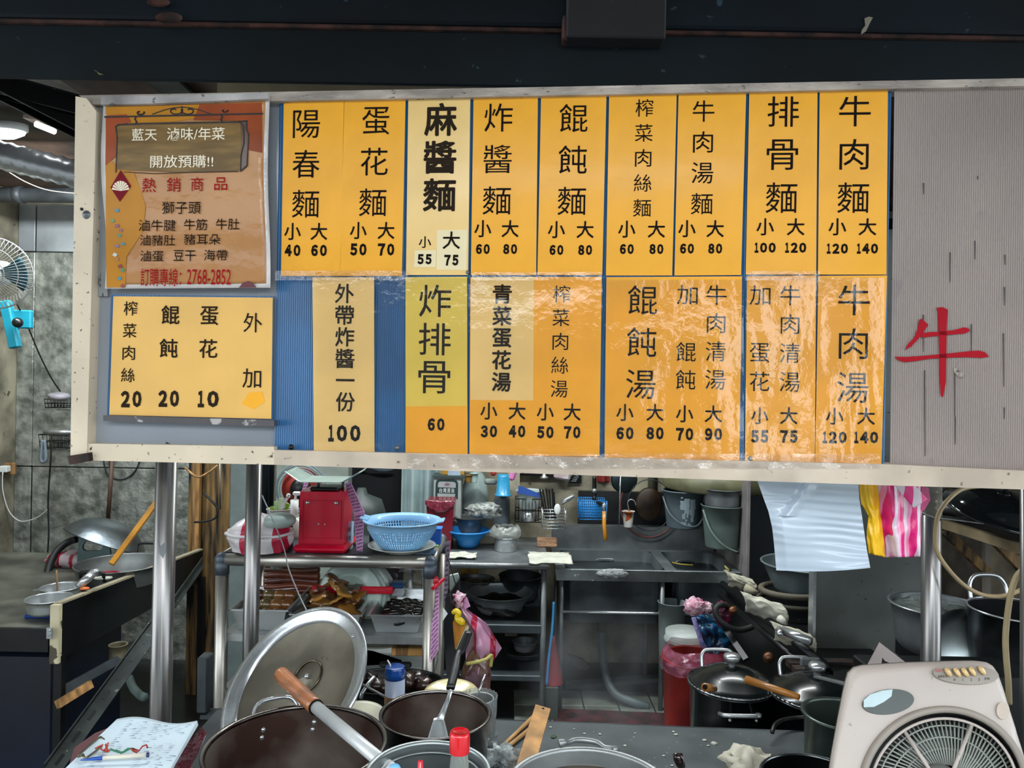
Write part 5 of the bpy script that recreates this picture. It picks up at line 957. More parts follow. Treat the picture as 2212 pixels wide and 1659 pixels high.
solo('crumpled_bag', M().ball(PZ(1085, 1652, ZC) + V((0, 0, .02)), .032, 24, (1.5, 1, .75), .8, 2, 3), mat('white_crumpled_plastic', 'c9d1d2', .35, col2='8f9899', scale=30, bump=.8, coat=.5), 'crumpled white plastic scrap by the bamboo stick', 'plastic scrap')
solo('crumpled_bag', M().ball(PZ(1112, 1656, ZC) + V((0, 0, .018)), .026, 24, (1.2, 1, .8), .8, 12, 3), mat('white_crumpled_plastic_b', 'bdbfb8', .35, col2='7f7b72', scale=40, bump=.8, coat=.5), 'second crumpled white scrap at the foot of the bamboo stick', 'plastic scrap')
# pot C
c, r = rimc(796, 1054, 1668, 1.30); h = c.z - ZC - .001
alup = mat('grey_aluminium_pot', '9fa7a8', .35, .85, var=.12, rvar=.1)
thing('aluminium_pot', 'open grey aluminium pot in front of the deep steel pot', 'pot', [('body', M().lathe(vprof(r*.95, r, h, .003, .006, .03), V((c.x, c.y, ZC+.001)), None, 64), alup), ('bead', M().tube([V((c.x + (r-.012)*math.cos(2*math.pi*i/48), c.y + (r-.012)*math.sin(2*math.pi*i/48), c.z - .012)) for i in range(48)], .002, 6, True), alup),
    ('ear', M().box((c.x - r*.93, c.y - r*.55, c.z - .01), (.012, .02, .025), None, .003), steel)])
# pot D
c, r = rimc(1098, 1452, 1708, 1.32); h = c.z - ZC - .001
aD = math.radians(86)
hD = M(); hp0 = [P(1208, 1606, 1.475), P(1216, 1604, 1.478), P(1226, 1604, 1.49), P(1240, 1599, 1.505), P(1262, 1599, 1.51), P(1290, 1604, 1.505), P(1306, 1614, 1.49), P(1324, 1618, 1.478), P(1332, 1620, 1.47)]
hD.tube(hp0, [.008, .007, .005, .0055, .006, .0055, .005, .007, .008], 10)
thing('wide_pot', 'wide bright aluminium pot with a small loop handle at the bottom middle', 'pot', [('body', M().lathe(vprof(r*.97, r, h, .003, .007, .03), V((c.x, c.y, ZC+.001)), None, 72), alu),
    ('insert', M().lathe([(r*.975, h-.028), (r*.90, h-.026), (r*.87, h-.020), (r*.85, h-.03), (r*.80, h-.08), (r*.78, .04), (0, .04)], V((c.x, c.y, ZC+.001)), None, 72), mat('bright_insert', 'b3b7b6', .28, .9, var=.1)), ('handle', hD, alu)])
solo('dark_bottle', M().rod(PZ(1476, 1668, ZC), P(1466, 1640, 1.55), .010, 16).rod(P(1466, 1645, 1.552), P(1464, 1628, 1.56), .0105, 16), mat('dark_brown_glass', '20120f', .15, coat=1), 'dark brown bottle neck lying on the counter', 'bottle')
solo('white_rag', M().ball(PZ(1618, 1664, ZC) + V((0, 0, .02)), .055, 30, (1.15, .8, .62), .7, 6, 2.6), mat('cream_rag', 'd9d3bf', .8, bump=.3, bscale=60), 'crumpled cream rag on the counter edge', 'rag')
cc, rr2 = rimc(1655, 1860, 1672, 1.5)
steelpot('small_pot', 'steel pot rim at the bottom between the rag and the box fan', 1650, 1868, 1684, 1720, ZC, mat('dark_steel_pot', '6a6f70', .25, 1), d=1.42, r0k=.95)
# scraps on the counter
for i, (px, py, s_) in enumerate(((1189, 1572, 3), (1240, 1576, 2), (1296, 1587, 3), (1262, 1586, 3), (1460, 1588, 4), (1522, 1600, 4), (1543, 1607, 6), (1530, 1612, 3), (1350, 1612, 3), (1455, 1582, 3), (1452, 1655, 3), (1434, 1634, 3), (1372, 1585, 2))):
    solo('food_crumb', M().ball(PZ(px, py, ZC) + V((0, 0, .002)), S(s_, 1.8), 8, (1.4, 1, .5), .5, i), white_cloth, 'small white crumb on the steel counter', 'crumb', 'white crumbs on the counter')
solo('green_leaf_scrap', M().prism([PZ(x, y, ZC+.003) for x, y in ((1191, 1588), (1198, 1586), (1203, 1590), (1197, 1594), (1190, 1592))], (0, 0, -.002)), mat('green_leaf', '2c4a2a', .6), 'small dark green leaf scrap on the counter', 'leaf')
# sauce bottle on the front ledge
zf = P(700, 1800, 1.12).z
struct('trim_1', M().span((-1.0, .80, .90), (.5, 1.15, .925)), steel_dull)
bc = P(993, 1600, 1.12)
thing('sauce_bottle', 'glass sauce bottle with a bright red screw cap at the bottom edge', 'bottle', [
    ('glass', M().lathe([(0, 0), (.024, 0), (.026, .005), (.026, .10), (.019, .14), (.0125, bc.z-.925-.015), (.0125, bc.z-.925), (.010, bc.z-.925), (.0105, bc.z-.945), (.017, .135), (.023, .10), (.023, .006), (0, .006)], (bc.x, bc.y, .925), None, 32), mat('bottle_glass', 'e8efe8', .05, trans=.9, var=.02)),
    ('cap', M().lathe([(.0150, -.005), (.0155, 0), (.0155, .022), (.014, .0265), (.0125, .0265), (.0120, .0245), (0, .0245)], (bc.x, bc.y, bc.z-.012), None, 36), mat('glossy_red_cap', 'd3101f', .25, coat=.6))])
solo('red_nozzle', M().lathe([(0, 0), (.022, 0), (.024, .1), (.012, .112), (.0045, .118), (.0032, .148), (0, .149)], (P(921, 1650, 1.0).x, .93, P(921, 1642, .93).z-.149), None, 24), red_plastic, 'red squeeze bottle tip at the bottom edge', 'bottle')
solo('blue_bottle_tip', M().ball(P(853, 1660, 1.0), .0065, 16, (1.2, 1, 1)).rod(P(853, 1664, 1.0), V((P(853, 1660, 1.0).x, 1.0, .9)), .004, 10), mat('light_blue_plastic', '6fb4e6', .3), 'light blue round tip left of the red nozzle', 'bottle tip')

# ================================================================ NOTE PAD bottom left
pad = [P(253, 1553, 1.62), P(426, 1558, 1.60), P(372, 1660, 1.36), P(322, 1720, 1.25), P(60, 1722, 1.25), P(136, 1664, 1.34)]
def padf(u, v):
    a = pad[5].lerp(pad[0], v); b_ = P(366, 1664, 1.36).lerp(pad[1], v); return a.lerp(b_, u) + V((0, 0, .006*math.sin(u*6.5)*v**3 + .004*nz(u*3, v*3)))
def padf2(u, v):
    v = v - .35*(1-v)*1.0; a = pad[5].lerp(pad[0], v); b_ = P(366, 1664, 1.36).lerp(pad[1], v); return a.lerp(b_, u) + V((0, 0, .006*math.sin(u*6.5)*max(v, 0)**3))
scr = M(); random.seed(11)
for j in range(22):
    v = .05 + .9*j/22; u = .2
    while u < .92:
        du = random.uniform(.02, .09); hh = random.uniform(.001, .004)
        scr.prism([padf(u, v) + V((0, 0, .0009)), padf(u+du, v + random.uniform(-.01, .02)) + V((0, 0, .0009)), padf(u+du, v+hh+.002) + V((0, 0, .0009)), padf(u, v+hh) + V((0, 0, .0009))], (0, 0, -.0002)); u += du + random.uniform(.02, .12)
thing('note_pad', 'white order pad covered in handwriting, clipped, at the bottom left', 'note pad', [('paper', M().sheet(padf2, 20, 24, .010), mat('blue_white_paper', 'cfe0ea', .8, var=.04)), ('handwriting', scr, mat('grey_blue_ink', '8596aa', .8), None, (), 'stuff'),
    ('wire_clip', M().tube([P(180, 1630, 1.40), P(170, 1632, 1.39), P(212, 1595, 1.50), P(220, 1595, 1.50), P(227, 1602, 1.49), P(225, 1608, 1.48), P(188, 1636, 1.38), P(180, 1632, 1.39)], .0022, 8), mat('brass_wire', '8f8a72', .3, 1))])
thing('ballpoint_pen', 'white ballpoint pen with a blue tip lying on the order pad', 'pen', [('barrel', M().rod(P(222, 1637, 1.375), P(318, 1631, 1.39), .0042, 12), mat('cream_barrel', 'dcd6c6', .3)), ('tip', M().rod(P(174, 1642, 1.365), P(222, 1637, 1.375), .0012, 12, .0044), mat('blue_pen_tip', '1c4ca8', .3)), ('end_cap', M().rod(P(317, 1631, 1.389), P(322, 1630, 1.39), .0046, 12), mat('navy_cap', '142c66', .3))])
def squig(pts, d): return M().tube([P(x, y, d) for x, y in pts], .0017, 6)
solo('red_thread', squig([(206, 1617), (215, 1612), (222, 1608), (218, 1618), (224, 1622), (232, 1612), (234, 1604), (228, 1608), (232, 1620), (238, 1620), (234, 1624), (226, 1622)], 1.43), mat('red_thread', 'b8402c', .7), 'tangled red thread on the order pad', 'thread')
solo('green_thread', squig([(238, 1618), (248, 1622), (258, 1625), (266, 1625), (276, 1620), (286, 1616), (276, 1617), (262, 1627), (250, 1620)], 1.42), mat('green_thread', '2f7a58', .7), 'green thread looped beside the pen', 'thread')
solo('red_thread', squig([(282, 1616), (288, 1622), (296, 1626), (297, 1620), (286, 1617), (300, 1622), (308, 1612), (316, 1609), (319, 1616)], 1.42), mat('crimson_thread', '9c3028', .7), 'short red thread joining the green one to the post', 'thread')
mb = mat('maroon_plastic_bag', '6a1428', .25, var=.3, scale=12, coat=.8, bump=.5, bscale=40)
solo('maroon_bag', M().ball(P(275, 1660, 1.62) + V((0, 0, -.10)), .18, 36, (1.0, .7, .42), .25, 9), mb, 'shiny maroon plastic bag under the order pad', 'bag')
solo('maroon_flap', M().prism([P(x, y, 1.62) for x, y in ((372, 1640), (432, 1574), (443, 1590), (420, 1640), (392, 1700), (360, 1700))], (0, .01, 0)), mb, 'maroon bag flap sticking out right of the order pad', 'bag')
solo('brown_cloth', M().prism([P(x, y, 1.75) for x, y in ((150, 1650), (160, 1616), (200, 1588), (240, 1572), (235, 1600), (170, 1660))], (0, .01, 0)), mat('dusty_pink_cloth', '6b4546', .8), 'dusty pink cloth behind the wire clip', 'cloth')

# ================================================================ BOX FAN
FN = V((-.06, -.84, .54)).normalized(); FO = P(1990, 1540, 1.27)
def FQ(px, py, off=0):
    r_ = ray(px, py); return CAM + r_ * ((FO + FN*off - CAM).dot(FN) / r_.dot(FN))
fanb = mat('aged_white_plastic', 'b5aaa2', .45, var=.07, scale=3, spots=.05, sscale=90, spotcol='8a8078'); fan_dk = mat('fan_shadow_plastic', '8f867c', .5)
outl_ = [(1785, 1700), (1792, 1640), (1806, 1560), (1822, 1478), (1829, 1453), (1840, 1441), (1858, 1436), (1950, 1430), (2050, 1427), (2105, 1426), (2135, 1430), (2152, 1442), (2166, 1480), (2184, 1540), (2206, 1610), (2232, 1700), (2240, 1800), (2120, 1920), (1900, 1920), (1790, 1800)]
GC = (2040, 1712); GR = 176
def raycast(a):
    dx, dy = math.cos(a), math.sin(a); best = None
    for i in range(len(outl_)):
        (x1, y1), (x2, y2) = outl_[i], outl_[(i+1) % len(outl_)]; ex, ey = x2-x1, y2-y1; den = dx*ey - dy*ex
        if abs(den) < 1e-9: continue
        t = ((x1-GC[0])*ey - (y1-GC[1])*ex)/den; s_ = ((x1-GC[0])*dy - (y1-GC[1])*dx)/den
        if t > 0 and -1e-6 <= s_ <= 1+1e-6: best = t if best is None else max(best, t)
    return best or GR
def front(u, v):
    a = -2*math.pi*u; R0 = raycast(a); r_ = GR + (R0-GR)*v; e = max(0, (v-.86)/.14) if R0-GR > 30 else max(0, (v-.5)/.5)
    return FQ(GC[0] + r_*math.cos(a), GC[1] + r_*math.sin(a), .004*math.cos(v*2) - .022*e**2)
shell = M().sheet(front, 120, 22)
side = M().sheet(lambda u, v: FQ(GC[0] + raycast(-2*math.pi*u)*math.cos(-2*math.pi*u), GC[1] + raycast(-2*math.pi*u)*math.sin(-2*math.pi*u), -.018 - .10*v), 120, 4)
well = M().sheet(lambda u, v: FQ(GC[0] + (GR-6*v)*math.cos(2*math.pi*u), GC[1] + (GR-6*v)*math.sin(2*math.pi*u), .004 - .05*v), 72, 3)
ringm = M().tube([FQ(GC[0] + (GR+4)*math.cos(2*math.pi*i/72), GC[1] + (GR+4)*math.sin(2*math.pi*i/72), .006) for i in range(72)], .006, 8, True)
ring2 = M().tube([FQ(GC[0] + (GR-16)*math.cos(2*math.pi*i/72), GC[1] + (GR-16)*math.sin(2*math.pi*i/72), -.002) for i in range(72)], .0025, 6, True)
grl = M()
for k in range(96):
    a = 2*math.pi*k/96; grl.tube([FQ(GC[0] + rr_*math.cos(a + tw), GC[1] + rr_*math.sin(a + tw), -.012 + .006*math.cos(rr_/60)) for rr_, tw in ((GR-14, 0), (130, .04), (100, .10), (60, .2))], .0016, 4)
for rr_ in (145, 120, 95, 62): grl.tube([FQ(GC[0] + rr_*math.cos(2*math.pi*i/60), GC[1] + rr_*math.sin(2*math.pi*i/60), -.014) for i in range(60)], .0016, 4, True)
arms = [('spoke', M().rod(FQ(GC[0] + 158*math.cos(a), GC[1] + 158*math.sin(a), -.003), FQ(GC[0] + 20*math.cos(a), GC[1] + 20*math.sin(a), .004), .0032, 8), fanb) for a in (R_(-123), R_(-68), R_(10), R_(150))]
bld = [('fan_blade', M().sheet(lambda u, v, a0=k*2*math.pi/5: FQ(GC[0] + (30+105*u)*math.cos(a0 + v*1.1), GC[1] + (30+105*u)*math.sin(a0 + v*1.1), -.05 + .02*v), 8, 6, .002), mat('fan_blade_green', '4c5652', .4)) for k in range(5)]
def ell(cx, cy, rx, ry, n=40, rot=0): return [(cx + rx*math.cos(2*math.pi*i/n)*math.cos(rot) - ry*math.sin(2*math.pi*i/n)*math.sin(rot), cy + rx*math.cos(2*math.pi*i/n)*math.sin(rot) + ry*math.sin(2*math.pi*i/n)*math.cos(rot)) for i in range(n)]
ctrl = M().prism([FQ(x, y, .0075) for x, y in ell(2087, 1456, 71, 22, 40, .06)], FN*-.003)
keys = []
for i, (x, y) in enumerate(((2047, 1452), (2066, 1452), (2083, 1452), (2099, 1450), (2120, 1448))):
    a, b_ = FQ(x-5, y-9, .012), FQ(x+8, y+9, .010); keys.append(('speed_key', M().tube([a, a.lerp(b_, .3), a.lerp(b_, .7), b_], [.003, .0062, .006, .003], 10, flat=.7), mat('ivory_key_%d' % i, 'cbab74', .35, coat=.4)))
knums = []
for t, x, y in (('0', 2062, 1468), ('1', 2080, 1468), ('2', 2098, 1468), ('3', 2115, 1468), ('定時', 2132, 1466)):
    o_ = FQ(x, y, .0078); ux = (FQ(x+10, y, .0078)-o_).normalized(); uz = (FQ(x, y-10, .0078)-o_).normalized(); knums.append(('key_number', stamp(M(), t, o_, ux, uz, FN, .0045, None), ink))
o_ = FQ(2036, 1461, .0079); ux = (FQ(2046, 1461, .0079)-o_).normalized(); uz = (FQ(2036, 1451, .0079)-o_).normalized(); knums.append(('key_number', stamp(M(), '溫度安全', o_, ux, uz, FN, .0045, .016), ink))
hd_ = M().prism([FQ(x, y, .006) for x, y in ell(1919, 1516, 56, 27, 40, -.12)], FN*-.004); hw = M().prism([FQ(x, y, .0065) for x, y in ((1866, 1512), (1880, 1500), (1905, 1492), (1928, 1489), (1926, 1504), (1910, 1516), (1888, 1527), (1866, 1528))], FN*-.003)
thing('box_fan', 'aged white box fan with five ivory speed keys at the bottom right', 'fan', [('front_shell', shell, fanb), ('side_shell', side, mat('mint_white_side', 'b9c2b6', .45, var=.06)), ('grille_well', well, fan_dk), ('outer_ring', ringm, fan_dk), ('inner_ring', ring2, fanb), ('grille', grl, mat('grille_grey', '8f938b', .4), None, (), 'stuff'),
    ('back_plate', M().prism([FQ(GC[0] + (GR-6)*math.cos(2*math.pi*i/32), GC[1] + (GR-6)*math.sin(2*math.pi*i/32), -.075) for i in range(32)], FN*-.003), mat('fan_back', '23282a', .6)),
    ('hub', M().lathe([(.0, .012), (.03, .01), (.04, -.002), (.042, -.03)], FQ(GC[0], GC[1]-4, 0), aim(FN), 28), mat('hub_grey', '6e706c', .4)),
    ('control_plate', ctrl, mat('taupe_control', '8a8176', .4, coat=.4)), ('handle_recess', hd_, mat('dark_olive_recess', '4d5350', .5)), ('handle_lip', hw, mat('pale_blue_lip', 'b8ccd0', .35)),
    ('badge', M().prism([FQ(x, y, .0065) for x, y in ell(2167, 1535, 14, 19)], FN*-.002), mat('beige_badge', 'b7a89a', .5)), ('indicator', M().prism([FQ(x, y, .0082) for x, y in ell(2027, 1448, 7, 4, 20)], FN*-.001), mat('dull_red_dot', '9a6158', .5))] + arms + bld + keys + knums)
struct('trim_2', M().span((.55, 1.0, .60), (1.5, 1.3, .63)), steel_dull)
# ================================================================ WORK TABLE AND SINK
TY = 3.70; zt1 = P(1080, 1217, TY).z; xa = P(972, 1217, TY).x; xb = P(1187, 1220, TY).x; TBK = 4.35
zs1 = P(1080, 1352, TY).z; zs2 = P(1080, 1462, TY).z
thing('work_table', 'stainless work table with two lower shelves left of the sink', 'table', [
    ('table_top', M().span((xa-.25, TY, zt1-.03), (xb, TBK, zt1), .006), steel_dull), ('front_edge', M().rod((xa-.25, TY, zt1-.008), (xb, TY, zt1-.008), .012, 14), steel),
    ('shelf', M().span((xa-.25, TY+.02, zs1-.045), (xb-.03, TBK, zs1), .004), steel_dark), ('shelf', M().span((xa-.25, TY+.02, zs2-.03), (xb-.03, TBK, zs2), .004), steel_dark),
    ('leg', M().rod((xb-.025, TY+.03, 0), (xb-.025, TY+.03, zt1-.03), .014, 14), steel_dull), ('leg', M().rod((xa-.2, TY+.03, 0), (xa-.2, TY+.03, zt1-.03), .014, 14), steel_dull),
    ('leg', M().rod((xb-.025, TBK-.03, 0), (xb-.025, TBK-.03, zt1-.03), .014, 14), steel_dull), ('leg', M().rod((xa-.2, TBK-.03, 0), (xa-.2, TBK-.03, zt1-.03), .014, 14), steel_dull)])
def vess(name, label, xl, xr, yc, base, z, mt_, cat='bowl', r0k=.8, th=.002, rim=.004, rd=.03, parts=(), d=None):
    return steelpot(name, label, xl, xr, yc, base, z, mt_, cat, d, r0k, th, rim, parts, rd)
blue_b = mat('azure_plastic', '1f83cc', .35, var=.08, coat=.3)
vess('blue_bowl', 'azure plastic bowl on the work table', 968, 1056, 1146, 1188, zt1, blue_b, 'bowl', .55, .002, .010, .045)
cloth(998, 1204, .15, 0, zt1, 'dish_cloth', 'folded cream cloth at the left end of the work table', h=.02, seed=2, dep=.12)
cloth(1188, 1208, .22, 0, zt1, 'dish_cloth', 'pale green white cloth hanging over the gap between table and sink', h=.012, seed=8, dep=.24)
vess('cooking_pot', 'battered grey pot with a crumpled clear bag on top behind the azure bowl', 984, 1052, 1117, 1175, zt1, mat('battered_aluminium', '8f928c', .45, .7, var=.2), 'pot', .95, parts=(
    lambda c, r, h: ('handle', loop(c + V((-r, -.02, -.02)), V((.3, -1, 0)).normalized(), V((-.7, 0, .7)), .09, .05, .005), steel_dull),))
crump = mat('crumpled_clear_bag', 'a7aca6', .3, var=.4, scale=30, bump=.9, bscale=35, coat=.6, col2='565c58')
solo('clear_bag', M().ball(P(1046, 1103, 4.05), .075, 28, (1.25, .8, .55), .6, 5, 3), crump, 'crumpled clear bag lying on the battered pot', 'bag')
vess('steel_canister', 'short steel canister with a rumpled plastic bag over its mouth', 1068, 1117, 1160, 1192, zt1, steel, 'canister', .98, rd=.006)
def bagrim(u, v):
    q = P(1092, 1148, 4.0); a = 2*math.pi*u; r = .05 + .028*math.sin(v*math.pi*.9) + .008*nz(math.cos(a)*4, math.sin(a)*4, v*5); return q + V((r*math.cos(a)*1.1, r*math.sin(a), -.045 + .075*v + .015*nz(math.cos(a)*2, v*3, math.sin(a)*2)))
solo('canister_bag', M().sheet(bagrim, 48, 12), film_mat('milky_bag_film', .1, .2, 'cfd2cc', bump=.5, sc_=40, dens=.5), 'rumpled milky bag draped over the steel canister', 'bag')
solo('sponge', M().box(PZ(1183, 1188, zt1) + V((0, .10, .022)), (.11, .07, .042), None, .004), mat('orange_beige_sponge', 'b38a6a', .9, bump=.6, bscale=80), 'orange beige sponge block behind the cloth', 'sponge')
solo('stone_block', M().box(PZ(1055, 1188, zt1) + V((0, .16, .03)), (.13, .08, .06), None, .01), mat('beige_block', '97907f', .8), 'beige block behind the azure bowl', 'block')
# red bin and food-oil tin
rbq = PZ(954, 1186, zt1)
binm = mat('dark_crimson_plastic', '7a0d24', .3, var=.12, coat=.4); xb0 = P(922, 1100, 4.0).x; xb1 = P(982, 1100, 4.0).x; zb0 = P(950, 1080, 4.0).z
thing('red_bin', 'crimson bin with a bag folded over its rim behind the colander', 'bin', [('body', M().prism([(xb0+.015, 3.98, zt1), (xb1-.015, 3.98, zt1), (xb1, 3.96, zb0), (xb0, 3.96, zb0)], (0, .16, 0)), binm),
    ('folded_bag', M().sheet(lambda u, v: V((xb0-.004+(xb1-xb0+.008)*u, 3.954 - .004*math.sin(u*20), zb0 + .004 - (.02 + .045*math.sin(u*math.pi))*v)), 20, 6, .002), mat('crimson_film', '8c2a40', .2, coat=.8, bump=.6, bscale=40, col2='601024'))])
tx0 = P(936, 1080, 4.2).x; tx1 = P(996, 1080, 4.2).x; tz0 = P(966, 1125, 4.2).z; tz1 = P(966, 1032, 4.2).z
tin = [('body', M().span((tx0, 4.2, zt1), (tx1, 4.34, tz1), .004), mat('grey_white_tin', 'a2a8a4', .4, var=.08)), ('lid', M().span((tx0-.006, 4.19, tz1), (tx1+.04, 4.35, tz1+.012)), mat('dark_green_tin_lid', '3a4b48', .5))]
def TP(x, y, o=0): return P(920 + x/15.8, 1000 + y/15.8, 4.2 - o)
gr = mat('dark_green_print', '1d3936', .5); gw = mat('grey_print_ground', 'a6aaa8', .5)
tin += [('green_frame', M().prism([TP(x, y, .001) for x, y in ((335, 690), (370, 600), (450, 560), (960, 560), (1060, 610), (1100, 700), (1090, 1230), (320, 1230))], (0, -.0005, 0)), gr),
    ('upper_field', M().prism([TP(x, y, .0022) for x, y in ((410, 720), (440, 650), (520, 635), (940, 645), (1020, 690), (1020, 850), (410, 830))], (0, -.0005, 0)), gw),
    ('lower_field', M().prism([TP(x, y, .0022) for x, y in ((395, 1040), (1005, 1055), (985, 1190), (930, 1220), (430, 1215), (390, 1160))], (0, -.0005, 0)), gw),
    ('emblem', M().prism([TP(x, y, .0035) for x, y in ((630, 735), (670, 690), (730, 675), (790, 700), (820, 740), (760, 765), (680, 765))], (0, -.0004, 0)), mat('faded_red_print', '8c6a74', .5))]
for i, t in enumerate('台灣清油'): tin.append(('tin_lettering', stamp(M(), t, TP(508 + i*133, 940, .004), XA, ZA, V((0, -1, 0)), S(10.5, 4.2), S(7.5, 4.2), .012), mat('pale_lettering', 'c5ccc8', .5)))
thing('oil_tin', 'square white tin with a green frame and four pale characters above the crimson bin', 'tin', tin)
tn2 = [('body', M().span((P(952, 1010, 4.22).x, 4.23, tz1+.012), (P(1003, 1010, 4.22).x, 4.33, tz1+.22), .003), mat('mustard_carton', 'b0882c', .5, col2='7c5a1c', scale=6)),
    ('label', M().prism([P(968 + x, 1028 - y, 4.225) for x, y in ((-1, 0), (27, 0), (27, 14), (23, 24), (3, 24), (0, 14))], (0, -.001, 0)), mat('pale_blue_label', '9aa9b8', .5))]
thing('mustard_carton', 'mustard carton with a pale blue label standing on the square tin', 'carton', tn2)
solo('clear_sack', M().ball((P(1024, 1070, 4.3).x, 4.36, P(1024, 1090, 4.3).z), .13, 24, (.62, .5, 1.5), .15, 4), mat('pale_green_sack', '8f9f9c', .45, var=.12, coat=.3), 'pale grey green plastic sack right of the square tin', 'sack')
solo('condiment_jar', M().lathe(vprof(.02, .022, .05, rd=.004), P(1024, 1042, 4.2), None, 16), mat('pale_jar', 'a5bdb8', .3), 'small pale jar on the sack', 'jar')
solo('amber_jar', M().lathe(vprof(.015, .016, .04, rd=.004), P(1012, 1042, 4.18), None, 16), mat('amber_jar', '8a6420', .3), 'small amber jar left of the pale jar', 'jar')
# cement pillar and gas bottle
solo('cement_pillar', M().span((P(1096, 1080, 4.3).x, 4.3, 0), (P(1122, 1080, 4.3).x, 4.55, 2.8)), mat('pale_cement', 'aaa38c', .8, var=.2, bump=.3), 'pale cement pillar left of the wire baskets', 'pillar')
gb = P(1084, 1100, 4.25)
thing('small_gas_bottle', 'grey gas cylinder with a red collar left of the cement pillar', 'gas bottle', [('body', M().lathe([(0, 0), (.042, 0), (.046, .02), (.046, .22), (.03, .26), (0, .26)], (gb.x, 4.28, P(1084, 1125, 4.25).z-.1), None, 20), mat('grey_cylinder', '566065', .4)), ('collar', M().lathe([(.03, 0), (.034, .0), (.034, .035), (.03, .035)], (gb.x, 4.28, P(1084, 1086, 4.25).z), None, 20), red_plastic)])
thing('blue_dipper', 'bright blue plastic dipper turned upside down above the gas cylinder', 'dipper', [('cup', M().lathe([(0, .115), (.030, .113), (.034, .10), (.040, .005), (.048, 0), (.050, -.004), (.044, -.004), (.036, .004), (.031, .1), (0, .107)], P(1087, 1068, 4.2), None, 28), mat('aqua_plastic', '2b9bc9', .35, coat=.3))])
solo('grey_bracket', M().bar(P(1046, 1040, 4.25), P(1074, 1041, 4.25), .03, .035, (0, 0, 1), .012), mat('grey_white_arm', '9aa39b', .6), 'grey white rounded shelf arm left of the blue dipper', 'arm')
solo('pink_sponge', M().box(P(1108, 1026, 4.1), (.035, .03, .065), Euler((0, .35, 0)), .012), mat('pink_foam', 'd47fb4', .8), 'pink sponge hanging above the cement pillar', 'sponge')
solo('red_case', M().box(P(1066, 1018, 4.2), (.035, .03, .05), None, .01), mat('brick_red_case', 'a33020', .5), 'brick red case below the sign left of the blue dipper', 'case')
# wall rack bar with things, wire baskets
solo('wall_bar', M().bar(P(1114, 1021, 4.52), P(1200, 1024, 4.52), .02, .03), black_metal, 'black rail with hooks on the cement wall', 'rail')
solo('small_steel_cover', M().lathe([(0, 0), (.024, 0), (.026, .01), (.012, .02), (.012, .05), (0, .05)], P(1175, 1034, 4.46), None, 20), steel, 'small shiny steel lid hanging on the wall rail', 'lid')
solo('tissue_packet', M().box(P(1214, 1025, 4.5), (S(38, 4.15), .05, S(24, 4.15)), Euler((0, .15, 0)), .012), mat('white_pink_packet', 'c9c2c0', .5, col2='b59aa0', scale=25), 'white and pink packet on the wall rail', 'packet')
grt = M().prism([P(x, y, 4.53) for x, y in ((1228, 1044), (1256, 1044), (1256, 1018), (1240, 1018))], (0, .01, 0))
thing('grater', 'black triangular grater hanging below the sign', 'grater', [('plate', grt, black_metal)] + [('rib', M().bar(P(1234 + 3*i, 1039 - 4.5*i, 4.52), P(1245 + 1.5*i, 1039 - 3*i, 4.52), .006, .003, (0, 1, 0)), alu) for i in range(4)])
def wirebox(cx, y0, y1, w, d, label, n, mt_, horiz=0, name='wire_basket', front=.1):
    z0 = P(cx, y1, d).z; z1 = P(cx, y0, d).z; x0 = P(cx-w/2, y0, d).x; x1 = P(cx+w/2, y0, d).x; m = M()
    for z in ([z0, (z0+z1)/2, z1] if not horiz else [z0 + (z1-z0)*k/horiz for k in range(horiz+1)]): m.tube([(x0, d, z), (x1, d, z), (x1, d+front, z), (x0, d+front, z)], .0028, 5, True)
    for k in range(n+1):
        x = x0 + (x1-x0)*k/n
        for y in (d, d+front): m.tube([(x, y, z0), (x, y, z1)], .0018 if 0 < k < n else .0028, 5)
    return solo(name, m, mt_, label, 'basket'), x0, x1, z0, z1
_, x0, x1, z0, z1 = wirebox(1143, 1078, 1128, 58, 4.15, 'black two tier wire basket on the wall', 8, black_metal)
solo('plastic_tub', M().lathe(vprof(.055, .07, .10, rd=.01, rim=.006), ((x0+x1)/2, 4.21, (z0+z1)/2+.002), None, 28), mat('clear_grey_tub', 'b4c2bd', .35), 'round pale plastic tub in the upper tier of the black wire basket', 'tub')
solo('steel_bowl', M().lathe([(0, .062), (.02, .06), (.045, .045), (.06, 0), (.057, 0), (.04, .04), (0, .057)], ((x0+x1)/2, 4.20, z0+.004), None, 28), steel, 'upturned shiny steel bowl in the lower tier of the black wire basket', 'bowl')
solo('blue_folder', M().prism([P(x, y, 4.1) for x, y in ((1120, 1050), (1130, 1052), (1168, 1068), (1168, 1075), (1119, 1066))], (0, .01, 0)), mat('royal_blue_lid_b', '2f55a4', .4), 'royal blue flat lid leaning above the black wire basket', 'lid')
_, x0, x1, z0, z1 = wirebox(1197, 1101, 1142, 50, 4.05, 'chrome utensil basket with horizontal bars beside the sink', 3, steel, 6, 'utensil_basket', .08)
for i, (px, py, a) in enumerate(((1166, 1056, -10), (1172, 1057, -6), (1180, 1055, -2), (1186, 1056, 1), (1193, 1055, 4), (1196, 1062, 6))):
    solo('cooking_utensil', M().bar(P(1180+i*4, 1122, 4.09), P(px, py, 4.09), .010, .006, (0, 1, 0), .002), black_plastic, 'black utensil handle, %s from the left in the chrome basket' % ('first', 'second', 'third', 'fourth', 'fifth', 'last')[i], 'utensil', 'black handles in the chrome basket')
solo('cleaver', M().rod(P(1212, 1087, 4.05), P(1240, 1070, 4.05), .013, 16), steel, 'thick steel handle slanting out of the chrome basket', 'utensil')
solo('white_spoon', M().ball(P(1204, 1100, 4.03), .02, 16, (.9, .3, 1.5)), white_plastic, 'white spoon bowl in the chrome basket', 'spoon')
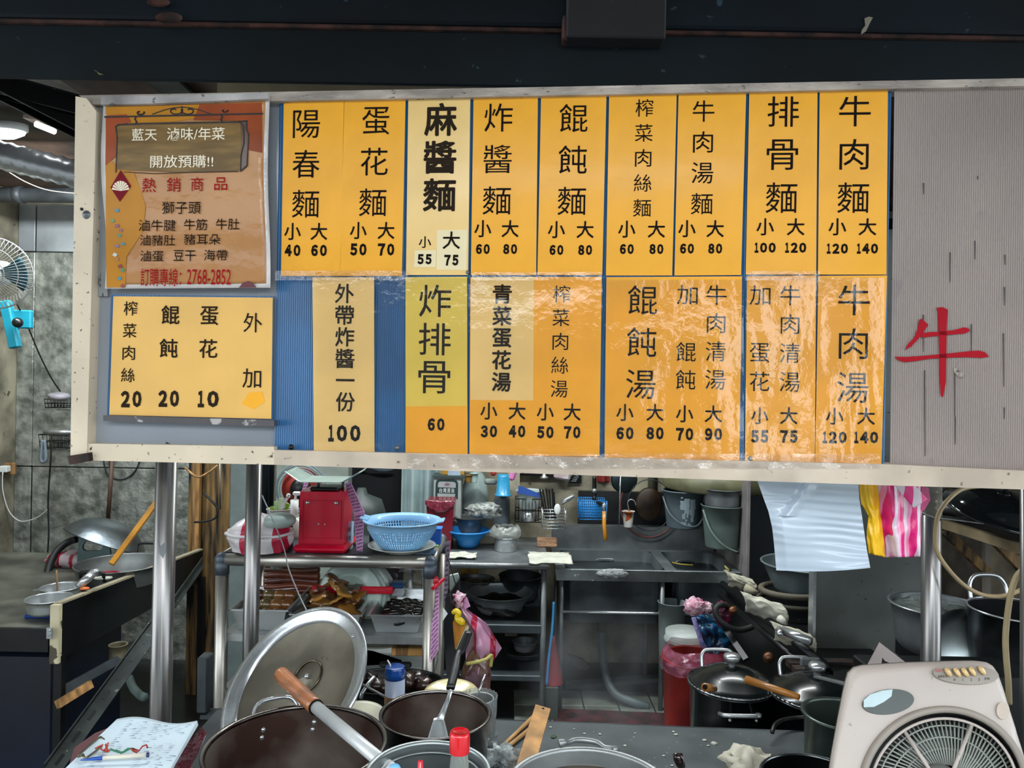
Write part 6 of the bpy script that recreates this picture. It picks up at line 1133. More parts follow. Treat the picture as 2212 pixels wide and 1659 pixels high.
_, x0, x1, z0, z1 = wirebox(1282, 1082, 1122, 58, 4.12, 'bright blue plastic basket hanging above the sink', 14, blue_b, 7, 'blue_basket', .12)
solo('red_cloth', M().sheet(lambda u, v: P(1290 + 26*u, 1020 + 22*(1-v) + 0*u, 4.52 + .02*math.sin(u*9)), 16, 6, .004), mat('red_cloth', '8f2a24', .8), 'red cloth bunch hanging above the blue basket', 'cloth')
thing('tap', 'wall tap with a long orange handle above the sink', 'tap', [
    ('body', M().tube([P(1284, 1030, 4.2), P(1284, 1060, 4.2), P(1285, 1080, 4.18), P(1296, 1088, 4.1), P(1306, 1092, 4.05)], .012, 10), black_metal), ('joint', M().ball(P(1284, 1060, 4.17), .014, 12), steel), ('joint', M().ball(P(1305, 1094, 4.04), .013, 12, (1, 1, 1.6)), steel),
    ('orange_hose', M().tube([P(1305, 1104, 4.04), P(1305, 1130, 4.03), P(1308, 1167, 4.0)], .011, 12), mat('orange_plastic', 'cf8a1e', .35, coat=.4))])
solo('hanging_pan', M().lathe([(0, .02), (S(28, 4.35)*.9, .018), (S(29, 4.35), 0), (S(28, 4.35), -.002), (0, .01)], P(1348, 1036, 4.35), aim((0, -1, 0)), 32), mat('dark_pan', '2a363a', .4, .5), 'dark round pan hanging on the wall above the sink', 'pan')
solo('steel_skewer', M().rod(P(1341, 1010, 4.2), P(1337, 1138, 4.2), .0035, 8), steel, 'thin steel rod standing in front of the dark pan', 'rod')
solo('enamel_mug', M().lathe(vprof(.024, .034, .09, rd=.004), (P(1358, 1140, 4.25).x, 4.27, P(1358, 1140, 4.25).z), None, 24), mat('white_orange_mug', 'c9c8c0', .35, col2='b5541c', scale=14, mixlo=.40, mixhi=.42), 'white cup with orange blotches on the sink ledge', 'cup')
solo('wire_hook', M().tube([P(1360, 1105, 4.27), P(1356, 1086, 4.27), P(1362, 1079, 4.27), P(1370, 1082, 4.27), P(1374, 1092, 4.27)], .003, 6), steel, 'bent wire hook above the white cup', 'hook')
gt = P(1402, 1090, 4.35)
thing('round_fan', 'brown and black round fan standing behind the buckets', 'fan', [('disc', M().lathe([(0, .0), (.09, .0), (.10, -.01), (0, -.02)], gt, aim((0, -1, 0)), 28, (.8, 1)), mat('amber_brown_disc', '3c2814', .5, var=.4)), ('ring', M().tube([gt + V((.17*math.cos(a), -.01, .19*math.sin(a))) for a in [2*math.pi*i/36 for i in range(36)]], .004, 6, True), mat('reddish_wire', '7a3f35', .4)),
    ('ring', M().tube([gt + V((.13*math.cos(a), -.02, .15*math.sin(a))) for a in [2*math.pi*i/36 for i in range(36)]], .003, 6, True), steel_dark)])
# dark wall area right of the basket, window-ish pieces
solo('splash_sheet', M().span((P(1250, 1080, 4.5).x, 4.5, .6), (P(1500, 1080, 4.5).x, 4.54, P(1300, 1062, 4.5).z)), mat('sooty_panel', '1b1d1f', .5, var=.3), 'sooty black panel on the wall behind the sink', 'panel')
solo('pale_pipe', M().rod(P(1413, 990, 4.5) + V((0, 0, 1.1)), P(1410, 1060, 4.5), .03, 14), mat('olive_white_pipe', '8f8f7a', .5), 'pale upright pipe above the brown fan', 'pipe')
solo('grey_drum', M().lathe([(0, 0), (.30, 0), (.31, .01), (.31, .10), (0, .10)], (P(1562, 1040, 4.1).x, 4.2, P(1562, 1060, 4.1).z), None, 36), mat('olive_grey_drum', '6f6e50', .5, var=.2), 'olive grey round drum side behind the two buckets', 'drum')
# buckets
bkm = mat('grey_bucket_plastic', '56646a', .45, var=.1)
bz = P(1470, 1140, 4.1).z
c, r = rimc(1433, 1520, 1060, 4.12); hh = c.z - bz
prn = M()
for k, (a0, a1, z0_, z1_) in enumerate(((-112, -98, .55, .80), (-100, -84, .45, .86), (-106, -96, .30, .45), (-92, -86, .34, .50), (-82, -66, .40, .84), (-78, -68, .22, .42), (-110, -92, .14, .22), (-88, -80, .12, .19), (-96, -90, .24, .30), (-72, -64, .55, .72), (-110, -104, .86, .9), (-80, -76, .1, .16))):
    def pf(u, v, a0=a0, a1=a1, z0_=z0_, z1_=z1_, k=k):
        a = math.radians(a0 + (a1-a0)*u + 3*nz(v*5, k)); z = z0_ + (z1_-z0_)*v + .03*nz(u*6, k, 2); rr_ = (r*.80 + r*.2*z)*1.006; return V((c.x + rr_*math.cos(a), c.y + rr_*math.sin(a), bz + hh*z))
    prn.sheet(pf, 6, 6)
thing('grey_bucket', 'grey bucket with a worn pale print and drooping handle on the sink ledge', 'bucket', [('body', M().lathe(vprof(r*.8, r, hh, .003, .008, .01), V((c.x, c.y, bz)), None, 40), bkm), ('worn_print', prn, mat('faded_white_print', '93a3aa', .5)),
    ('handle', M().tube([c + V((-r-.006, -.02, -.03)), c + V((-r*.85, -r*.7, -.11)), c + V((-r*.4, -r*1.05, -.16)), c + V((0, -r*1.12, -.175)), c + V((r*.5, -r*1.0, -.17)), c + V((r+.004, -.03, -.12))], .005, 8), mat('grey_handle', '4a565c', .4))])
c, r = rimc(1517, 1603, 1092, 3.96); bz2 = P(1560, 1182, 3.96).z; hh = c.z - bz2
thing('grey_bucket', 'plain grey green bucket with a steel pot in its mouth, right of the printed one', 'bucket', [('body', M().lathe(vprof(r*.8, r, hh, .003, .006, .01), V((c.x, c.y, bz2)), None, 40), mat('grey_green_bucket', '5f6f6a', .45, var=.12)),
    ('handle', M().tube([c + V((-r, -.02, -.02)), c + V((-r*.75, -r*.75, -.12)), c + V((-r*.2, -r*1.1, -.19)), c + V((r*.5, -r*1.02, -.225))], .006, 8), mat('grey_green_handle', '6a7a72', .4)), ('handle_knob', M().ball(c + V((r*.5, -r*1.02, -.225)), .010, 10), black_plastic)])
solo('steel_pot', M().lathe(vprof(r*.86, r*.92, .10, .002, .005, .02), V((c.x, c.y, c.z - .012)), None, 40), steel_dull, 'steel pot standing in the mouth of the grey green bucket', 'pot')
solo('steel_saucer', M().lathe([(0, 0), (.04, 0), (.06, .012), (.058, .014), (.04, .004), (0, .004)], P(1578, 1056, 3.98), None, 24), alu, 'small steel saucer on top of the steel pot', 'saucer')
# the sink
SY = 3.85; sz = P(1390, 1234, SY).z; sx0 = P(1202, 1232, SY).x; sx1 = P(1600, 1240, SY).x; SB = 4.36
sink_m = mat('sink_steel', '8a9295', .34, .5, var=.2, scale=4, rvar=.12, bump=.04)
bwl = [(P(1208, 1180, 4.1).x + .02, P(1428, 1200, 4.0).x), (P(1452, 1195, 4.0).x, sx1 - .03)]
topm = M(); yf = SY + .035; yb = SB - .05
topm.span((sx0, SY, sz-.004), (sx1, yf, sz)).span((sx0, yb, sz-.004), (sx1, SB, sz)).span((sx0, yf, sz-.004), (bwl[0][0], yb, sz)).span((bwl[0][1], yf, sz-.004), (bwl[1][0], yb, sz)).span((bwl[1][1], yf, sz-.004), (sx1, yb, sz))
sp = [('rim', topm, sink_m), ('front_apron', M().span((sx0, SY-.002, sz-.055), (sx1, SY+.002, sz+.004), .001), mat('bright_apron', '8d9493', .35, .9, var=.2, spots=.1, spotcol='e8ece8', sscale=18)),
    ('backsplash', M().span((sx0, SB, sz-.02), (sx1, SB+.012, sz+.125)), steel_dull), ('backsplash_cap', M().span((sx0, SB, sz+.12), (sx1, SB+.09, sz+.128)), steel_dull)]
for i, (a, b_) in enumerate(bwl):
    dpt = .27; m = M(); cr_ = .06; n_ = 6
    def rr4(x0, y0, x1, y1, r_):
        o = []
        for cx_, cy_, s_ in ((x1-r_, y1-r_, 0), (x0+r_, y1-r_, 1), (x0+r_, y0+r_, 2), (x1-r_, y0+r_, 3)):
            for k in range(n_+1): a_ = math.pi/2*(s_ + k/n_); o.append((cx_ + r_*math.cos(a_), cy_ + r_*math.sin(a_)))
        return o
    L_ = [[V((x, y, sz)) for x, y in rr4(a, yf, b_, yb, cr_)], [V((x, y, sz-dpt+.03)) for x, y in rr4(a+.008, yf+.008, b_-.008, yb-.008, cr_)], [V((x, y, sz-dpt)) for x, y in rr4(a+.04, yf+.04, b_-.04, yb-.04, cr_)]]
    vs = [p for l in L_ for p in l]; N_ = len(L_[0]); fs = [(j*N_+k, j*N_+(k+1) % N_, (j+1)*N_+(k+1) % N_, (j+1)*N_+k) for j in range(2) for k in range(N_)] + [[2*N_+k for k in range(N_)]]
    m.add(vs, fs, True)
    cc_ = V(((a+b_)/2, yb-.006, sz-.06)); ov = M().tube([cc_ + V((.038*math.cos(t)+math.copysign(.02, math.cos(t)), -.004, .016*math.sin(t))) for t in [2*math.pi*k/24 for k in range(24)]], .003, 6, True)
    sp.append(('basin', m, sink_m, None, [('overflow_ring', ov, steel), ('overflow_slot', M().box(cc_ + V((0, -.002, 0)), (.05, .004, .010), None, .002), black_metal)]))
    sp.append(('basin_shell', M().prism([V((x, y, sz-.06)) for x, y in rr4(a-.004, yf-.004, b_+.004, yb+.004, cr_)], (0, 0, -dpt+.05)), steel_dark))
for x in (sx0+.03, P(1432, 1300, SY).x, sx1-.03):
    for y in (SY+.02, SB-.04): sp.append(('leg', M().rod((x, y, 0), (x, y, sz-.03), .012, 14), steel_dull))
zr = P(1320, 1326, SY).z
sp.append(('cross_rail', M().rod((sx0+.03, SY+.02, zr), (sx1-.03, SY+.02, zr), .008, 12), steel)); 
thing('double_sink', 'stainless double bowl sink on tube legs with a backsplash', 'sink', sp)
solo('wet_plastic', M().ball(P(1322, 1239, SY-.012), .06, 20, (1.3, .12, .4), .6, 3, 3), mat('white_wet_film', 'c4c8c6', .3, col2='7b8080', scale=20, bump=.8), 'white wet plastic scrap stuck on the sink front', 'plastic scrap')
solo('vegetable_scrap', M().tube([P(1452, 1215, 3.95), P(1470, 1219, 3.93), P(1497, 1221, 3.92)], .004, 6), mat('yellow_green_stalk', '9a8a34', .5), 'thin yellow stalk lying on the rim of the right sink bowl', 'vegetable')
solo('leaf_stalk', M().tube([P(1565, 1222, 3.8), P(1572, 1230, 3.8), P(1577, 1243, 3.8)], [.003, .008, .009], 8), mat('straw_leaf', 'a89a5a', .6), 'straw coloured leaf tip hanging over the right end of the sink', 'vegetable')
# drain hose and things under the sink
hz0 = P(1301, 1345, 4.05)
thing('drain_hose', 'grey drain hose with a brown collar under the left sink bowl', 'hose', [('collar', M().lathe([(.045, .02), (.05, .02), (.05, 0), (.03, -.02), (.03, -.08), (.0, -.08)], V((hz0.x, hz0.y, sz-.30)), None, 20), mat('olive_collar', '4a4a34', .6)),
    ('hose', M().tube([V((hz0.x, 4.05, sz-.36)), P(1301, 1400, 4.05), P(1303, 1430, 4.05), P(1312, 1470, 4.0), P(1330, 1500, 3.95), P(1370, 1518, 3.9), P(1400, 1528, 3.9)], .022, 14), mat('grey_green_hose', '536164', .5))])
# boxes on the lower wall under the sink, curb
struct('trim_3', M().prism([PZ(1222, 1490, 0.0), PZ(1440, 1472, 0.0), PZ(1440, 1462, 0.0), PZ(1222, 1478, 0.0)], (0, 0, .02)), mat('wet_curb', '4c5656', .3))
solo('cardboard_flap', M().prism([P(x, y, 4.25) for x, y in ((1224, 1412), (1260, 1425), (1276, 1442), (1262, 1448), (1240, 1438))], (0, .02, 0)), mat('damp_cardboard', '4d4c33', .8), 'damp olive cardboard flap on the floor under the sink', 'cardboard')
tilm = mat('floor_tile_grey', '7d847c', .35, var=.2, scale=6, rvar=.15, col2='51574e')
tl = put('floor_tiles', None, Vector((0.6, 3.9, 0))); tagit(tl, None, None, kind='structure')
for i in range(8):
    for j in range(4):
        x = .13 + .185*i; y = 3.42 + .195*j
        addpart(tl, tl.location, 'tile', M().box((x, y, .004), (.178, .188, .010), None, .002), tilm)
solo('red_mat', M().prism([PZ(1200, 1530, .012), PZ(1442, 1540, .012), PZ(1446, 1590, .012), PZ(1190, 1580, .012)], (0, 0, -.008)), mat('dark_red_mat', '4e1a20', .8, var=.4, scale=14, bump=.4), 'dark red rubber mat on the floor in front of the sink', 'mat')
solo('blue_pole', M().tube([P(1196, 1300, 3.75), P(1193, 1360, 3.72), P(1186, 1420, 3.7), P(1181, 1480, 3.68)], .007, 8), mat('blue_pole', '2f7dad', .4), 'thin blue pole standing between the table and the sink', 'pole')
solo('red_cone', M().lathe([(.055, 0), (.045, .05), (.03, .13), (.014, .2), (.010, .235), (0, .24)], (P(1194, 1480, 3.75).x, 3.8, P(1194, 1482, 3.75).z), None, 24), mat('dull_red_rubber', '8c3038', .6), 'dull red rubber cone beside the blue pole', 'cone')
solo('cone_stand', M().span((P(1178, 1484, 3.76).x, 3.74, 0), (P(1206, 1484, 3.76).x, 3.88, P(1194, 1483, 3.75).z), .004), mat('grey_green_stand', '3f4a44', .6), 'grey green block under the red cone', 'block')
# vessels on the shelves of the work table
vess('steel_basin', 'deep steel basin of dark food on the upper shelf of the work table', 1011, 1150, 1278, 1335, zs1, mat('basin_steel', '8d9597', .28, .55, var=.1), 'basin', .75, rd=.05, d=3.93, parts=(
    lambda c, r, h: ('dark_food', M().ball(V((c.x, c.y, zs1+h*.35)), r*.8, 24, (1, 1, .3), .5, 3), mat('black_food', '14110f', .5)),))
vess('steel_basin', 'smaller dark basin of stew left behind the deep basin', 990, 1068, 1250, 1300, zs1, steel_dull, 'basin', .8, d=4.15, parts=(
    lambda c, r, h: ('stew', M().ball(V((c.x, c.y, c.z-.02)), r*.85, 20, (1, 1, .2), .5, 5), mat('brown_stew_b', '3c2a14', .4, coat=.5)),))
vess('steel_basin', 'dark basin hidden under the right of the work table top', 1078, 1170, 1243, 1290, zs1, steel_dark, 'basin', .8, d=4.15)
c_ = P(1014, 1236, 4.3)
thing('seasoning_bag', 'yellow and red seasoning packet under the work table top', 'packet', [('packet', M().box(c_, (S(36, 4.3), .03, S(28, 4.3)), None, .004), mat('yellow_packet', 'c39a1c', .5, col2='8a5a1c', scale=12)), ('red_band', M().box(c_ + V((0, -.017, -.02)), (S(35, 4.3), .004, .03)), mat('dark_red_band', '7a1c20', .5))] +
    [('band_lettering', stamp(M(), t, c_ + V((-.03 + .03*i, -.0195, -.02)), XA, ZA, V((0, -1, 0)), .024, None, .01), mat('pale_band_letter', 'cfa8a0', .5)) for i, t in enumerate('食品王')])
vess('lower_pot', 'dim steel pot on the lower shelf of the work table', 1108, 1160, 1385, 1440, zs2+.03, steel_dull, 'pot', .9, rd=.01, d=4.0)
solo('lower_pan', M().lathe(vprof(.09, .11, .03, rd=.01), (P(1130, 1440, 4.0).x, 4.0, zs2+.001), None, 28), steel_dark, 'shallow pan under the dim steel pot', 'pan')
# ================================================================ RIGHT: BAGS AND BUCKET UNDER THE SINK
rbk = P(1475, 1430, 3.0); rb0 = .32
rim_r = S(72, 3.0)
thing('red_bucket', 'tall red bucket lined with a pink translucent bag', 'bucket', [('body', M().lathe(vprof(rim_r*.82, rim_r, rbk.z - .02, .004, .005, .02), (rbk.x+.065, 3.05, .02), None, 40), mat('worn_red_plastic', 'a3221a', .45, var=.25, scale=4, spots=.1, spotcol='6a3a22')),
    ('bag', M().sheet(lambda u, v: V((rbk.x+.065 + rim_r*(1.03 + .02*v + .07*nz(math.cos(2*math.pi*u)*3, math.sin(2*math.pi*u)*3, v*4))*math.cos(2*math.pi*u)*(1-.42*max(0, v-.45)), 3.05 + rim_r*(1.07+.07*nz(math.cos(2*math.pi*u)*3, math.sin(2*math.pi*u)*3, v*4))*math.sin(2*math.pi*u)*(1-.42*max(0, v-.45)), rbk.z - .035 + .085*v + .010*math.sin(6*math.pi*u))), 64, 16), mat('pink_film', 'b0607c', .2, var=.3, scale=14, coat=.9, crough=.05, bump=.8, bscale=35, alpha=.55, col2='7a3048'))])
solo('white_canister', M().lathe(vprof(.085, .10, .26, rd=.02), (P(1482, 1390, 3.6).x, 3.6, P(1482, 1440, 3.6).z-.12), None, 32), mat('grey_white_pail', 'aab2ae', .45), 'grey white ribbed pail behind the red bucket', 'pail')
solo('pail_cover', M().lathe([(0, 0), (.105, 0), (.108, .01), (.10, .02), (.1, .05), (0, .05)], (P(1482, 1390, 3.6).x, 3.6, P(1482, 1385, 3.6).z), None, 32), mat('grey_white_pail_lid', 'b4bcb8', .45), 'lid of the grey white pail behind the red bucket', 'lid')
solo('grey_pail', M().lathe(vprof(.06, .07, .35, rd=.02), (P(1460, 1350, 3.75).x, 3.85, P(1460, 1420, 3.75).z-.1), None, 28), mat('dim_grey_pail', '7c8684', .5), 'dim grey pail standing below the right sink bowl', 'pail')
solo('rose_bag', M().ball(P(1503, 1312, 3.35), .045, 30, (1.1, .7, .9), .5, 3, 4), mat('rose_white_film', 'b85a7c', .25, col2='d9b4c0', scale=30, bump=.8, coat=.7), 'rolled pink bag like a rose above the blue bag', 'bag')
solo('rose_bag', M().ball(P(1527, 1314, 3.35), .028, 20, (.9, .7, 1), .5, 6, 4), mat('rose_white_film_b', 'c47a90', .25, col2='dcc0c8', scale=30, bump=.8, coat=.7), 'small pink bag curl right of the rolled one', 'bag')
def bb(u, v):
    L_ = [(1496, 1332), (1505, 1355), (1520, 1392), (1530, 1412)]; Rr = [(1530, 1325), (1570, 1345), (1586, 1380), (1572, 1412)]
    t = (1-v)*3; i = min(int(t), 2); f_ = t-i; l = V(L_[i]).lerp(V(L_[i+1]), f_); r_ = V(Rr[i]).lerp(V(Rr[i+1]), f_); p = l.lerp(r_, u); return P(p.x, p.y, 3.12 - .05*math.sin(u*math.pi) + .03*nz(u*5, v*6, 3))
thing('blue_bag', 'glossy blue plastic bag hanging under the sink', 'bag', [('bag', M().sheet(bb, 24, 24, .003), mat('blue_film', '0f5f8e', .2, var=.4, scale=16, coat=.9, bump=.9, bscale=35)), ('lilac_edge', M().tube([P(1498, 1334, 3.08), P(1506, 1358, 3.06), P(1516, 1388, 3.05), P(1524, 1402, 3.06)], .012, 8, flat=.4), mat('lilac_film', '8f86b8', .3, col2='5a5488', scale=60))])
solo('magenta_bag', M().ball(P(1560, 1326, 3.0), .045, 28, (.75, .5, 1.1), .35, 4, 3), mat('magenta_film', 'b02e64', .3, var=.4, scale=20, coat=.7, bump=.7, bscale=40), 'magenta plastic bag bunched on the blue bag', 'bag')
solo('gas_hose', M().tube([P(1580, 1318, 3.0), P(1562, 1306, 2.98), P(1547, 1313, 2.96), P(1548, 1330, 2.95), P(1566, 1350, 2.94), P(1597, 1361, 2.95), P(1625, 1354, 2.98)], .012, 10), dark_rubber, 'thick black hose looping in front of the magenta bag', 'hose')
solo('support_bar', M().bar(P(1566, 1358, 3.0), P(1612, 1425, 2.85), .022, .012, (0, 1, 0)), black_metal, 'dusty black bar slanting below the black hose', 'bar')
solo('olive_tube', M().rod(P(1570, 1370, 3.3), P(1568, 1425, 3.3), .014, 12), mat('olive_tube', '6c6650', .5), 'olive tube leg right of the blue bag', 'leg tube')
# wok range with rags
vz = P(1600, 1290, 3.2).z
rng_m = mat('black_greasy_range', '141617', .35, .4, var=.3, scale=5, rvar=.15, bump=.1, spots=.04, spotcol='596064')
ra_, rb2, rc_, rd_ = P(1568, 1262, 3.55), P(1790, 1440, 2.55), P(1990, 1440, 2.75), P(1760, 1262, 3.7)
zr_ = .74
def hz(p): return V((p.x, p.y, zr_))
A_, B_, C_, D_ = PZ(1572, 1268, zr_), PZ(1800, 1450, zr_), V((1.35, 2.6, zr_)), V((1.35, 3.85, zr_))
thing('wok_range', 'black greasy wok range with a front rail running back beside the steel cabinet', 'range', [('top', M().prism([A_, B_, C_, D_], (0, 0, -.04)), rng_m), ('front_panel', M().prism([A_ + V((.01, .01, -.03)), B_ + V((.01, .01, -.03)), B_ + V((.01, .01, -.6)), A_ + V((.01, .01, -.6))], (.012, .012, 0)), black_metal),
    ('front_rail', M().rod(A_ + V((-.03, -.02, .02)), B_ + V((-.03, -.02, .02)), .016, 14), black_metal), ('front_rail', M().rod(A_ + V((-.045, -.03, -.03)), B_ + V((-.045, -.03, -.03)), .012, 14), black_metal),
    ('leg', M().box(A_ + V((.06, .03, -.40)), (.04, .04, .66)), black_metal), ('leg', M().box(B_ + V((.08, .05, -.40)), (.04, .04, .66)), black_metal), ('leg', M().box(C_ + V((-.05, .05, -.40)), (.04, .04, .66)), black_metal),
    ('valve', M().lathe([(0, .02), (.018, .018), (.02, 0), (.012, -.03)], P(1660, 1420, 2.75), aim((-.5, -1, 0)), 16), mat('brass_valve', '6c4a34', .4, .8)), ('valve', M().lathe([(0, .02), (.014, .018), (.016, 0), (.01, -.03)], P(1583, 1318, 2.96), aim((-.5, -1, 0)), 16), mat('brass_valve_b', '7a5034', .4, .8)),
    ('gas_ring', M().tube([P(1712, 1275, 3.15) + V((.13*math.cos(a), .11*math.sin(a), -.0)) for a in [2*math.pi*i/32 for i in range(32)]], .013, 8, True), mat('crusted_iron', '5a5446', .7, spots=.2, spotcol='8f8a78')), ('gas_ring', M().tube([P(1712, 1287, 3.15) + V((.14*math.cos(a), .12*math.sin(a), -.02)) for a in [2*math.pi*i/32 for i in range(32)]], .011, 8, True), mat('crusted_iron_b', '47443a', .7))])
def rag(px, py, w, h, d, seed, label, col_='b9b6a2'):
    m_ = mat('rag_%d' % seed, col_, .9, var=.2, scale=12, bump=.5, bscale=70, bdist=.003)
    def f(u, v):
        t = v; q_ = P(px + w*(u-.5) + 40*(1-v)*.25, py + h*(.5-v) + w*.32*(u-.5), d - .10*(u-.5)); arch = math.sin(v*math.pi)
        return q_ + V((0, -.03*arch + .008*nz(u*6, v*6, seed), .012*arch + .010*nz(u*5, v*5, seed+3)))
    edge = lambda u, v: f(min(1, max(0, u + .05*nz(v*5, seed))), min(1, max(0, v + .08*nz(u*6, seed+9))))
    return solo('oven_rag', M().sheet(edge, 26, 18, .006), m_, label, 'rag')
rag(1593, 1258, 62, 34, 3.35, 1, 'grey cream rag on the far end of the range rail')
rag(1645, 1314, 92, 46, 3.0, 2, 'biggest pale rag over the middle of the range rail', 'cdccba')
rag(1706, 1376, 88, 42, 2.75, 3, 'cream rag under the steel tubes on the near end of the range rail', 'c8c4ae')
solo('rag_corner', M().tube([P(1684, 1336, 2.92), P(1692, 1342, 2.9), P(1698, 1348, 2.9)], [.016, .014, .008], 8), white_cloth, 'twisted corner of the biggest pale rag', 'rag')
solo('rag_corner', M().tube([P(1610, 1270, 3.3), P(1625, 1276, 3.28), P(1638, 1281, 3.27)], [.02, .016, .008], 8), mat('rag_tail_b', 'a8a28a', .9), 'twisted corner of the far rag', 'rag')
for i, (x0, y0, x1, y1) in enumerate(((1683, 1358, 1685, 1370), (1690, 1362, 1752, 1386))):
    solo('steel_tube', M().rod(P(x0, y0, 2.7), P(x1, y1, 2.62), .016 if i else .010, 18), steel, ('short upright steel stub on the near rag', 'bright steel tube lying on the near rag')[i], 'tube')
thing('wide_bowl', 'grey metal bowl on the gas ring under the white plastic sheet', 'bowl', [('bowl', M().lathe(vprof(.145, .18, .135, .002, .008, .06), P(1738, 1284, 3.25), None, 44), mat('blue_grey_metal_bowl', '7d8b8f', .38, .4, var=.15))])
# alcove panels
px0 = P(1598, 1100, 3.95).x
ptm = mat('alcove_dark_steel', '2b3036', .4, .6, var=.25, scale=2, rvar=.12)
solo('steel_divider', M().span((px0-.009, 3.80, 0), (px0+.009, 4.5, 2.7), .002), mat('pale_edge_steel', 'a39c9c', .4, .3, var=.25, scale=4), 'narrow steel divider between the sink and the wok range', 'divider')
solo('alcove_lining', M().span((px0+.009, 4.30, .4), (2.2, 4.32, 2.7)), ptm, 'dark steel panel behind the wok range', 'panel')
cabm = mat('smeared_cabinet_steel', '6f7570', .4, .35, var=.25, scale=2.2, rvar=.12, spots=.04, sscale=50, spotcol='2a2c2a')
cx0 = P(1757, 1300, 2.75).x; cx1 = P(1990, 1300, 2.75).x
thing('steel_cabinet', 'tall smeared steel cabinet side in front of the wok range', 'cabinet', [('side', M().span((cx0, 2.75, P(1757, 1428, 2.75).z), (cx1+.05, 2.78, 2.3), .002), cabm), ('edge_strip', M().span((cx0-.004, 2.74, P(1757, 1428, 2.75).z), (cx0+.006, 2.785, 2.3)), steel)])
solo('burner_grate', M().box(P(1800, 1442, 2.6), (.30, .10, .02)).box(P(1840, 1436, 2.6), (.26, .04, .03)), mat('rusty_grate', '3a2418', .7, var=.5, scale=20, spots=.15, spotcol='9a8f82'), 'rust-brown greasy grate at the foot of the steel cabinet', 'grate')
# black casseroles
def cass(xl, xr, yc, d, label, z0, gl=(0, 0)):
    c, r = rimc(xl, xr, yc, d); h = c.z - z0; lm = mat('glossy_black_lid', '0e1313', .24, .1, var=.1, coat=.25, crough=.1, spec=.35); pts = [('body', M().lathe(vprof(r*.94, r, h, .003, .008, .04), (c.x, c.y, z0), None, 48), mat('black_enamel', '12171a', .25, .5, coat=.6))]
    t = Euler((.10, .08, 0))
    pts += [('lid', M().lathe([(r*1.03, .0), (r*1.05, .006), (r*1.03, .012), (r*.9, .018), (r*.7, .038), (r*.4, .056), (0, .064)], c + V((0, 0, .004)), None, 48), lm), ('lid_ring', M().tube([c + V((r*1.03*math.cos(a), r*1.03*math.sin(a), .010)) for a in [2*math.pi*i/56 for i in range(56)]], .003, 6, True), steel),
        ('lid_knob', M().lathe([(.012, 0), (.012, .018), (.026, .022), (.028, .034), (.022, .042), (0, .044)], c + V((.0, 0, .064)), None, 24), steel),
        ('handle', loop(c + V((0, r+.004, -.02)), XA, V((0, .45, .9)).normalized(), .12, .085, .007, sq=5), steel), ('handle', loop(c + V((-.02, -r-.004, -.035)), XA, V((0, -.8, .25)).normalized(), .12, .05, .007, sq=5), steel)]
    for a_ in (-108, -72): pts.append(('rivet', M().ball((c.x + r*math.cos(math.radians(a_)), c.y + r*math.sin(math.radians(a_)), c.z - .06), .006, 10), steel))
    return thing('casserole', label, 'pot', pts), c, r
cass(1492, 1668, 1480, 2.52, 'black casserole with a domed lid next to the red bucket', .30)
cass(1668, 1860, 1502, 2.42, 'second black casserole with a domed lid, left of the box fan', .30)
solo('low_stove', M().span((P(1480, 1500, 2.6).x, 2.22, .22), (P(1900, 1500, 2.6).x + .1, 2.82, .299), .006), black_metal, 'low black stove carrying the casseroles behind the counter', 'stove')
wh = mat('varnished_round_wood', 'b5752c', .4, var=.25, scale=5, coat=.5)
solo('wooden_ladle', M().rod(P(1612, 1468, 2.32), P(1726, 1506, 2.2), .013, 18, .009), wh, 'round wooden handle lying across between the two casseroles', 'handle')
thing('wooden_ladle', 'short wooden handle end with a round hole on the first casserole', 'handle', [('handle', M().rod(P(1523, 1484, 2.26), P(1542, 1488, 2.34), .012, 18), wh), ('hole', M().lathe([(0, 0.001), (.008, 0)], P(1523, 1484, 2.257), aim(P(1523, 1484, 2.26) - P(1542, 1488, 2.34)), 16), ink)])
c_, r_, h_, _t = steelpot('soup_pot', 'black-rimmed pot of dark soup partly hidden by the box fan', 1742, 1900, 1545, 1640, ZC, mat('grey_green_pot', '4f5a54', .3, .7, var=.15), 'pot', d=1.78, r0k=.95, rim=.008, parts=(lambda c, r, h: ('soup', M().lathe([(0, h*.6), (r*.94, h*.6)], (c.x, c.y, ZC), None, 40), soup),))
solo('black_tray', M().tube([P(1668, 1582, 2.05), P(1674, 1566, 2.08), P(1690, 1556, 2.12), P(1718, 1551, 2.14), P(1750, 1549, 2.14)], .006, 8), black_plastic, 'curved black tray rim behind the counter edge', 'rim')
solo('flat_ladle', M().bar(P(1764, 1462, 1.9), P(1830, 1478, 1.75), .018, .004, (0, -.4, 1)), steel, 'flat steel ladle handle poking out left of the box fan', 'ladle')
solo('handle_plate', M().box(P(1750, 1430, 2.5), (S(44, 2.5), .012, S(20, 2.5)), None, .006), steel_dull, 'dull steel rounded handle plate behind the second casserole', 'handle')
solo('steel_block', M().span((P(1738, 1450, 2.55).x, 2.55, .3), (P(1756, 1450, 2.55).x, 2.58, P(1745, 1440, 2.55).z)), steel_dull, 'steel bracket under the rounded handle plate', 'bracket')
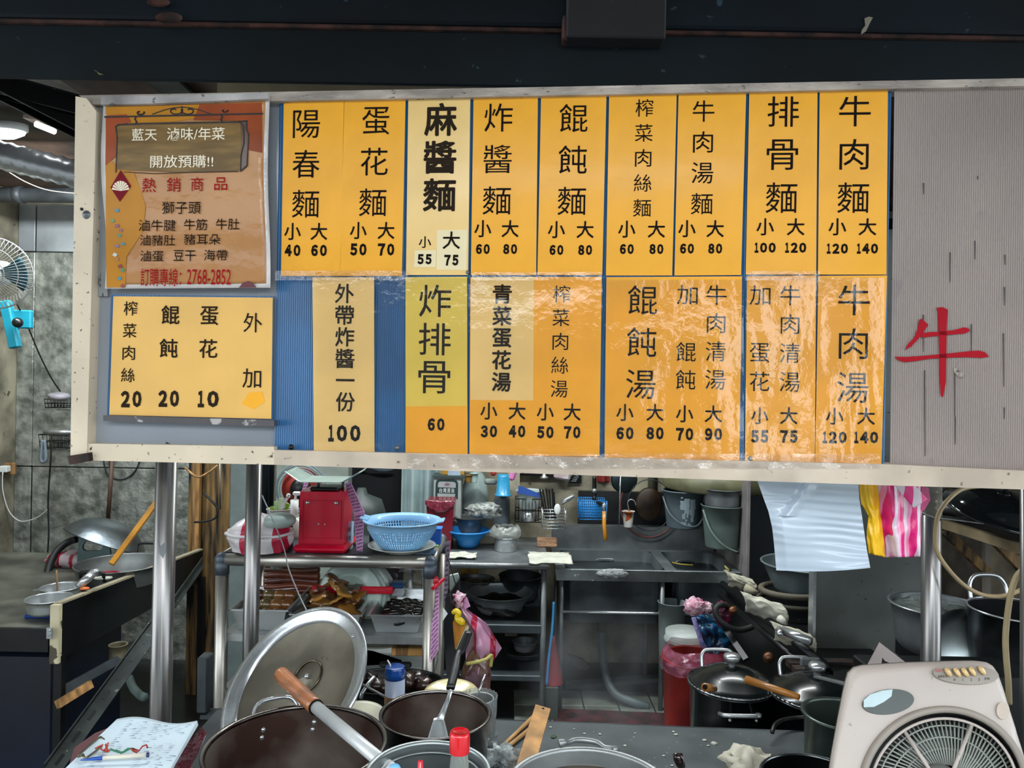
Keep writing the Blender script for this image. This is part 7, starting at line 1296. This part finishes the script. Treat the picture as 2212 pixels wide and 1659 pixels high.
# hanging white plastic sheet and bags
def wsheet(u, v):
    L_ = [(1628, 1016), (1647, 1070), (1660, 1105), (1668, 1140), (1672, 1175), (1677, 1232)]; Rr = [(1853, 1018), (1856, 1075), (1862, 1115), (1867, 1150), (1873, 1190), (1880, 1226)]
    t = (1-v)*5; i = min(int(t), 4); f_ = t-i; l = V(L_[i]).lerp(V(L_[i+1]), f_); r = V(Rr[i]).lerp(V(Rr[i+1]), f_); p = l.lerp(r, u)
    w_ = .0020*math.sin(v*70 + 2*nz(u*2, v*3, 4) + u*3)*(.3+.7*u)*(nz(u*2, v*4, 8)*.5+.7) + .02*nz(u*1.3, v*1.6, 2) + .02*max(0, .12-u)/.12*(.5+.5*math.sin(v*6))
    fold = .018*math.exp(-((u - .25 + (v-.62)*-.9)/.06)**2)*(1 if v > .55 else 0)
    return P(p.x, p.y + 5*math.sin(u*3)*(v < .05), 1.665 + w_ - fold)
wp = bpy.data.materials.new('white_film'); wp.use_nodes = True
_b = wp.node_tree.nodes['Principled BSDF']; _b.inputs['Base Color'].default_value = lin('b4c2cf'); _b.inputs['Roughness'].default_value = .28; _b.inputs['Coat Weight'].default_value = .6; _b.inputs['Coat Roughness'].default_value = .12
_b.inputs['Subsurface Weight'].default_value = .0
thing('plastic_sheet', 'large white plastic sheet hanging from the bottom rail of the sign', 'plastic sheet', [('sheet', M().sheet(wsheet, 60, 150), wp)])
def ybag(u, v):
    L_ = [(1852, 1016), (1862, 1090), (1876, 1115), (1872, 1150), (1878, 1196)]; Rr = [(1893, 1018), (1900, 1090), (1905, 1130), (1910, 1170), (1914, 1204)]
    t = (1-v)*4; i = min(int(t), 3); f_ = t-i; l = V(L_[i]).lerp(V(L_[i+1]), f_); r = V(Rr[i]).lerp(V(Rr[i+1]), f_); p = l.lerp(r, u); return P(p.x, p.y, 1.70 - .012*math.sin(u*3.1) + .008*nz(u*5, v*6))
solo('yellow_bag', M().sheet(ybag, 16, 40, .002), mat('sunny_yellow_plastic', 'ffd012', .35, var=.04, coat=.3, col2='fabf0c', sss=.3), 'bright yellow bag hanging right of the white plastic sheet', 'bag')
solo('violet_print_edge', M().prism([P(x, y, 1.705) for x, y in ((1876, 1190), (1898, 1194), (1896, 1201), (1884, 1196))], (0, .002, 0)), mat('violet_plastic', '7a5ab0', .4), 'violet printed corner at the foot of the yellow bag', 'bag corner')
stp = stripes('hot_pink_white_stripes', 'd5c4d0', 'd81b74', 34, 0, rough=.3, bump=.4, duty=.55, c3_='e590b4')
def sbag(u, v):
    L_ = [(1888, 1018), (1896, 1085), (1903, 1130), (1908, 1170), (1912, 1204)]; Rr = [(2000, 1020), (1996, 1085), (1990, 1120), (1990, 1160), (1988, 1203)]
    t = (1-v)*4; i = min(int(t), 3); f_ = t-i; l = V(L_[i]).lerp(V(L_[i+1]), f_); r = V(Rr[i]).lerp(V(Rr[i+1]), f_); p = l.lerp(r, u); return P(p.x, p.y, 1.70 - .02*math.sin(u*3.1) + .012*math.sin(u*11 + v*2)*(1-v*.5) + .01*nz(u*4, v*5))
def flap(u, v):
    q_ = V((1930, 1046)).lerp(V((1978, 1050)), u).lerp(V((1974, 1098)).lerp(V((2005, 1078)), u), 1-v); return P(q_.x, q_.y, 1.655 - .006*math.sin(u*3))
thing('striped_carrier_bags', 'hot pink and white striped carrier bags hanging right of the yellow bag', 'bags', [('bag', M().sheet(sbag, 40, 40, .0015), stp), ('handle_flap', M().sheet(flap, 12, 14, .0015), stripes('hot_pink_flap', 'd8cad6', 'dc2a7c', 26, 0, duty=.5)),
    ('side_flap', M().prism([P(x, y, 1.69) for x, y in ((1990, 1048), (2006, 1056), (2010, 1080), (1996, 1104), (1990, 1100))], (0, .003, 0)), mat('pink_side_flap', 'c54a80', .35, coat=.4))])
solo('post_wire', M().tube([P(1990, 1104, 1.9), P(2002, 1112, 1.89), P(2020, 1118, 1.88), P(2030, 1119, 1.9), P(2130, 1132, 2.2)], .0022, 6), steel, 'thin wire tied round the right post', 'wire')
solo('cream_hose', M().tube([P(2120, 1050, 1.95), P(2080, 1056, 1.9), P(2050, 1078, 1.87), P(2028, 1110, 1.86), P(2021, 1150, 1.86), P(2024, 1190, 1.86), P(2045, 1225, 1.87), P(2080, 1262, 1.9), P(2120, 1284, 1.92), P(2160, 1288, 1.92), P(2190, 1281, 1.9), P(2235, 1260, 1.9)], .0055, 10), mat('tan_hose', 'a38f6a', .5, var=.1), 'long tan hose looping around the right post', 'hose')
solo('cream_hose', M().tube([P(2214, 1228, 1.72), P(2196, 1245, 1.73), P(2184, 1280, 1.74), P(2176, 1330, 1.75), P(2172, 1380, 1.75), P(2174, 1425, 1.75), P(2178, 1470, 1.75), P(2180, 1520, 1.76)], .0068, 10), mat('tan_hose_b', 'a08f6c', .5, var=.1), 'thick tan hose hanging at the right edge behind the box fan', 'hose')
# wooden shelf with a big black lid
shz = P(2100, 1140, 2.4).z
thing('wall_shelf', 'weathered wooden wall shelf with diagonal braces at the right', 'shelf', [('edge_board', M().bar(P(2033, 1130, 2.6), P(2230, 1192, 2.1), .02, .03), mat('shelf_edge_wood', '8a7a5c', .7, var=.25)), ('shelf_top', M().prism([P(2033, 1125, 2.6), P(2230, 1186, 2.1), P(2330, 1150, 2.5), P(2120, 1110, 3.0)], (0, 0, -.015)), black_metal),
    ('brace', M().bar(P(2036, 1142, 2.6), P(2128, 1232, 2.65), .03, .03, (0, 1, 0)), wood_dark), ('brace', M().bar(P(2150, 1168, 2.4), P(2235, 1255, 2.4), .03, .03, (0, 1, 0)), wood_dark)])
solo('plywood_sheet', M().prism([P(x, y, 2.9) for x, y in ((2128, 1160), (2300, 1200), (2300, 1345), (2128, 1345))], (0, .02, 0)), mat('stained_plywood', '756a55', .7, var=.35, scale=6, spots=.15, spotcol='3b342a'), 'stained plywood panel below the wooden shelf', 'panel')
solo('shelf_upright', M().bar(P(2130, 1155, 2.8), P(2132, 1345, 2.8), .02, .02), mat('grey_brown_upright', '6c655c', .6), 'grey brown upright in front of the stained plywood', 'upright')
lc2, lr2 = P(2168, 1108, 2.3), .17
lidk = mat('black_gloss_enamel', '161b1d', .12, .3, coat=1, crough=.04)
t2 = Euler((R_(16), R_(6), 0))
thing('wok_cover', 'big glossy black domed lid with a knob on the wooden shelf', 'lid', [('dome', M().lathe([(lr2, 0), (lr2*1.02, .006), (lr2*.97, .012), (lr2*.86, .014), (lr2*.84, .022), (lr2*.6, .05), (lr2*.3, .066), (0, .072)], lc2, t2, 56), lidk), ('rim', M().tube([lc2 + t2.to_matrix() @ V((lr2*1.015*math.cos(a), lr2*1.015*math.sin(a), .004)) for a in [2*math.pi*i/56 for i in range(56)]], .004, 6, True), black_metal),
    ('knob', M().lathe([(.008, 0), (.010, .012), (.022, .016), (.024, .026), (.015, .034), (0, .035)], lc2 + V((0, 0, .07)), t2, 20), lidk)])
solo('flat_black_lid', M().lathe([(.2, 0), (.21, .008), (.19, .016), (.0, .03)], P(2110, 1112, 2.75), None, 44), black_metal, 'black flat lid under the big glossy lid', 'pan')  # low disc for a flat black lid
solo('grey_carton', M().prism([P(x, y, 2.75) for x, y in ((2045, 1100), (2052, 1078), (2074, 1074), (2082, 1100))], (0, .08, 0)), mat('grey_carton', '8b8e90', .6), 'small grey carton behind the tan hose on the shelf', 'carton')
# pots at the right
c, r = rimc(1928, 2122, 1306, 2.35); zpp = P(2020, 1408, 2.35).z
film_w = mat('wet_clear_film', '8d958f', .08, .3, col2='3f4644', scale=12, coat=1, crough=.03, bump=.8, bscale=14, bdist=.02, mixlo=.3, mixhi=.6)
thing('film_covered_pot', 'steel pot covered with wet clear film behind the right post', 'pot', [('body', M().lathe(vprof(r*.86, r*.94, c.z-zpp, .002, .004, .05), (c.x, c.y, zpp), None, 48), steel_dull), ('brim', M().lathe([(r*.93, -.004), (r*1.0, .0), (r*1.0, .003), (r*.92, .001)], c, None, 48), steel),
    ('film_cover', M().sheet(lambda u, v: c + V(((u*.9)*r*math.cos(2*math.pi*v), (u*.9)*r*math.sin(2*math.pi*v), -.012 + .012*nz(u*3*math.cos(2*math.pi*v), u*3*math.sin(2*math.pi*v), 2))), 16, 48), film_w)])
solo('right_stove', M().span((P(1932, 1420, 2.5).x, 2.12, zpp-.06), (2.1, 2.5, zpp-.001), .004), black_metal, 'black burner shelf under the film covered pot', 'stove')
solo('blue_flame', M().ball(P(2041, 1412, 2.2), .012, 12, (1.2, 1, 1.5), .3), mat('blue_violet_flame', '5a5ad8', .5, emit=.6), 'small blue violet burner flame right of the post', 'flame')
c, r = rimc(2105, 2300, 1320, 2.05); zq = P(2180, 1480, 2.05).z
thing('black_pot', 'tall dark pot with steel wire handle at the right edge', 'pot', [('body', M().lathe(vprof(r*.92, r, c.z-zq, .003, .004, .03), (c.x, c.y, zq), None, 48), mat('dark_pot_enamel', '1f2224', .3, .4, var=.2)), ('rim', M().tube([c + V((r*1.005*math.cos(a), r*1.005*math.sin(a), .003)) for a in [2*math.pi*i/48 for i in range(48)]], .003, 6, True), steel), ('handle', loop(c + V((-.01, r*.9, 0)), XA, V((0, .3, .95)), .11, .07, .006), steel)])
solo('thin_steel_cover', M().lathe([(0, .01), (.08, .008), (.115, 0), (.117, -.002), (.08, .004), (0, .006)], P(2096, 1405, 2.12), aim((-.35, -.8, .45)), 40), mat('blue_grey_steel_lid', '7d888b', .25, 1, var=.15), 'thin round steel lid leaning against the tall dark pot', 'lid')
thing('sink_corner_plate', 'beige metal bracket plate behind the top of the box fan', 'bracket', [('plate', M().prism([P(x, y, 1.75) for x, y in ((1876, 1438), (1902, 1389), (1958, 1432), (1940, 1440), (1912, 1428), (1906, 1420), (1903, 1440))], (0, .006, 0)), mat('beige_grey_metal', '9c918c', .5))])
solo('counter_box', M().span((P(1880, 1440, 1.9).x, 1.85, .3), (1.35, 2.0, P(1960, 1445, 1.9).z), .004), black_metal, 'black stove body behind the box fan', 'stove body')

# faint steam drifting over the counter in front of the sink
sm = bpy.data.materials.new('steam'); sm.use_nodes = True; nt = sm.node_tree; N = nt.nodes; L = nt.links; N.remove(N['Principled BSDF'])
vs_ = N.new('ShaderNodeVolumeScatter'); vs_.inputs['Color'].default_value = (.9, .95, 1, 1); tc = N.new('ShaderNodeTexCoord'); nn = N.new('ShaderNodeTexNoise'); nn.inputs['Scale'].default_value = 4; nn.inputs['Detail'].default_value = 3
gd = N.new('ShaderNodeTexGradient'); gd.gradient_type = 'SPHERICAL'; mp_ = N.new('ShaderNodeMapping'); mp_.inputs['Scale'].default_value = (2.6, 2.6, 2.6); mp_.inputs['Location'].default_value = (0, 0, -.8)
rp = N.new('ShaderNodeMapRange'); rp.inputs['From Min'].default_value = .42; rp.inputs['From Max'].default_value = .72; rp.inputs['To Max'].default_value = 1.5
mm_ = N.new('ShaderNodeMath'); mm_.operation = 'MULTIPLY'; L.new(tc.outputs['Object'], nn.inputs['Vector']); L.new(tc.outputs['Object'], mp_.inputs[0]); L.new(mp_.outputs[0], gd.inputs[0]); L.new(nn.outputs['Fac'], rp.inputs[0]); L.new(rp.outputs[0], mm_.inputs[0]); L.new(gd.outputs['Fac'], mm_.inputs[1]); L.new(mm_.outputs[0], vs_.inputs['Density'])
L.new(vs_.outputs[0], [n for n in N if n.type == 'OUTPUT_MATERIAL'][0].inputs['Volume'])
q = P(1300, 1460, 3.1)
solo('steam_haze', M().ball(q, .36, 20), sm, 'faint wisps of steam above the counter in front of the sink', 'steam', kind='stuff')
